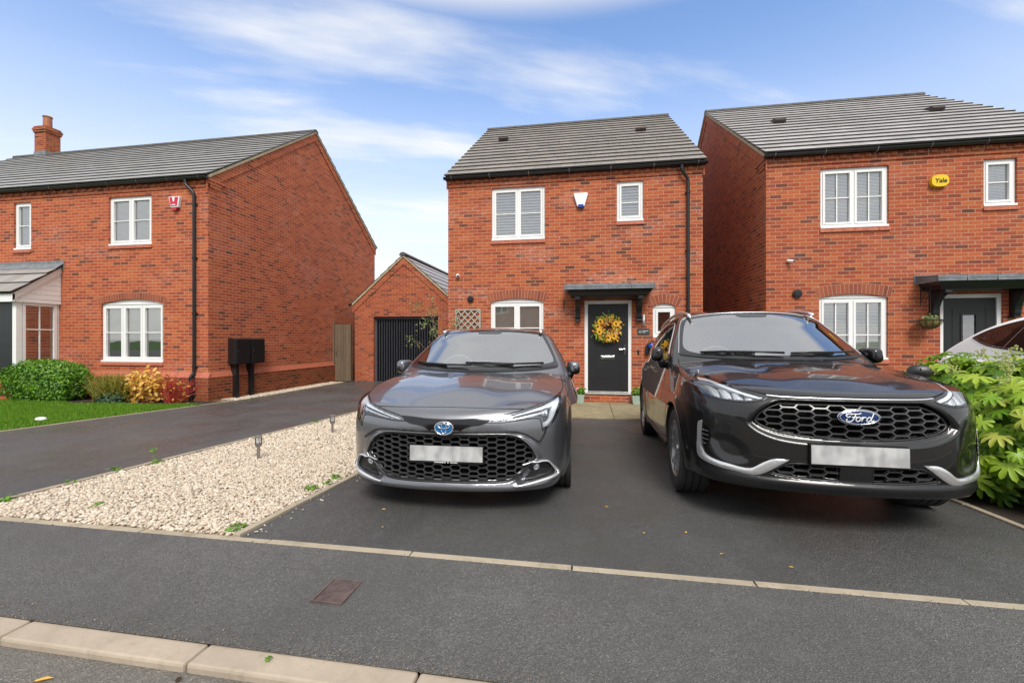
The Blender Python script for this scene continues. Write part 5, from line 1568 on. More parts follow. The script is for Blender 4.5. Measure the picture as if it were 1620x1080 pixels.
for s, yy in ((1, yt - .012), (-1, yt - .004)):
    for k in range(-6, 8):
        c_ = (x0 + x1) / 2 + k * .155
        a = Vector((c_ - .5, 0, z0 + (0 if s > 0 else 1.0) * 1)); 
        # line x = c_ + s*(z - zm)
        zm = (z0 + z1) / 2; zs_ = sorted([z0 + w, z1 - w, zm + s * (x0 + w - c_), zm + s * (x1 - w - c_)])
        lo = max(z0 + w, min(zm + s * (x0 + w - c_), zm + s * (x1 - w - c_))); hi = min(z1 - w, max(zm + s * (x0 + w - c_), zm + s * (x1 - w - c_)))
        if hi - lo > .03:
            A = (c_ + s * (lo - zm), lo); B = (c_ + s * (hi - zm), hi); d_ = .009
            m.hexa([(A[0] - d_, yy - .004, A[1] + s * d_), (A[0] + d_, yy - .004, A[1] - s * d_), (A[0] + d_, yy + .004, A[1] - s * d_), (A[0] - d_, yy + .004, A[1] + s * d_),
                    (B[0] - d_, yy - .004, B[1] + s * d_), (B[0] + d_, yy - .004, B[1] - s * d_), (B[0] + d_, yy + .004, B[1] - s * d_), (B[0] - d_, yy + .004, B[1] + s * d_)])
m.build('lattice', M['grey_trellis'], T)

# ---------------------------------------------------------------- weeds along the edgings, fallen leaves
def weed(x, y, r, h, n, label):
    t = thing('weed', label, 'weed', (x, y, gz(y)), 0, None)
    leaf_cloud('leaves', M['leaf_weed'], t, (x, y, gz(y) + .012), (r, r * 1.1, h), n, .034 if r > .02 else .014, zmin=gz(y) + .004, lump=0, shell=.2, up=.8)
    return t
weed(-4.41, 3.50, .055, .06, 60, 'low weed on the left edging near the tall nettle like weed')
t = weed(-4.36, 3.86, .06, .05, 50, 'upright weed with a tall stem at the left edge of the gravel')
m = MB(); m.tube([(-4.38, 3.84, gz(3.84)), (-4.385, 3.84, gz(3.84) + .17)], [.003, .002], 5); m.build('stem', M['stem_green'], t)
leaf_cloud('leaves', M['leaf_weed'], t, (-4.385, 3.84, gz(3.84) + .16), (.035, .035, .02), 12, .03, lump=0, shell=.3, up=.8)
weed(-4.40, 3.12, .06, .035, 60, 'second weed from the pavement along the left edging')
weed(-4.34, 2.66, .07, .05, 80, 'weed in the front left corner of the gravel bed')
weed(-3.60, 2.72, .035, .03, 22, 'small sprig growing inside the gravel bed near its front left')
weed(-2.24, 2.52, .07, .035, 80, 'weed in the front right corner of the gravel bed')
weed(-2.27, 3.35, .05, .05, 70, 'nearest weed clump along the right edging of the gravel bed')
weed(-2.24, 3.52, .05, .04, 70, 'middle weed clump along the right edging of the gravel bed')
weed(-2.26, 3.70, .05, .045, 60, 'farthest weed clump along the right edging of the gravel bed')
weed(-4.40, 6.6, .07, .06, 50, 'far weed on the left edging beyond the rear solar light')
weed(-1.235, 1.545, .012, .012, 16, 'tiny weed growing from a kerb joint')

def fallen_leaf(x, y, s, rz, mat, label, group=None, z=None):
    t = MB(); k = s
    V, F = scatter(OV[0], OV[1], np.zeros((1, 3)), np.eye(3)[None], np.array([[k * (.45 if k > .08 else .9), k, k]]))
    o = np_mesh('fallen_leaf', V, F, mat, None, smooth=True)
    o.location = (x, y, (gz(y) if z is None else z) + .006); o.rotation_euler = (rnd.uniform(-.12, .12), rnd.uniform(-.15, .15), rz)
    return tag(o, label, 'fallen leaf', group)
fallen_leaf(-2.00, 1.365, .085, 1.9, M['leaf_yellow'], 'long buff fallen leaf on the road below the kerb', z=.100)
fallen_leaf(-1.52, 1.42, .035, .4, M['petal_brown'], 'small dark leaf on the road below the kerb', z=.100)
for i in range(26):
    x = rnd.uniform(-13.5, -8.5); y = rnd.uniform(max(5.2, 8.6 + (x + 8.3) * .55), 8.4)
    fallen_leaf(x, y, rnd.uniform(.04, .07), rnd.uniform(0, 6), M['leaf_yellow'], 'small yellow fallen leaf lying on the lawn', 'fallen leaves on the lawn', z=gz(y) + .035)
for (x, y) in ((.35, 2.95), (.62, 3.0), (.75, 2.72), (-1.5, 3.05), (-1.33, 2.75), (.15, 3.4), (1.1, 2.62)):
    fallen_leaf(x, y, rnd.uniform(.022, .035), rnd.uniform(0, 6), M['leaf_yellow'], 'scrap of buff leaf on the dark driveway', 'leaf scraps on the driveway')
for (x, y) in ((-7.5, 5.6), (-6.0, 8.5), (-5.4, 9.5), (-7.1, 10.3), (-6.4, 7.2), (-7.7, 8.9)):
    fallen_leaf(x, y, rnd.uniform(.04, .06), rnd.uniform(0, 6), M['leaf_yellow'], 'small leaf on the damp shared drive', 'leaves on the shared drive')
m = MB(); blob(m, (-8.83, 5.84, gz(5.84) + .045), (.085, .06, .035), 2.2); tag(m.build('white_stone', M['white_plastic'], smooth=True), 'white stone lying on the lawn near the drive edge', 'stone')
def text_mesh(s, size, mat, name, parent, loc, rot=(pi / 2, 0, 0), depth=.001, shear=0.0, bold=.0, align='CENTER'):
    cu = bpy.data.curves.new(name, 'FONT'); cu.body = s; cu.size = size; cu.extrude = depth; cu.shear = shear; cu.offset = bold; cu.align_x = align; cu.align_y = 'CENTER'
    o = bpy.data.objects.new(name, cu); COL.objects.link(o)
    dg = bpy.context.evaluated_depsgraph_get(); me = bpy.data.meshes.new_from_object(o.evaluated_get(dg)); bpy.data.objects.remove(o)
    me.materials.clear(); me.materials.append(mat)
    o = link(bpy.data.objects.new(name, me)); o.parent = parent; o.rotation_euler = rot
    o.location = Vector(loc) - ORG.get(parent.name, Vector((0, 0, 0))) if parent else loc
    return o
M['bell_yellow'] = plain('yellow_bell_plastic', (.75, .50, .01), .35, var=.05)
M['bell_red'] = plain('red_bell_plastic', (.55, .01, .05), .35, var=.05)
M['blue_led'] = plain('blue_lens', (.01, .05, .30), .15, var=0)
M['iron'] = plain('rusty_iron', (.12, .085, .078), .7, .2, var=.35, vscale=25, bump=.3)
M['slate'] = plain('slate_sign', (.03, .045, .045), .6, var=.15)
# alarm boxes
T = thing('alarm_box', 'white shield shaped alarm box with a blue lens on the middle house', 'alarm box', (-.155, YM, 4.49))
m = MB(); q = [(-.315, 4.63), (-.29, 4.655), (-.02, 4.655), (.005, 4.63), (-.075, 4.36), (-.235, 4.36)]
m.prism(q, 'y', YM - .075, YM - .001); m.build('cover', M['white_plastic'], T, bevel=.012, seg=3)
m = MB(); m.prism([(-.215, 4.40), (-.095, 4.40), (-.105, 4.33), (-.205, 4.33)], 'y', YM - .085, YM - .01); m.build('lens', M['blue_led'], T, bevel=.008)
T = thing('alarm_box', 'white edged crimson alarm box beside the left house downpipe', 'alarm box', (-9.60, YL, 4.62))
m = MB(); m.prism([(-9.76, 4.76), (-9.45, 4.76), (-9.50, 4.50), (-9.70, 4.50)], 'y', YL - .08, YL - .001); m.build('cover', M['white_plastic'], T, bevel=.012)
m = MB(); m.prism([(-9.725, 4.74), (-9.485, 4.74), (-9.52, 4.53), (-9.685, 4.53)], 'y', YL - .088, YL - .0805); fo = m.build('face', M['bell_red'], T)
m = MB(); m.prism([(-9.64, 4.735), (-9.57, 4.735), (-9.59, 4.63), (-9.62, 4.63)], 'y', YL - .092, YL - .0885); m.box(-9.655, -9.555, YL - .092, YL - .0885, 4.55, 4.57); m.build('emblem', M['white_plastic'], fo)
m = MB(); m.prism([(-9.66, 4.50), (-9.55, 4.50), (-9.56, 4.44), (-9.64, 4.44)], 'y', YL - .07, YL - .002); m.build('lens', M['bell_red'], T)
T = thing('alarm_box', 'yellow oval alarm box with lettering on the right house', 'alarm box', (6.625, YR, 4.42))
m = MB(); q = [(6.625 + .145 * math.copysign(abs(cos(t)) ** .75, cos(t)), 4.42 + .115 * math.copysign(abs(sin(t)) ** .8, sin(t))) for t in np.linspace(0, 2 * pi, 28, endpoint=False)]
m.prism(q, 'y', YR - .08, YR - .001); m.build('cover', M['bell_yellow'], T, bevel=.015, seg=3)
text_mesh('Yale', .115, M['black_plastic'], 'lettering', T, (6.63, YR - .082, 4.415), bold=.003, shear=.15)
# cameras
def camera_unit(label, x, y, z, yaw, ball):
    T = thing('security_camera', label, 'camera', (x, y, z)); m = MB()
    if ball:
        m.lathe([(0, -.02), (.03, -.02), (.035, 0)], (x, y, z), 'y', 18); blob(m, (x, y - .05, z), (.042, .042, .042), 2); m.build('housing', M['white_plastic'], T, smooth=True)
        m = MB(); blob(m, (x + .012, y - .078, z - .008), (.024, .02, .024), 2); m.build('lens', M['gloss_black'], T, smooth=True)
    else:
        m.lathe([(0, -.03), (.022, -.03), (.028, 0)], (x, y, z + .02), 'y', 16); d = Vector((sin(yaw), -cos(yaw), -.25)).normalized()
        a = Vector((x, y - .05, z + .01)); m.tube([a - d * .04, a, a + d * .09], [.026, .030, .030], 14); m.build('housing', M['white_plastic'], T, autosmooth=40)
        m = MB(); m.tube([a + d * .091, a + d * .095], [.022, .022], 14); m.build('lens', M['gloss_black'], T)
camera_unit('round white security camera at the left corner of the middle house', -3.0, YM, 2.885, 0, True)
camera_unit('white bullet security camera on the right house below the upper window', 4.0, YR, 2.96, .6, False)
# porch lamp, sign, charger, doorbell, hook
T = thing('wall_lamp', 'slim steel wall lamp above the slate house sign', 'lamp', (1.20, YM, 1.83)); m = MB()
m.lathe([(.024, -.07), (.024, .07)], (1.20, YM - .05, 1.87), 'z', 16); m.lathe([(0, .07), (.026, .07)], (1.20, YM - .05, 1.87), 'z', 16); m.build('shade', M['white_plastic'], T, autosmooth=40)
m = MB(); m.box(1.172, 1.228, YM - .02, YM, 1.70, 1.82); m.lathe([(.026, -.03), (.026, .03)], (1.20, YM - .05, 1.77), 'z', 16); m.build('bracket', M['steel'], T)
T = thing('house_sign', 'dark slate house sign with a white emblem between the front door and slit window', 'sign', (1.195, YM, 1.565)); m = MB()
m.box(1.07, 1.325, YM - .02, YM - .004, 1.50, 1.628); m.build('plate', M['slate'], T, bevel=.003)
m = MB()
for k in range(2): m.tube([(1.105 + .014 * k, YM - .0215, 1.545), (1.125 + .010 * k, YM - .0215, 1.59), (1.148 + .006 * k, YM - .0215, 1.545)], .0025, 5)
m.tube([(1.13 + .026 * cos(t), YM - .0215, 1.562 + .026 * sin(t)) for t in np.linspace(2.2, 5.2, 12)], .0022, 5)
for a, z, e in ((1.175, 1.578, 1.295), (1.180, 1.548, 1.235)):
    x = a
    while x < e:
        w = rnd.uniform(.008, .013); m.box(x, x + w * .6, YM - .0215, YM - .0202, z - .006, z + rnd.choice((.006, .010))); x += w
m.build('lettering', M['white_plastic'], T)
T = thing('vehicle_charger', 'round wall charger with a blue lens by the rear of the black SUV', 'charger', (1.33, YM, 1.19)); m = MB()
m.prism([(1.23 + .0, 1.06), (1.42, 1.06), (1.44, 1.30), (1.32, 1.34), (1.24, 1.26)], 'y', YM - .09, YM - .001); m.build('housing', M['trim_dark'] if 'trim_dark' in M else M['black_plastic'], T, bevel=.02)
m = MB(); blob(m, (1.355, YM - .11, 1.245), (.07, .05, .07), 2.2); m.build('socket_cover', M['blue_led'], T, smooth=True)
T = thing('doorbell', 'small black doorbell below the slate house sign', 'doorbell', (1.09, YM, 1.12)); m = MB(); m.box(1.072, 1.108, YM - .025, YM, 1.06, 1.17); m.build('button_case', M['black_plastic'], T, bevel=.01)
T = thing('wall_hook', 'empty black iron hook on the brickwork left of the front door', 'hook', (-.53, YM, 2.2)); m = MB()
m.box(-.54, -.52, YM - .008, YM, 2.06, 2.30); m.tube([(-.53, YM - .004, 2.27), (-.53, YM - .07, 2.29), (-.53, YM - .10, 2.26), (-.53, YM - .09, 2.22)], .006, 6); m.build('hook', M['black_paint'], T)
# hanging basket
T = thing('hanging_basket', 'wire hanging basket with moss liner on a scrolled bracket beside the right door', 'hanging basket', (6.30, YR, 1.7)); m = MB()
bx, by_ = 6.34, YR - .24
m.box(6.335, 6.347, YR - .008, YR, 2.02, 2.44); m.tube([(bx, YR - .004, 2.40), (bx, YR - .10, 2.46), (bx, YR - .22, 2.44), (bx, by_ - .03, 2.38), (bx, by_, 2.33)], .007, 6); m.tube([(bx, YR - .004, 2.12), (bx, YR - .10, 2.24), (bx, YR - .16, 2.42)], .005, 6)
m.build('bracket', M['black_paint'], T); m = MB()
for a in (0, 2.1, 4.2): m.tube([(bx, by_, 2.33), (bx + .17 * cos(a), by_ + .17 * sin(a), 1.76)], .0035, 5)
m.tube([(bx + .18 * cos(t), by_ + .18 * sin(t), 1.76) for t in np.linspace(0, 2 * pi, 25)], .007, 6, cap=False)
for a in np.linspace(0, 2 * pi, 10, endpoint=False): m.tube([(bx + .18 * cos(t) * cos(a), by_ + .18 * cos(t) * sin(a), 1.76 - .17 * sin(t)) for t in np.linspace(0, 1.5, 7)], .005, 5)
m.build('wire_frame', M['black_paint'], T); m = MB(); m.lathe([(.17 * cos(t), -.16 * sin(t)) for t in np.linspace(0, 1.55, 8)], (bx, by_, 1.76), 'z', 20); m.build('liner', plain('moss_liner', (.20, .17, .05), .95, var=.4, vscale=40, bump=.5), T, smooth=True)
leaf_cloud('plants', M['leaf_rose'], T, (bx, by_, 1.79), (.13, .13, .06), 160, .05, lump=0)
# meter boxes
for i, (ya, yb, lab) in enumerate(((9.57, 10.06, 'black meter box on the gable nearest the downpipe'), (10.09, 10.57, 'black meter box farther along the gable'))):
    T = thing('meter_box', lab, 'meter box', (-8.75, (ya + yb) / 2, .78)); m = MB()
    m.hexa([(-8.75, ya, .78), (-8.53, ya, .78), (-8.53, yb, .78), (-8.75, yb, .78), (-8.75, ya, 1.43), (-8.53, ya, 1.41), (-8.53, yb, 1.41), (-8.75, yb, 1.43)]); m.build('box', M['black_plastic'], T, bevel=.012)
    m = MB(); m.box(-8.53, -8.515, ya + .02, yb - .02, .80, 1.395); d = m.build('door', M['black_plastic'], T, bevel=.006)
    m = MB(); m.lathe([(0, .004), (.012, .004), (.012, 0)], (-8.515, ya + .06, 1.1), 'x', 10); m.build('lock', M['steel'], d)
    m = MB(); yc = ya + .13 if i else ya + .14; m.box(-8.75, -8.60, yc - .05, yc + .05, -.1, .779); m.build('cable_duct', M['black_plastic'], T)
# wreath on the middle door
T = thing('flower_wreath', 'autumn wreath of sunflowers and orange leaves on the black front door', 'wreath', (.43, YM, 1.64))
cx, cz, yw = .435, 1.64, YM + .0
m = MB(); m.tube([(cx + .205 * cos(t), yw, cz + .205 * sin(t)) for t in np.linspace(0, 2 * pi, 33)], .035, 8, cap=False); m.build('ring', M['stem'], T)
n = 620; a = rg.uniform(0, 2 * pi, n); rr = .205 + rg.normal(0, .042, n); P = np.stack([cx + rr * np.cos(a), yw - rg.uniform(.0, .075, n), cz + rr * np.sin(a)], 1)
N = np.stack([rg.normal(0, .5, n), -np.ones(n), rg.normal(0, .5, n)], 1)
V, F = scatter(OV[0], OV[1], P, orient(N, rg.uniform(0, 6.28, n), rg.uniform(-.3, .3, n)), rg.uniform(.045, .095, n)[:, None] * np.array([.8, 1, 1])); np_mesh('leaves', V, F, M['petal_mix'], T)
n = 130; a = np.concatenate([rg.normal(4.1, .5, 80), rg.normal(1.9, .6, 50)]); rr = .235 + rg.normal(0, .05, n); P = np.stack([cx + rr * np.cos(a), yw - rg.uniform(.02, .07, n), cz + rr * np.sin(a)], 1)
V, F = scatter(OV[0], OV[1], P, orient(np.stack([rg.normal(0, .5, n), -np.ones(n), rg.normal(0, .5, n)], 1), rg.uniform(0, 6.28, n), np.zeros(n)), rg.uniform(.06, .11, n)[:, None] * np.array([.6, 1, 1])); np_mesh('green_leaves', V, F, M['leaf_weed'], T)
for i, (t, r_) in enumerate(((4.75, .21), (5.35, .22), (3.0, .22), (3.55, .2), (2.4, .22), (.5, .2))):
    fx_, fz_ = cx + r_ * cos(t), cz + r_ * sin(t); V = []; F = []; b = 0; k = 14
    Pp = np.tile([[fx_, yw - .085, fz_]], (k, 1)); ang = np.linspace(0, 2 * pi, k, endpoint=False)
    dr = np.stack([np.cos(ang), np.full(k, -.15), np.sin(ang)], 1); dr /= np.linalg.norm(dr, axis=1, keepdims=True); Nn = np.tile([[0, -1., 0]], (k, 1)); Xd = np.cross(dr, Nn); Xd /= np.linalg.norm(Xd, axis=1, keepdims=True)
    V, F = scatter(OV[0], OV[1], Pp, np.stack([Xd, dr, np.cross(Xd, dr)], 2), np.tile([[.045, .075, .05]], (k, 1)))
    f_ = np_mesh('sunflower', V, F, M['petal_gold'], T); mm = MB(); mm.lathe([(0, -.018), (.018, -.015), (.026, 0)], (fx_, yw - .085, fz_), 'y', 12); mm.build('flower_centre', M['petal_brown'], f_, smooth=True)
# potted flowers by the door
def pot(x, y, label, pink, s=1.0):
    T = thing('flower_pot', label, 'flower pot', (x, y, 0)); m = MB(); a, b, h = .072 * s, .092 * s, .19
    m.hexa([(x - a, y - a, 0), (x + a, y - a, 0), (x + a, y + a, 0), (x - a, y + a, 0), (x - b, y - b, h), (x + b, y - b, h), (x + b, y + b, h), (x - b, y + b, h)])
    m.build('pot', M['sage_pot'], T, bevel=.004); m = MB(); m.box(x - b * .93, x + b * .93, y - b * .93, y + b * .93, h + .0005, h + .004); m.build('compost', M['soil'], T)
    leaf_cloud('foliage', M['leaf_weed'], T, (x + (.01 if pink else 0), y, h + .08), (.10 * s, .09, .085), 190, .055, lump=.1, shell=.3, zmin=h)
    leaf_cloud('flowers', M['petal_pink'], T, (x - .04 if pink else x + .06, y - .03, h + .13), (.06, .05, .045), 70 if pink else 16, .04, lump=.1, shell=.3, up=.8)
pot(-.165, 9.84, 'sage green pot of pink flowers left of the front door', True)
pot(1.03, 9.84, 'sage green pot of leafy plants right of the front door', False, 1.05)
T = thing('plastic_bottle', 'white bottle standing right of the right hand flower pot', 'bottle', (1.19, 9.86, 0)); m = MB()
m.lathe([(0, 0), (.038, 0), (.04, .02), (.04, .17), (.02, .21), (.014, .23), (.014, .25), (0, .25)], (1.19, 9.86, 0), 'z', 18); m.build('bottle_body', M['white_plastic'], T, autosmooth=40)
# solar stake lights
for (x, y, lab) in ((-3.473, 4.208, 'nearer solar stake light standing in the gravel'), (-3.592, 5.79, 'farther solar stake light standing in the gravel')):
    z = gz(y); T = thing('solar_light', lab, 'garden light', (x, y, z), 0, 'solar lights in the gravel bed')
    m = MB(); m.lathe([(.017, 0), (.017, .15)], (x, y, z), 'z', 14); m.lathe([(0, .148), (.030, .150), (.036, .165), (.036, .172), (0, .172)], (x, y, z), 'z', 18); m.build('stake', M['steel'], T, autosmooth=40)
    m = MB(); m.lathe([(.034, .172), (.034, .245)], (x, y, z), 'z', 20); m.build('lens', M['lamp_glass'], T, smooth=True)
    m = MB(); m.lathe([(0, .173), (.026, .176), (.010, .20), (.006, .24)], (x, y, z), 'z', 14); m.build('reflector', M['lamp_inner'], T, smooth=True)
    m = MB(); m.lathe([(.036, .245), (.037, .25), (.037, .268), (.030, .272), (0, .272)], (x, y, z), 'z', 20); m.build('cap', M['steel'], T, autosmooth=40)
# small access cover in the pavement
T = thing('access_cover', 'small rusty rectangular access cover set in the pavement', 'access cover', (-1.215, 2.0, gz(2.0)))
z = gz(2.0) + .0095; m = MB(); x0, x1, y0, y1 = -1.285, -1.145, 1.912, 2.09
for q in ((x0 - .01, x0, y0 - .01, y1 + .01), (x1, x1 + .01, y0 - .01, y1 + .01), (x0, x1, y0 - .01, y0), (x0, x1, y1, y1 + .01)): m.box(q[0], q[1], q[2], q[3], z - .03, z + .002)
m.build('frame', M['iron'], T)
m = MB(); m.box(x0 + .002, x1 - .002, y0 + .002, y1 - .002, z - .03, z - .003); l = m.build('lid', M['iron'], T)
m = MB()
for i in range(9):
    for j in range(11): m.box(x0 + .010 + i * .0138, x0 + .018 + i * .0138, y0 + .010 + j * .0148, y0 + .018 + j * .0148, z - .0031, z - .0008)
m.build('lid_pattern', M['iron'], l)
CAR1 = ((-1.005, 3.0, .137), radians(2.5))
def build_estate():
    Hc = spl([-.2, 0, .06, .14, .3, .6, .9, 1.15, 1.6, 3, 4.6], [.60, .71, .738, .768, .832, .915, .968, .998, 1.0, 1.02, 1.02])
    def H(x, y):
        h = Hc(y)
        edge = .055 * (x / .72) ** 2 * sstep(y, -.1, .35)
        dish = -.010 * bell(x, .30, .16) * sstep(y, .12, .5) + .007 * bell(x, .60, .11) * sstep(y, .15, .6)
        nose = .04 * (x / .62) ** 2 * (1 - sstep(y, .0, .40))
        return h - edge + dish + nose * .8
    pz = spl([.0, .12, .165, .20, .235, .28, .40, .52, .60, .66, .72, .78, .86, 1.1], [.20, .085, .042, .034, .044, .030, .012, .002, .0, .008, .035, .088, .18, .48])
    F0 = spl([0, .2, .4, .55, .7, .8, .9, 1.0], [0, .008, .040, .085, .155, .22, .30, .40])
    gR = [(.44, .571), (.505, .556), (.56, .525), (.61, .468), (.64, .405, 'c'), (.575, .335), (.50, .262), (.44, .238), (.30, .232)]
    grille = smooth_poly([(0, .573), (.25, .573)] + gR + [(0, .232)] + [(-p[0],) + p[1:] for p in reversed(gR)] + [(-.25, .573)], 5)
    fog = [(.555, .352), (.64, .366), (.728, .362), (.79, .278), (.772, .262), (.67, .238), (.53, .215), (.50, .235)]
    U = smooth_poly([(-.02, .598, 'c'), (.42, .602), (.52, .597), (.59, .570), (.668, .520, 'c'), (.705, .590), (.708, .70, 'c'), (.70, 1.0, 'c'), (-.02, 1.0, 'c')], 4)
    def F(x, z, rec=True):
        y = F0(x) + pz(z)
        sdg = polysd(x, z, grille)
        if rec: y = y + .035 * sstep(-sdg, -.010, .014)
        sdu = polysd(x, z, U)
        y = y + .024 * sstep(sdu, -.004, .012) * (1 - sstep(z, .68, .80)) * sstep(z, .24, .34)
        y = y - .016 * bell(sdg, .018, .018) * sstep(z, .26, .36) * (1 - sstep(z, .54, .58))
        sdf = polysd(x, z, fog) if rec else None
        if rec: y = y + .050 * sstep(-sdf, -.012, .03)
        # two lower blades
        y = y - .022 * bell(z - .20 - .10 * np.clip(x - .52, 0, .4), 0, .020) * sstep(x, .46, .56)
        return y
    W0 = spl([-.1, 0, .2, .45, .8, 1.1, 2.2, 3.3, 3.9, 4.4, 4.65], [.73, .762, .805, .858, .892, .888, .880, .888, .885, .83, .77])
    wz = spl([0, .15, .25, .4, .55, .7, .82, .92, 1.0, 1.1], [-.12, -.06, -.02, -.002, 0, -.008, -.022, -.055, -.095, -.15])
    def W(y, z):
        w = W0(y) + wz(z)
        for wy in (.93, 3.63):
            r = np.sqrt((y - wy) ** 2 + (z - .32) ** 2)
            w = w + .018 * (1 - sstep(r, .36, .50))
        mid = sstep(y, 1.3, 1.7) * (1 - sstep(y, 2.9, 3.3))
        w = w - .022 * bell(z, .42, .12) * mid + .010 * bell(z, .80, .04) * sstep(y, 1.2, 1.6)
        return w
    def WS(x, z): return 1.05 + (z - 1.0) * 2.05 - .25 * np.maximum(z - 1.3, 0) + .20 * (x / .70) ** 2 + .07 * (x / .7) ** 4
    GW_ = spl([.9, 1.0, 1.1, 1.25, 1.38, 1.5], [.90, .862, .815, .725, .645, .56])
    GY = spl([1.0, 1.5, 2.3, 3.2, 4.0, 4.6], [-.02, 0, .005, -.01, -.06, -.12])
    def GW(y, z): return GW_(z) + GY(y)
    Rc = spl([1.2, 1.6, 1.95, 2.4, 3.0, 3.7, 4.2, 4.6], [1.33, 1.405, 1.450, 1.470, 1.468, 1.435, 1.38, 1.31])
    def RZ(x, y): return Rc(y) - .045 * (x / .6) ** 2
    p = dict(F=F, W=W, H=H, WS=WS, GW=GW, RZ=RZ, R=lambda x, z: 4.62 - .10 * (x / .8) ** 2 - .12 * np.abs(z - .6), RG=lambda x, z: 4.50 - (z - 1.0) * .75 - .08 * (x / .6) ** 2,
             B=lambda y: .165 + 0 * y, k_corner=.15, k_top=.035, k_pillar=.06, k_roof=.12, nws=.45, arch=[(.93, .325, .345), (3.63, .325, .345)])
    car = Car(p); p2 = dict(p); p2['F'] = lambda x, z: F(x, z, False); trim = Car(p2)
    T = thing('parked_car', 'dark grey metallic estate car with a blue oval badge, parked beside the gravel bed', 'car', CAR1[0], CAR1[1], 'cars parked nose out on the driveways')
    ORG[T.name] = Vector((0, 0, 0))
    xs = np.linspace(-.98, .98, 207); ys = np.concatenate([np.arange(-.06, .62, .0090), np.arange(.62, 1.3, .018), np.arange(1.3, 4.75, .032)]); zs = np.concatenate([np.arange(.12, 1.0, .0090), np.arange(1.0, 1.58, .016)])
    sym = lambda h: smooth_poly(h + [(-q[0],) + q[1:] for q in reversed(h) if q[0] > 1e-6], 5)
    ws = sym([(0, 1.000), (.30, 1.001), (.58, 1.012), (.775, 1.036, 'c'), (.725, 1.15), (.665, 1.27), (.60, 1.375, 'c'), (.50, 1.402), (.28, 1.418), (0, 1.422)])
    wsi = sym([(0, 1.030), (.30, 1.032), (.55, 1.042), (.70, 1.066), (.722, 1.085), (.69, 1.16), (.635, 1.26), (.58, 1.345), (.55, 1.366), (.30, 1.388), (.14, 1.392), (.12, 1.372), (0, 1.370)])
    sw = smooth_poly([(1.66, 1.06, 'c'), (2.6, 1.05), (3.4, 1.065), (4.05, 1.11, 'c'), (3.95, 1.22), (3.75, 1.30), (3.1, 1.36), (2.6, 1.372), (2.25, 1.350), (1.95, 1.225)], 5)
    hl = smooth_poly([(.298, .664, 'c'), (.333, .694), (.50, .735), (.67, .782), (.765, .815), (.808, .845, 'c'), (.818, .79), (.802, .72), (.765, .655), (.735, .622), (.690, .598, 'c'), (.680, .655), (.672, .680), (.640, .689), (.53, .679), (.39, .665)], 5)
    cuts = [('y', offset_poly(ws, .022), (0, 3)), ('y', offset_poly(grille, .016), (-1, 1)), ('y', offset_poly(hl, .010), (-1, .9)), ('y', mir(offset_poly(hl, .010)), (-1, .9))]
    for s in (1, -1): cuts.append(('x', offset_poly(sw, .02), (.3, 1.2) if s > 0 else (-1.2, -.3)))
    body = car_body(car, 'body', M['paint_grey'], T, xs, ys, zs, cuts)
    # windscreen and side windows
    glass_set(T, car, ws, 'y', 'windscreen', M['screen_glass'], .03, in_poly=wsi)
    for s in (1, -1):
        g = glass_set(T, car, sw, 'x', 'side_window', M['side_glass'], .018, off=.003, res=.08, side=s)
        m = MB(); ribbon(m, car, sw, 'x', .012, .002, .004, side=s, closed=True, prof='round', step=.04); m.build('window_trim', M['satin_chrome'] if 0 else M['gloss_black'], g, smooth=True)
        m = MB()
        for xx in (2.48, 3.42): ribbon(m, car, [(xx, 1.055), (xx + .06, 1.2), (xx + .05, 1.365)], 'x', .06, .005, side=s)
        m.build('door_pillar', M['gloss_black'], g)
        m = MB()
        ribbon(m, car, smooth_poly([(1.9, 1.40), (2.2, 1.425), (3.0, 1.43), (3.9, 1.385)], 6, False), 'x', .02, .0, side=s) if 0 else None
        pts = [(s * .565, y, float(RZ(.565, y)) + .030 * math.sin(pi * min(1, max(0, (y - 1.95) / 2.1))) ** .35 - .012) for y in np.linspace(1.95, 4.05, 30)]
        m.tube(pts, .017, 8); m.build('roof_rail', M['satin_chrome'], T, smooth=True)
    # front grille
    m = MB(); hexmesh(m, trim, offset_poly(grille, .004), .086, .0410, .0065, -.018, .018, slant=.44, offz=.012)
    gr = m.build('grille', M['grille_bar'], T, fixn=False)
    patch(trim, grille, 'y', 'grille_backing', M['deep_black'], gr, -.055, .0, .05)
    m = MB(); ribbon(m, trim, grille, 'y', .018, -.006, .007, closed=True, prof='round', step=.015); m.build('grille_frame', M['trim_black'], gr, smooth=True)
    gi = offset_poly(grille, -.007); n0 = [q for q in gi if q[1] > .395]
    top = sorted([q for q in n0 if q[0] >= 0], key=lambda q: -q[1] + q[0]); 
    line = smooth_poly([(-.652, .402), (-.618, .473), (-.565, .533), (-.508, .565), (-.44, .580), (-.2, .581), (0, .581), (.2, .581), (.44, .580), (.508, .565), (.565, .533), (.618, .473), (.652, .402)], 5, False)
    m = MB(); ribbon(m, trim, line, 'y', .007, .002, .004, prof='round', step=.012); m.build('grille_bright_line', M['rim_silver'], gr, smooth=True)
    # black band and badge
    bR = [(.06, .553), (.10, .592), (.14, .622), (.19, .637), (.26, .648), (.302, .6625, 'c'), (.335, .7005, 'c'), (.25, .697), (.14, .688)]
    bd = smooth_poly([(0, .550)] + bR + [(0, .684)] + [(-q[0],) + q[1:] for q in reversed(bR)], 4)
    patch(trim, bd, 'y', 'front_trim_band', M['gloss_black'], T, .003, .008, .025)
    eb = oval_badge(T, 0, -.012, .625, .066, .045, .006, M['badge_blue_light'])
    m = MB()
    oval_ring(m, 0, -.0145, .625, .066, .045, .0050); oval_ring(m, 0, -.0185, .641, .043, .0165, .0040); oval_ring(m, 0, -.0185, .6255, .018, .037, .0040)
    m.build('badge_rings', M['chrome'], eb, smooth=True)
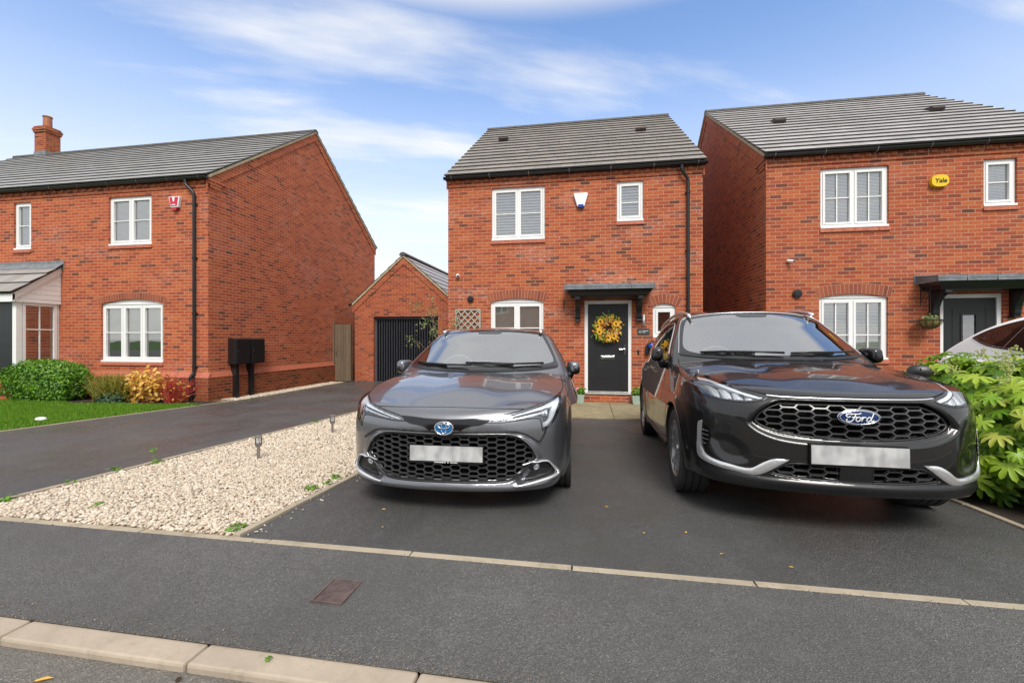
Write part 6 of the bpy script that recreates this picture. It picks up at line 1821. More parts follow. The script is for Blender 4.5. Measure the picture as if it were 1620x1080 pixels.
    m = MB(); blob(m, (0, .055, .556), (.030, .02, .010), 3); m.build('front_camera', M['gloss_black'], T, smooth=True)
    # plate
    P, n = car.lift([(.26, .43), (0, .43)], 'y')
    yb = float(P[1][1]) - .012
    m = MB(); m.box(-.278, .278, yb - .010, yb + .06, .362, .492); ph = m.build('plate_holder', M['gloss_black'], T, bevel=.004)
    m = MB(); m.box(-.268, .268, yb - .014, yb - .0105, .380, .488); m.build('number_plate', M['plate'], ph)
    m = MB()
    x = -.085
    while x < .085:
        w = rnd.uniform(.004, .010); m.box(x, x + w, yb - .0112, yb - .0104, .368, .3745); x += w + (.002 if abs(x) > .012 else .012)
    m.build('dealer_lettering', M['white_plastic'], ph)
    # lamps, fog surrounds
    for s in (1, -1):
        mm = (lambda q: q) if s > 0 else mir
        hp = mm(hl)
        L = patch(car, hp, 'y', 'headlight', M['lamp_dark'], T, -.045, .0, .03)
        rimm = MB(); ribbon(rimm, car, hp, 'y', .010, -.001, .003, closed=True, prof='round', step=.012); rimm.build('lamp_seal', M['gloss_black'], L, smooth=True)
        up = smooth_poly([(.325, .681, 'c'), (.345, .692), (.50, .729), (.67, .774), (.758, .806), (.797, .832, 'c'), (.806, .79), (.792, .722), (.757, .660), (.728, .630), (.696, .610, 'c'), (.700, .640), (.738, .672), (.756, .722), (.760, .772, 'c'), (.66, .748), (.50, .710), (.36, .676)], 4)
        patch(car, mm(up), 'y', 'daylight_strip', M['lamp_white'], L, -.016, .02, .02)
        sl_ = smooth_poly([(.37, .672, 'c'), (.50, .700), (.62, .728), (.735, .752, 'c'), (.735, .735, 'c'), (.62, .712), (.50, .690)], 4)
        patch(car, mm(sl_), 'y', 'lower_reflector', M['lamp_inner'], L, -.030, .012, .02)
        pr_ = MB(); c0, cn = car.lift([(s * .715, .712)], 'y'); cc = c0[0] - cn[0] * .022
        for (dx, dz) in ((-.012, 0), (.014, .004)): blob(pr_, (cc[0] + s * dx, cc[1] + abs(dx), cc[2] + dz), (.013, .016, .016), 3)
        pr_.build('projector_lens', M['lamp_inner'], L, smooth=True)
        patch(car, hp, 'y', 'lamp_cover', M['lamp_glass'], L, .002, .0, .03)
        # fog surround
        ln = smooth_poly([(.545, .358), (.635, .374), (.722, .371), (.752, .342), (.797, .280), (.785, .256), (.68, .232), (.505, .203)], 6, False)
        if s < 0: ln = [(-q[0], q[1]) for q in ln]
        fm = MB(); ribbon(fm, trim, ln, 'y', [.008, .011, .013, .015, .022, .028, .026, .012], .006, .010, prof='round', step=.012)
        fs = fm.build('fog_lamp_surround', M['blade'], T, smooth=True)
        tri = [(.56, .348), (.64, .360), (.722, .355), (.778, .280), (.765, .268), (.66, .246), (.55, .228), (.60, .300)]
        patch(car, mm(tri), 'y', 'fog_recess_panel', M['trim_black'], fs, .003, .0, .02)
        c0, cn = car.lift([(s * .632, .333)], 'y'); fl_ = MB(); cc = c0[0]
        fl_.lathe([(.0, -.012), (.018, -.010), (.024, -.004), (.024, .0), (.030, -.006), (.033, .0), (.033, .03)], tuple(cc), 'y', 24)
        fl_.build('fog_lamp', M['lamp_inner'], fs, autosmooth=40)
        # wheels
        for wy in (.93, 3.63):
            make_wheel(T, 'wheel', s * .775, wy, .325, .225, .225, M['rim_silver'], 5, s)
        door_mirror(T, s * .925, 1.66, 1.015, s, M['paint_grey'])
        gl = MB()
        side_lines(gl, car, [[(1.45, .30), (1.42, .55), (1.45, .80), (1.58, .99)], [(2.55, .28), (2.56, .6), (2.56, 1.04)], [(1.45, .30), (2.0, .26), (2.55, .28), (3.1, .29), (3.3, .5), (3.55, .75), (3.62, 1.05)]], s)
        ribbon(gl, car, smooth_poly([(s * .80, .50), (s * .815, .60), (s * .83, .8), (s * .81, 1.1), (s * .80, 1.3)], 6, False), 'z', .006, .0006)
        gl.build('panel_gap', M['deep_black'], body)
        hm = MB()
        for yy in (2.38, 3.35): ribbon(hm, car, [(yy, .88), (yy + .2, .885)], 'x', .022, .018, .010, side=s, prof='round')
        hm.build('door_handle', M['paint_grey'], T, smooth=True)
    gl = MB(); ribbon(gl, car, smooth_poly([(-.56, .752), (-.4, .756), (-.2, .758), (0, .759), (.2, .758), (.4, .756), (.56, .752)], 6, False), 'y', .006, .0006)
    gl.build('bonnet_gap', M['deep_black'], body)
    cw = [(-.76, 1.033), (-.5, 1.008), (0, .998), (.5, 1.008), (.76, 1.033), (.72, 1.055), (.4, 1.030), (0, 1.024), (-.4, 1.030), (-.72, 1.055)]
    patch(car, smooth_poly([(-.765, 1.020), (-.5, .992), (0, .982), (.5, .992), (.765, 1.020), (.76, 1.036), (.4, 1.006), (0, 1.002), (-.4, 1.006), (-.76, 1.036)], 4), 'y', 'cowl_panel', M['trim_black'], T, .006, .01, .03)
    wiper(T, car, [(.62, 1.040), (.35, 1.035), (.1, 1.046), (-.12, 1.052)]); wiper(T, car, [(-.08, 1.020), (-.3, 1.024), (-.55, 1.040), (-.70, 1.060)])
    # under tray and screen furniture
    car_interior(T, dict(y_dash=1.42, z_dash=.985, w=.72, z_floor=.30, z_seat=.55, z_head=1.16, mirror=(1.88, 1.33)))
    return car, T, body
car1, T1, body1 = build_estate()
T1.rotation_euler = (-.033, 0, CAR1[1])
M['lamp_grey'] = plain('grey_lamp_housing', (.20, .205, .22), .3, .5, var=.2, vscale=40)
CAR2 = ((1.64, 3.03, .137), radians(-1.25))
def build_suv():
    Hc = spl([-.2, 0, .07, .16, .3, .6, .9, 1.15, 1.6, 3, 4.6], [.77, .872, .900, .930, .978, 1.040, 1.083, 1.115, 1.11, 1.12, 1.12])
    def H(x, y):
        h = Hc(y)
        edge = .060 * (x / .80) ** 2 * sstep(y, -.1, .4)
        dome = .009 * bell(x, .50, .15) * sstep(y, .05, .5) - .003 * bell(x, .28, .10) * sstep(y, .1, .5)
        return h - edge + dome + .03 * (x / .7) ** 2 * (1 - sstep(y, 0, .35))
    pz = spl([.0, .16, .20, .24, .28, .36, .50, .65, .75, .82, .87, .93, 1.0, 1.2], [.24, .10, .055, .035, .030, .018, .002, 0, .004, .020, .050, .12, .24, .6])
    F0 = spl([0, .2, .4, .6, .7, .78, .86, .95, 1.05], [0, .008, .036, .092, .145, .205, .28, .385, .52])
    gR = [(.435, .864, 'c'), (.50, .832), (.565, .776), (.610, .716, 'c'), (.600, .690), (.54, .642), (.43, .602), (.28, .585)]
    grille = smooth_poly([(0, .866)] + gR + [(0, .578)] + [(-q[0],) + q[1:] for q in reversed(gR)], 5)
    iR = [(.40, .858, 'c'), (.465, .826), (.53, .775), (.560, .725, 'c'), (.535, .696), (.45, .662), (.33, .640), (.2, .629)]
    inner = smooth_poly([(0, .860)] + iR + [(0, .624)] + [(-q[0],) + q[1:] for q in reversed(iR)], 5)
    lR = [(.088, .460, 'c'), (.36, .462), (.435, .425), (.47, .392), (.30, .372), (.088, .370, 'c')]
    lowg = smooth_poly(lR, 4)
    pocket = smooth_poly([(.785, .585), (.772, .50), (.735, .455), (.66, .437), (.60, .46), (.61, .54), (.70, .60)], 4)
    def F(x, z, rec=True):
        y = F0(x) + pz(z)
        if rec:
            sd = polysd(x, z, grille)
            y = y + .030 * sstep(-sd, -.004, .05)
            y = y + .030 * sstep(-polysd(x, z, inner), -.008, .012)
            y = y + .030 * sstep(-polysd(x, z, lowg), -.008, .012)
            y = y + .026 * sstep(-polysd(x, z, pocket), -.03, .05)
        y = y - .022 * bell(z, .335, .022) * (1 - .5 * sstep(x, .75, .95)) + .012 * bell(z, .60, .10) * sstep(x, .55, .75)
        return y
    W0 = spl([-.1, 0, .2, .45, .8, 1.1, 2.2, 3.3, 3.9, 4.4, 4.65], [.75, .775, .828, .892, .935, .930, .925, .932, .93, .87, .80])
    wz = spl([0, .15, .25, .4, .55, .7, .85, .98, 1.08, 1.2], [-.12, -.07, -.03, -.008, 0, -.006, -.018, -.045, -.085, -.15])
    def W(y, z):
        w = W0(y) + wz(z)
        for wy in (.95, 3.66):
            r = np.sqrt((y - wy) ** 2 + (z - .35) ** 2)
            w = w + .016 * (1 - sstep(r, .40, .52))
        mid = sstep(y, 1.35, 1.75) * (1 - sstep(y, 2.9, 3.3))
        w = w - .026 * bell(z, .52, .14) * mid + .010 * bell(z, .92, .04) * sstep(y, 1.2, 1.6)
        return w
    def WS(x, z): return 1.05 + (z - 1.1) * 1.85 - .2 * np.maximum(z - 1.45, 0) + .20 * (x / .75) ** 2 + .07 * (x / .75) ** 4
    GW_ = spl([.95, 1.1, 1.2, 1.35, 1.5, 1.62], [.915, .875, .84, .775, .70, .635])
    GY = spl([1.0, 1.5, 2.3, 3.2, 4.0, 4.6], [-.02, 0, .005, -.01, -.06, -.12])
    def GW(y, z): return GW_(z) + GY(y)
    Rc = spl([1.2, 1.55, 1.95, 2.4, 3.0, 3.7, 4.2, 4.6], [1.47, 1.555, 1.622, 1.668, 1.672, 1.64, 1.58, 1.49])
    def RZ(x, y): return Rc(y) - .042 * (x / .6) ** 2
    p = dict(F=F, W=W, H=H, WS=WS, GW=GW, RZ=RZ, R=lambda x, z: 4.60 - .10 * (x / .8) ** 2 - .10 * np.abs(z - .7), RG=lambda x, z: 4.52 - (z - 1.0) * .6 - .08 * (x / .6) ** 2,
             B=lambda y: .275 - .06 * sstep(y, .3, 1.2), k_corner=.17, k_top=.035, k_pillar=.06, k_roof=.12, nws=.47, arch=[(.95, .35, .392), (3.66, .35, .392)])
    car = Car(p); p2 = dict(p); p2['F'] = lambda x, z: F(x, z, False); trim = Car(p2)
    T = thing('parked_car', 'black family SUV with a blue oval badge, parked beside the flower bed', 'car', CAR2[0], CAR2[1], 'cars parked nose out on the driveways')
    ORG[T.name] = Vector((0, 0, 0))
    xs = np.linspace(-1.02, 1.02, 208); ys = np.concatenate([np.arange(-.06, .62, .0098), np.arange(.62, 1.4, .018), np.arange(1.4, 4.75, .032)]); zs = np.concatenate([np.arange(.14, 1.12, .0098), np.arange(1.12, 1.76, .016)])
    sym = lambda h: smooth_poly(h + [(-q[0],) + q[1:] for q in reversed(h) if q[0] > 1e-6], 5)
    ws = sym([(0, 1.128), (.32, 1.128), (.60, 1.136), (.785, 1.165, 'c'), (.765, 1.24), (.715, 1.40), (.650, 1.535, 'c'), (.52, 1.572), (.28, 1.594), (0, 1.600)])
    wsi = sym([(0, 1.150), (.32, 1.150), (.58, 1.160), (.70, 1.185), (.735, 1.225), (.72, 1.30), (.675, 1.425), (.628, 1.515), (.59, 1.535), (.30, 1.570), (.16, 1.572), (.13, 1.545), (0, 1.540)])
    sw = smooth_poly([(1.66, 1.155, 'c'), (2.6, 1.150), (3.4, 1.165), (4.10, 1.22, 'c'), (4.0, 1.34), (3.8, 1.43), (3.1, 1.515), (2.6, 1.525), (2.25, 1.505), (1.95, 1.36)], 5)
    hl = smooth_poly([(.462, .882, 'c'), (.60, .922), (.69, .968), (.745, 1.000), (.800, 1.008), (.860, .975, 'c'), (.868, .905), (.842, .872, 'c'), (.73, .846), (.60, .838), (.50, .855, 'c')], 5)
    cuts = [('y', offset_poly(ws, .022), (0, 3)), ('y', offset_poly(inner, .012), (-1, 1)), ('y', offset_poly(hl, .011), (-1, 1.1)), ('y', mir(offset_poly(hl, .011)), (-1, 1.1))]
    for q in (lowg, mir(lowg)): cuts.append(('y', offset_poly(q, .012), (-1, 1)))
    for s in (1, -1): cuts.append(('x', offset_poly(sw, .02), (.3, 1.2) if s > 0 else (-1.2, -.3)))
    body = car_body(car, 'body', M['paint_black'], T, xs, ys, zs, cuts)
    glass_set(T, car, ws, 'y', 'windscreen', M['screen_glass'], .03, in_poly=wsi)
    m = MB(); ribbon(m, car, [q for q in smooth_poly([(-.792, 1.166), (-.770, 1.24), (-.722, 1.40), (-.655, 1.54), (-.52, 1.580), (-.28, 1.602), (0, 1.608), (.28, 1.602), (.52, 1.580), (.655, 1.54), (.722, 1.40), (.770, 1.24), (.792, 1.166)], 6, False)], 'y', .010, .003, .004, prof='round', step=.03)
    m.build('windscreen_trim', M['satin_chrome'], T, smooth=True)
    for s in (1, -1):
        g = glass_set(T, car, sw, 'x', 'side_window', M['side_glass'], .018, off=.003, res=.08, side=s)
        m = MB(); ribbon(m, car, sw, 'x', .014, .002, .004, side=s, closed=True, prof='round', step=.04); m.build('window_trim', M['satin_chrome'], g, smooth=True)
        m = MB()
        for xx in (2.55, 3.5): ribbon(m, car, [(xx, 1.155), (xx + .05, 1.3), (xx + .04, 1.50)], 'x', .06, .005, side=s)
        m.build('door_pillar', M['gloss_black'], g)
        m = MB(); pts = [(s * .60, y, float(RZ(.60, y)) + .034 * math.sin(pi * min(1, max(0, (y - 1.95) / 2.1))) ** .35 - .012) for y in np.linspace(1.95, 4.05, 30)]
        m.tube(pts, .018, 8); m.build('roof_rail', M['satin_chrome'] if s < 0 else M['satin_chrome'], T, smooth=True)
    # grille
    m = MB(); hexmesh(m, trim, offset_poly(inner, .003), .114, .0480, .0085, -.030, .022, slant=.42, offz=.004)
    gr = m.build('grille', M['grille_bar'], T, fixn=False)
    patch(trim, inner, 'y', 'grille_backing', M['deep_black'], gr, -.085, .0, .05)
    m = MB(); ribbon(m, trim, inner, 'y', .016, -.040, .007, closed=True, prof='round', step=.015); m.build('grille_frame', M['trim_black'], gr, smooth=True)
    m = MB(); ribbon(m, trim, grille, 'y', .007, -.001, .003, closed=True, prof='round', step=.015); m.build('grille_surround_line', M['trim_black'], gr, smooth=True)
    m = MB(); ribbon(m, trim, smooth_poly([(-.475, .885), (-.40, .879), (-.2, .876), (0, .875), (.2, .876), (.40, .879), (.475, .885)], 8, False), 'y', .013, .004, .007, prof='round', step=.02)
    m.build('chrome_bar', M['satin_chrome'], T, smooth=True)
    for s in (1, -1):
        q = lowg if s > 0 else mir(lowg)
        m = MB(); hexmesh(m, trim, offset_poly(q, .002), .110, .046, .008, -.010, .02, slant=.42, offz=.0, offx=.04 * s)
        lg = m.build('lower_grille', M['grille_bar'], T, fixn=False)
        patch(trim, q, 'y', 'grille_backing', M['deep_black'], lg, -.05, .0, .05)
        m = MB(); ribbon(m, trim, q, 'y', .014, -.006, .006, closed=True, prof='round', step=.015); m.build('grille_frame', M['trim_black'], lg, smooth=True)
    lipL = smooth_poly([(0, .352, 'c'), (.3, .352), (.55, .356), (.74, .370), (.845, .395, 'c'), (.845, .34), (.80, .305), (.55, .292), (0, .29, 'c'), (-.55, .292), (-.80, .305), (-.845, .34), (-.845, .395, 'c'), (-.74, .370), (-.55, .356), (-.3, .352)], 4)
    patch(car, lipL, 'y', 'bumper_lip', M['trim_black'], T, .003, .006, .03)
    # badge with script
    by = -.022
    eb = oval_badge(T, .0, by, .775, .115, .046, .007, M['badge_blue'])
    m = MB(); oval_ring(m, .0, by - .0030, .775, .1065, .0400, .0030); oval_ring(m, 0, by + .004, .775, .115, .046, .004)
    m.build('badge_rim', M['chrome'], eb, smooth=True)
    strokes = [[(-.036, .017), (-.052, .021), (-.064, .014), (-.061, .004), (-.050, .003), (-.046, .010)], [(-.060, .013), (-.052, .021), (-.030, .020), (-.006, .021), (.006, .025)],
               [(-.020, .020), (-.026, .006), (-.034, -.012), (-.045, -.022), (-.058, -.022), (-.064, -.014), (-.058, -.008)], [(-.040, .001), (-.028, .003), (-.016, .004)],
               [(-.006, .004), (-.016, .000), (-.021, -.011), (-.016, -.019), (-.006, -.017), (.000, -.007), (-.003, .003), (-.006, .004)],
               [(.000, -.007), (.008, .002), (.012, .004), (.009, -.008), (.005, -.019)], [(.010, -.006), (.016, .003), (.024, .004), (.027, .000)],
               [(.050, .004), (.040, .003), (.031, -.006), (.030, -.016), (.037, -.020), (.046, -.014), (.051, .000)], [(.066, .026), (.060, .012), (.052, -.006), (.050, -.017), (.056, -.019), (.066, -.012)]]
    m = MB()
    for st in strokes:
        c_ = [(q[0] * 1.16, q[1] * 1.12) for q in st]; c_ = smooth_poly(c_, 5, False)
        m.tube([(q[0], by - .0110 * (1 - (q[0] / .115) ** 2 - (q[1] / .046) ** 2) - .0015, .774 + q[1]) for q in c_], .0032, 6)
    m.build('badge_script', M['white_plastic'], eb, smooth=True)
    # plate
    P, n = trim.lift([(.26, .54), (0, .54)], 'y'); yb = float(P[1][1]) - .010
    m = MB(); m.box(-.272, .272, yb - .006, yb + .05, .474, .602); ph = m.build('plate_holder', M['gloss_black'], T, bevel=.004)
    m = MB(); m.box(-.266, .266, yb - .011, yb - .0065, .480, .596); m.build('number_plate', M['plate'], ph)
    for s in (1, -1):
        mm = (lambda q: q) if s > 0 else mir
        hp = mm(hl)
        L = patch(car, hp, 'y', 'headlight', M['lamp_grey'], T, -.05, .0, .03)
        m = MB(); ribbon(m, car, hp, 'y', .010, -.001, .003, closed=True, prof='round', step=.012); m.build('lamp_seal', M['gloss_black'], L, smooth=True)
        up = smooth_poly([(.49, .877, 'c'), (.60, .908), (.69, .952), (.75, .982), (.80, .988, 'c'), (.805, .972, 'c'), (.75, .962), (.69, .930), (.60, .890), (.52, .868, 'c')], 4)
        patch(car, mm(up), 'y', 'daylight_strip', M['lamp_white'], L, -.012, .02, .02)
        for k, (xa, xb) in enumerate(((.545, .600), (.610, .668), (.678, .735), (.745, .800))):
            zt = np.interp([xa, xb], [.5, .6, .69, .8], [.858, .880, .918, .955]); zb = np.interp([xa, xb], [.5, .6, .73, .84], [.862, .850, .858, .88])
            patch(car, mm([(xa, float(zb[0])), (xb, float(zb[1])), (xb, float(zt[1])), (xa, float(zt[0]))]), 'y', 'lamp_reflector', M['lamp_inner'], L, -.032, .012, .02, fn=lambda V: .012 * np.cos((V[:, 0] - V[:, 0].mean()) * 55))
        patch(car, hp, 'y', 'lamp_cover', M['lamp_glass'], L, .002, .0, .03)
        bl = smooth_poly([(.836, .684, 'c'), (.850, .672), (.856, .56), (.856, .45), (.838, .412), (.77, .388), (.66, .374), (.558, .366), (.500, .392), (.372, .487, 'c'), (.452, .486), (.515, .455), (.585, .408), (.70, .418), (.79, .435), (.828, .465), (.838, .56)], 4)
        patch(car, mm(bl), 'y', 'bumper_blade', M['blade'], T, .014, .02, .012, fn=lambda V: -.006 * bell(polysd(V[:, 0], V[:, 1], mm(bl)), 0, .006))
        vt = [(.832, .660), (.800, .640), (.792, .580), (.822, .480)]
        v = patch(car, mm(vt), 'y', 'bumper_vent', M['deep_black'], T, .003, .004, .012)
        m = MB()
        for zz in (.53, .56, .59, .62): ribbon(m, car, [(s * (.800 if zz > .55 else .812), zz - .006), (s * .832, zz)], 'y', .008, .006, .005, prof='round', step=.01)
        m.build('vent_slats', M['grille_bar'], v, smooth=True)
        for wy in (.95, 3.66): make_wheel(T, 'wheel', s * .81, wy, .35, .225, .235, M['rim_silver'], 5, s, steer=0)
        door_mirror(T, s * .965, 1.68, 1.16, s, M['paint_black'], w=.055, l=.115, h=.070, yaw=.2)
        gl = MB()
        side_lines(gl, car, [[(1.50, .35), (1.46, .6), (1.5, .9), (1.62, 1.10)], [(2.60, .33), (2.61, .7), (2.61, 1.14)], [(1.50, .35), (2.0, .31), (2.6, .33), (3.1, .34), (3.34, .55), (3.58, .85), (3.66, 1.15)]], s)
        ribbon(gl, car, smooth_poly([(s * .79, .66), (s * .815, .76), (s * .84, .95), (s * .83, 1.2), (s * .81, 1.4)], 6, False), 'z', .006, .0006)
        gl.build('panel_gap', M['deep_black'], body)
        hm = MB()
        for yy in (2.42, 3.42): ribbon(hm, car, [(yy, .98), (yy + .2, .985)], 'x', .024, .018, .010, side=s, prof='round')
        hm.build('door_handle', M['paint_black'], T, smooth=True)
        cl = MB(); ribbon(cl, car, [(1.4, .30), (2.4, .285), (3.2, .30)], 'x', .05, .004, .01, side=s, prof='round'); cl.build('sill_trim', M['trim_black'], T, smooth=True)
    gl = MB(); ribbon(gl, trim, smooth_poly([(-.60, .924), (-.47, .894), (-.3, .888), (0, .887), (.3, .888), (.47, .894), (.60, .924)], 6, False), 'y', .007, .0006)
    gl.build('bonnet_gap', M['deep_black'], body)
    patch(car, smooth_poly([(-.785, 1.150), (-.5, 1.120), (0, 1.110), (.5, 1.120), (.785, 1.150), (.78, 1.166), (.4, 1.134), (0, 1.130), (-.4, 1.134), (-.78, 1.166)], 4), 'y', 'cowl_panel', M['trim_black'], T, .006, .01, .03)
    wiper(T, car, [(.66, 1.168), (.45, 1.160), (.25, 1.160), (.08, 1.158)]); wiper(T, car, [(.02, 1.150), (-.2, 1.160), (-.45, 1.165), (-.62, 1.166)])
    # open charging flap on the far wing
    fm = MB(); fm.lathe([(0, 0), (.085, .002), (.094, .008), (.09, .014), (0, .014)], (0, 0, 0), 'x', 24)
    fo = fm.build('charging_flap', M['trim_black'], T, autosmooth=40); fo.location = (.955, 1.0, 1.035); fo.rotation_euler = (0, radians(10), radians(70)); fo.scale = (1, .85, .55)
    ar = MB(); ar.tube([(.88, 1.08, .99), (.94, 1.05, 1.03), (.97, 1.0, 1.05)], .012, 6); ar.build('flap_hinge', M['trim_black'], T)
    car_interior(T, dict(y_dash=1.44, z_dash=1.09, w=.76, z_floor=.36, z_seat=.66, z_head=1.30, mirror=(1.92, 1.49)))
    return car, T, body
car2, T2, body2 = build_suv()
T2.rotation_euler = (-.033, 0, CAR2[1])
def build_white():
    Hc = spl([-.2, 0, .1, .3, .7, 1.1, 1.6, 3, 4.0, 4.4, 4.75], [.60, .70, .76, .84, .93, .98, 1.0, 1.03, 1.06, 1.08, 1.04])
    H = lambda x, y: Hc(y) - .05 * (x / .8) ** 2
    pz = spl([.1, .2, .35, .5, .65, .75, .9], [.10, .03, 0, 0, .03, .10, .3]); F0 = spl([0, .3, .6, .8, .95], [0, .03, .12, .24, .42])
    W0 = spl([-.1, 0, .4, .9, 2.3, 3.7, 4.3, 4.75], [.74, .78, .90, .955, .945, .955, .90, .80]); wz = spl([.1, .25, .45, .65, .9, 1.05, 1.2], [-.10, -.02, 0, 0, -.04, -.10, -.2])
    Rc = spl([1.0, 1.6, 2.1, 2.7, 3.2, 3.7, 4.1, 4.5], [1.28, 1.46, 1.58, 1.615, 1.60, 1.53, 1.41, 1.20])
    GW_ = spl([1.0, 1.15, 1.35, 1.5, 1.62], [.88, .82, .72, .64, .56]); GY = spl([1, 2, 3, 3.8, 4.6], [-.04, 0, 0, -.05, -.16])
    p = dict(F=lambda x, z: F0(x) + pz(z), W=lambda y, z: W0(y) + wz(z), H=H, WS=lambda x, z: .95 + (z - 1.0) * 2.0 + .25 * (x / .75) ** 2, GW=lambda y, z: GW_(z) + GY(y), RZ=lambda x, y: Rc(y) - .05 * (x / .6) ** 2,
             R=lambda x, z: 4.72 - .12 * (x / .8) ** 2 - .15 * np.abs(z - .75), RG=lambda x, z: 4.6 + 0 * z, B=lambda y: .19 + 0 * y, k_corner=.16, k_top=.06, k_pillar=.06, k_roof=.10, nws=.45, arch=[(.90, .35, .39), (3.78, .35, .39)])
    car = Car(p)
    T = thing('parked_car', 'white car with dark tinted rear side glass, half hidden behind the big leafy shrub', 'car', (5.45, 2.35, .14), 0, 'cars parked nose out on the driveways')
    ORG[T.name] = Vector((0, 0, 0))
    xs = np.linspace(-1.04, 1.04, 70); ys = np.arange(-.08, 4.86, .032); zs = np.arange(.12, 1.72, .026)
    body = car_body(car, 'body', M['paint_white'], T, xs, ys, zs)
    sw = smooth_poly([(1.55, 1.06), (2.6, 1.09), (3.3, 1.13), (3.8, 1.18), (4.12, 1.27, 'c'), (3.9, 1.365), (3.5, 1.46), (2.9, 1.525), (2.2, 1.50), (1.8, 1.33)], 5)
    ws = smooth_poly([(-.70, 1.04, 'c'), (0, 1.0), (.70, 1.04, 'c'), (.62, 1.30), (.52, 1.47, 'c'), (0, 1.51), (-.52, 1.47, 'c'), (-.62, 1.30)], 5)
    patch(car, ws, 'y', 'windscreen', M['frit'], T, .004, .004, .06)
    for s in (1, -1):
        g = patch(car, sw, 'x', 'side_window', M['tint_brown'], T, .004, .004, .06, s)
        m = MB(); ribbon(m, car, sw, 'x', .022, .003, .005, side=s, closed=True, prof='round', step=.04); m.build('window_trim', M['gloss_black'], g, smooth=True)
        m = MB()
        ribbon(m, car, [(3.55, 1.16), (3.40, 1.46)], 'x', .014, .006, side=s); m.build('window_divider', M['rim_silver'], g)
        m = MB(); ribbon(m, car, [(2.3, 1.08), (2.25, 1.50)], 'x', .07, .006, side=s); m.build('door_pillar', M['gloss_black'], g)
        for wy in (.90, 3.78): make_wheel(T, 'wheel', s * .83, wy, .35, .23, .24, M['rim_dark'], 5, s)
        door_mirror(T, s * .98, 1.6, 1.06, s, M['paint_white'])
        gl = MB(); side_lines(gl, car, [[(1.42, .35), (1.40, .7), (1.5, 1.0)], [(2.35, .33), (2.36, 1.05)], [(2.5, .33), (3.2, .4), (3.35, .6), (3.5, 1.1)]], s); gl.build('panel_gap', M['deep_black'], body)
    for s in (1, -1):
        hl = [(s * .42, .62), (s * .60, .66), (s * .76, .72), (s * .78, .66), (s * .6, .60)]
        patch(car, hl, 'y', 'headlight', M['lamp_inner'], T, .003, .004, .03)
build_white()
# the other side of the street, seen only mirrored in paint and glass
for k, (xa, xb, lab) in enumerate(((-9.0, -1.5, 'brick house across the street mirrored in the grey car bonnet edge'), (.8, 7.6, 'brick house across the street mirrored in the black SUV bumper'))):
    T = thing('brick_house', lab, 'house', ((xa + xb) / 2, -17, 0), 0)
    w = MB(); w.box(xa, xb, -25, -17, -.4, 5.2); w.build('wall', M['brick_right'], T)
    r = MB(); r.prism([(-16.8, 5.2), (-25.2, 5.2), (-21, 8.2)], 'x', xa - .05, xb + .05); r.build('roof', M['ridge'], T)
    for (x0, x1, z0, z1) in ((xa + 1, xa + 2.3, 3.6, 4.8), (xb - 2.3, xb - 1, 3.6, 4.8), (xa + 1, xa + 2.6, 1.0, 2.3)):
        f = MB(); f.box(x0, x1, -17.0, -16.95, z0, z1); fo = f.build('window', M['upvc'], T)
        g = MB()
        for i in range(2): g.box(x0 + .08 + i * (x1 - x0) / 2, x0 - .08 + (i + 1) * (x1 - x0) / 2, -16.949, -16.94, z0 + .1, z1 - .1)
        g.build('pane', M['gloss_black'], fo)
    d = MB(); d.box(xb - 2.1, xb - 1.1, -17, -16.94, .1, 2.2); d.build('door', M['door_black'], T)
T = thing('garden_hedge', 'green front hedge across the street, seen only in reflections', 'hedge', (-4, -10, 0))
leaf_cloud('leaves', M['leaf_hedge'], T, (-3.5, -10, .6), (9, .5, .75), 5000, .22, power=6, shell=.85, flat=.8, zmin=-.1, lump=.05)
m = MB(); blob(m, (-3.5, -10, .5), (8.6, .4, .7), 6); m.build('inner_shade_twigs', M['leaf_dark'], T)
m = MB(); m.add([(-60, -30, .02), (60, -30, .02), (60, -6.6, .09), (-60, -6.6, .09)], [(0, 1, 2, 3)]); o = m.build('far_pavement', M['asphalt_pave'], fixn=False); o['kind'] = 'structure'
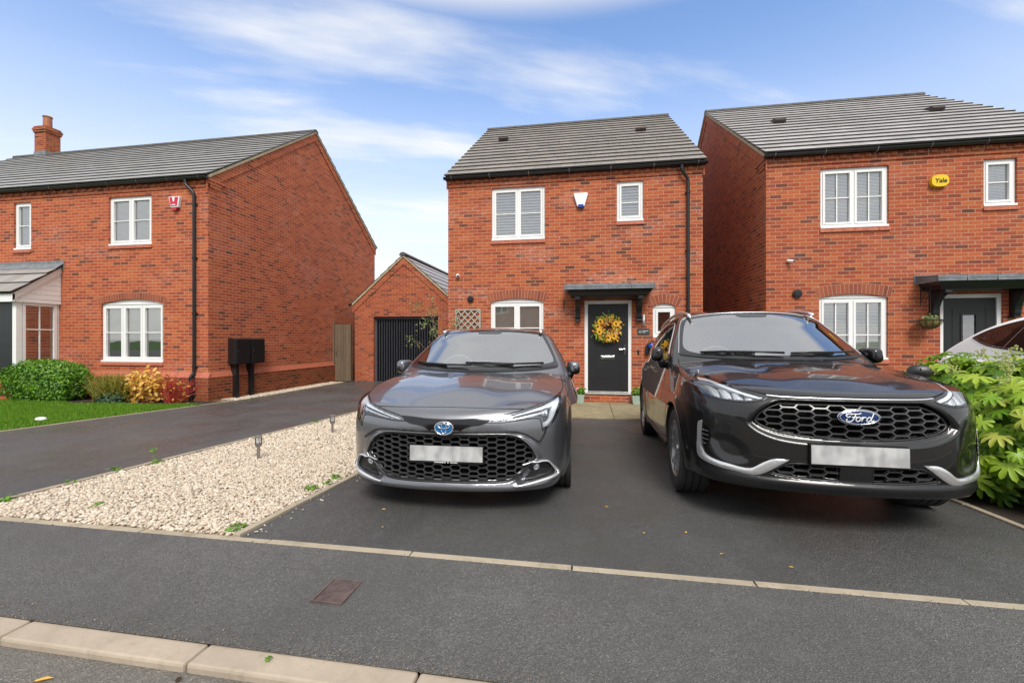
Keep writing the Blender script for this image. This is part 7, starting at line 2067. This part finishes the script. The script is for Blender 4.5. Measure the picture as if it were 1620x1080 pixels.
def world():
    w = bpy.data.worlds.new('World'); SC.world = w; w.use_nodes = True
    nt = w.node_tree; nt.nodes.clear()
    out = nt.nodes.new('ShaderNodeOutputWorld')
    t = NT.__new__(NT); t.t = nt; t.out = out; t.mat = None
    el, rot = radians(48), radians(SUN_AZ)
    sky = t.n('ShaderNodeTexSky', sky_type='NISHITA', sun_disc=False, sun_elevation=el, sun_rotation=rot, air_density=1.0, dust_density=.6, ozone_density=2.0)
    d = t.n('ShaderNodeTexCoord').outputs['Generated']
    x, y, z = t.sep(d)
    zz = t.m('ADD', t.m('MAXIMUM', z, 0.0), .14)
    u = t.m('DIVIDE', x, zz); v = t.m('DIVIDE', y, zz)
    # streaky high cloud running towards the upper right
    ca, sa = cos(radians(24)), sin(radians(24))
    u2 = t.m('ADD', t.m('MULTIPLY', u, ca), t.m('MULTIPLY', v, sa)); v2 = t.m('SUBTRACT', t.m('MULTIPLY', v, ca), t.m('MULTIPLY', u, sa))
    n1 = t.noise(t.comb(t.m('MULTIPLY', u2, .60), t.m('MULTIPLY', v2, 1.9), 1.7), 1.0, 7, .56)
    n2 = t.noise(t.comb(t.m('MULTIPLY', u, .35), t.m('MULTIPLY', v, .35), 4.2), 1.0, 4, .5)
    n = t.m('ADD', t.m('MULTIPLY', n1, .62), t.m('MULTIPLY', n2, .5))
    cov = t.smooth(n, .51, .72)
    # whiter near the horizon; unseen cloud added overhead, behind and beside, to whiten reflections
    back = t.smooth(t.m('SUBTRACT', t.m('MULTIPLY', z, 1.1), t.m('MULTIPLY', y, .9)), .10, .75)
    hz = t.smooth(z, .58, .08)
    top = t.m('MAXIMUM', t.smooth(z, .575, .63), t.m('MAXIMUM', t.smooth(x, .63, .74), t.smooth(x, -.87, -.94)))
    cov2 = t.m('MAXIMUM', cov, t.m('MAXIMUM', t.m('MULTIPLY', back, .95), t.m('MAXIMUM', t.m('MULTIPLY', hz, .90), t.m('MULTIPLY', top, .97))), clamp=True)
    cloud = t.ramp(n, [(.38, (.74, .79, .88)), (.62, (1.03, 1.03, 1.03))])
    skc = t.mix(1.0, sky.outputs[0], (1.10, 1.15, 1.24, 1), 'MULTIPLY')
    bg1 = t.n('ShaderNodeBackground', ins={0: skc, 1: SKY_STR})
    bg2 = t.n('ShaderNodeBackground', ins={0: cloud, 1: CLOUD_STR})
    mx = t.n('ShaderNodeMixShader', ins={0: cov2, 1: bg1.outputs[0], 2: bg2.outputs[0]})
    nt.links.new(mx.outputs[0], out.inputs[0])
SUN_AZ = 163.0; SKY_STR = .15; CLOUD_STR = .66
world()
sl = bpy.data.lights.new('sun', 'SUN'); sl.energy = 2.3; sl.angle = radians(24); sl.color = (1, .96, .9)
so = link(bpy.data.objects.new('sun', sl))
el, az = radians(48), radians(SUN_AZ)
sdir = Vector((sin(az) * cos(el), cos(az) * cos(el), sin(el)))
so.rotation_euler = sdir.to_track_quat('Z', 'Y').to_euler()
so.location = sdir * 30
cam = bpy.data.cameras.new('camera'); co = link(bpy.data.objects.new('camera', cam))
cam.sensor_width = 36; cam.lens = 700 / 1620 * 36; cam.clip_end = 3000; cam.clip_start = .05
cam.shift_y = -3 / 1620
co.location = (0, 0, 1.39)
co.rotation_euler = (radians(90), 0, math.atan(120 / 700))
SC.camera = co
SC.view_settings.view_transform = 'Standard'; SC.view_settings.look = 'None'; SC.view_settings.exposure = 0.6; SC.view_settings.gamma = 1
SC.render.film_transparent = False
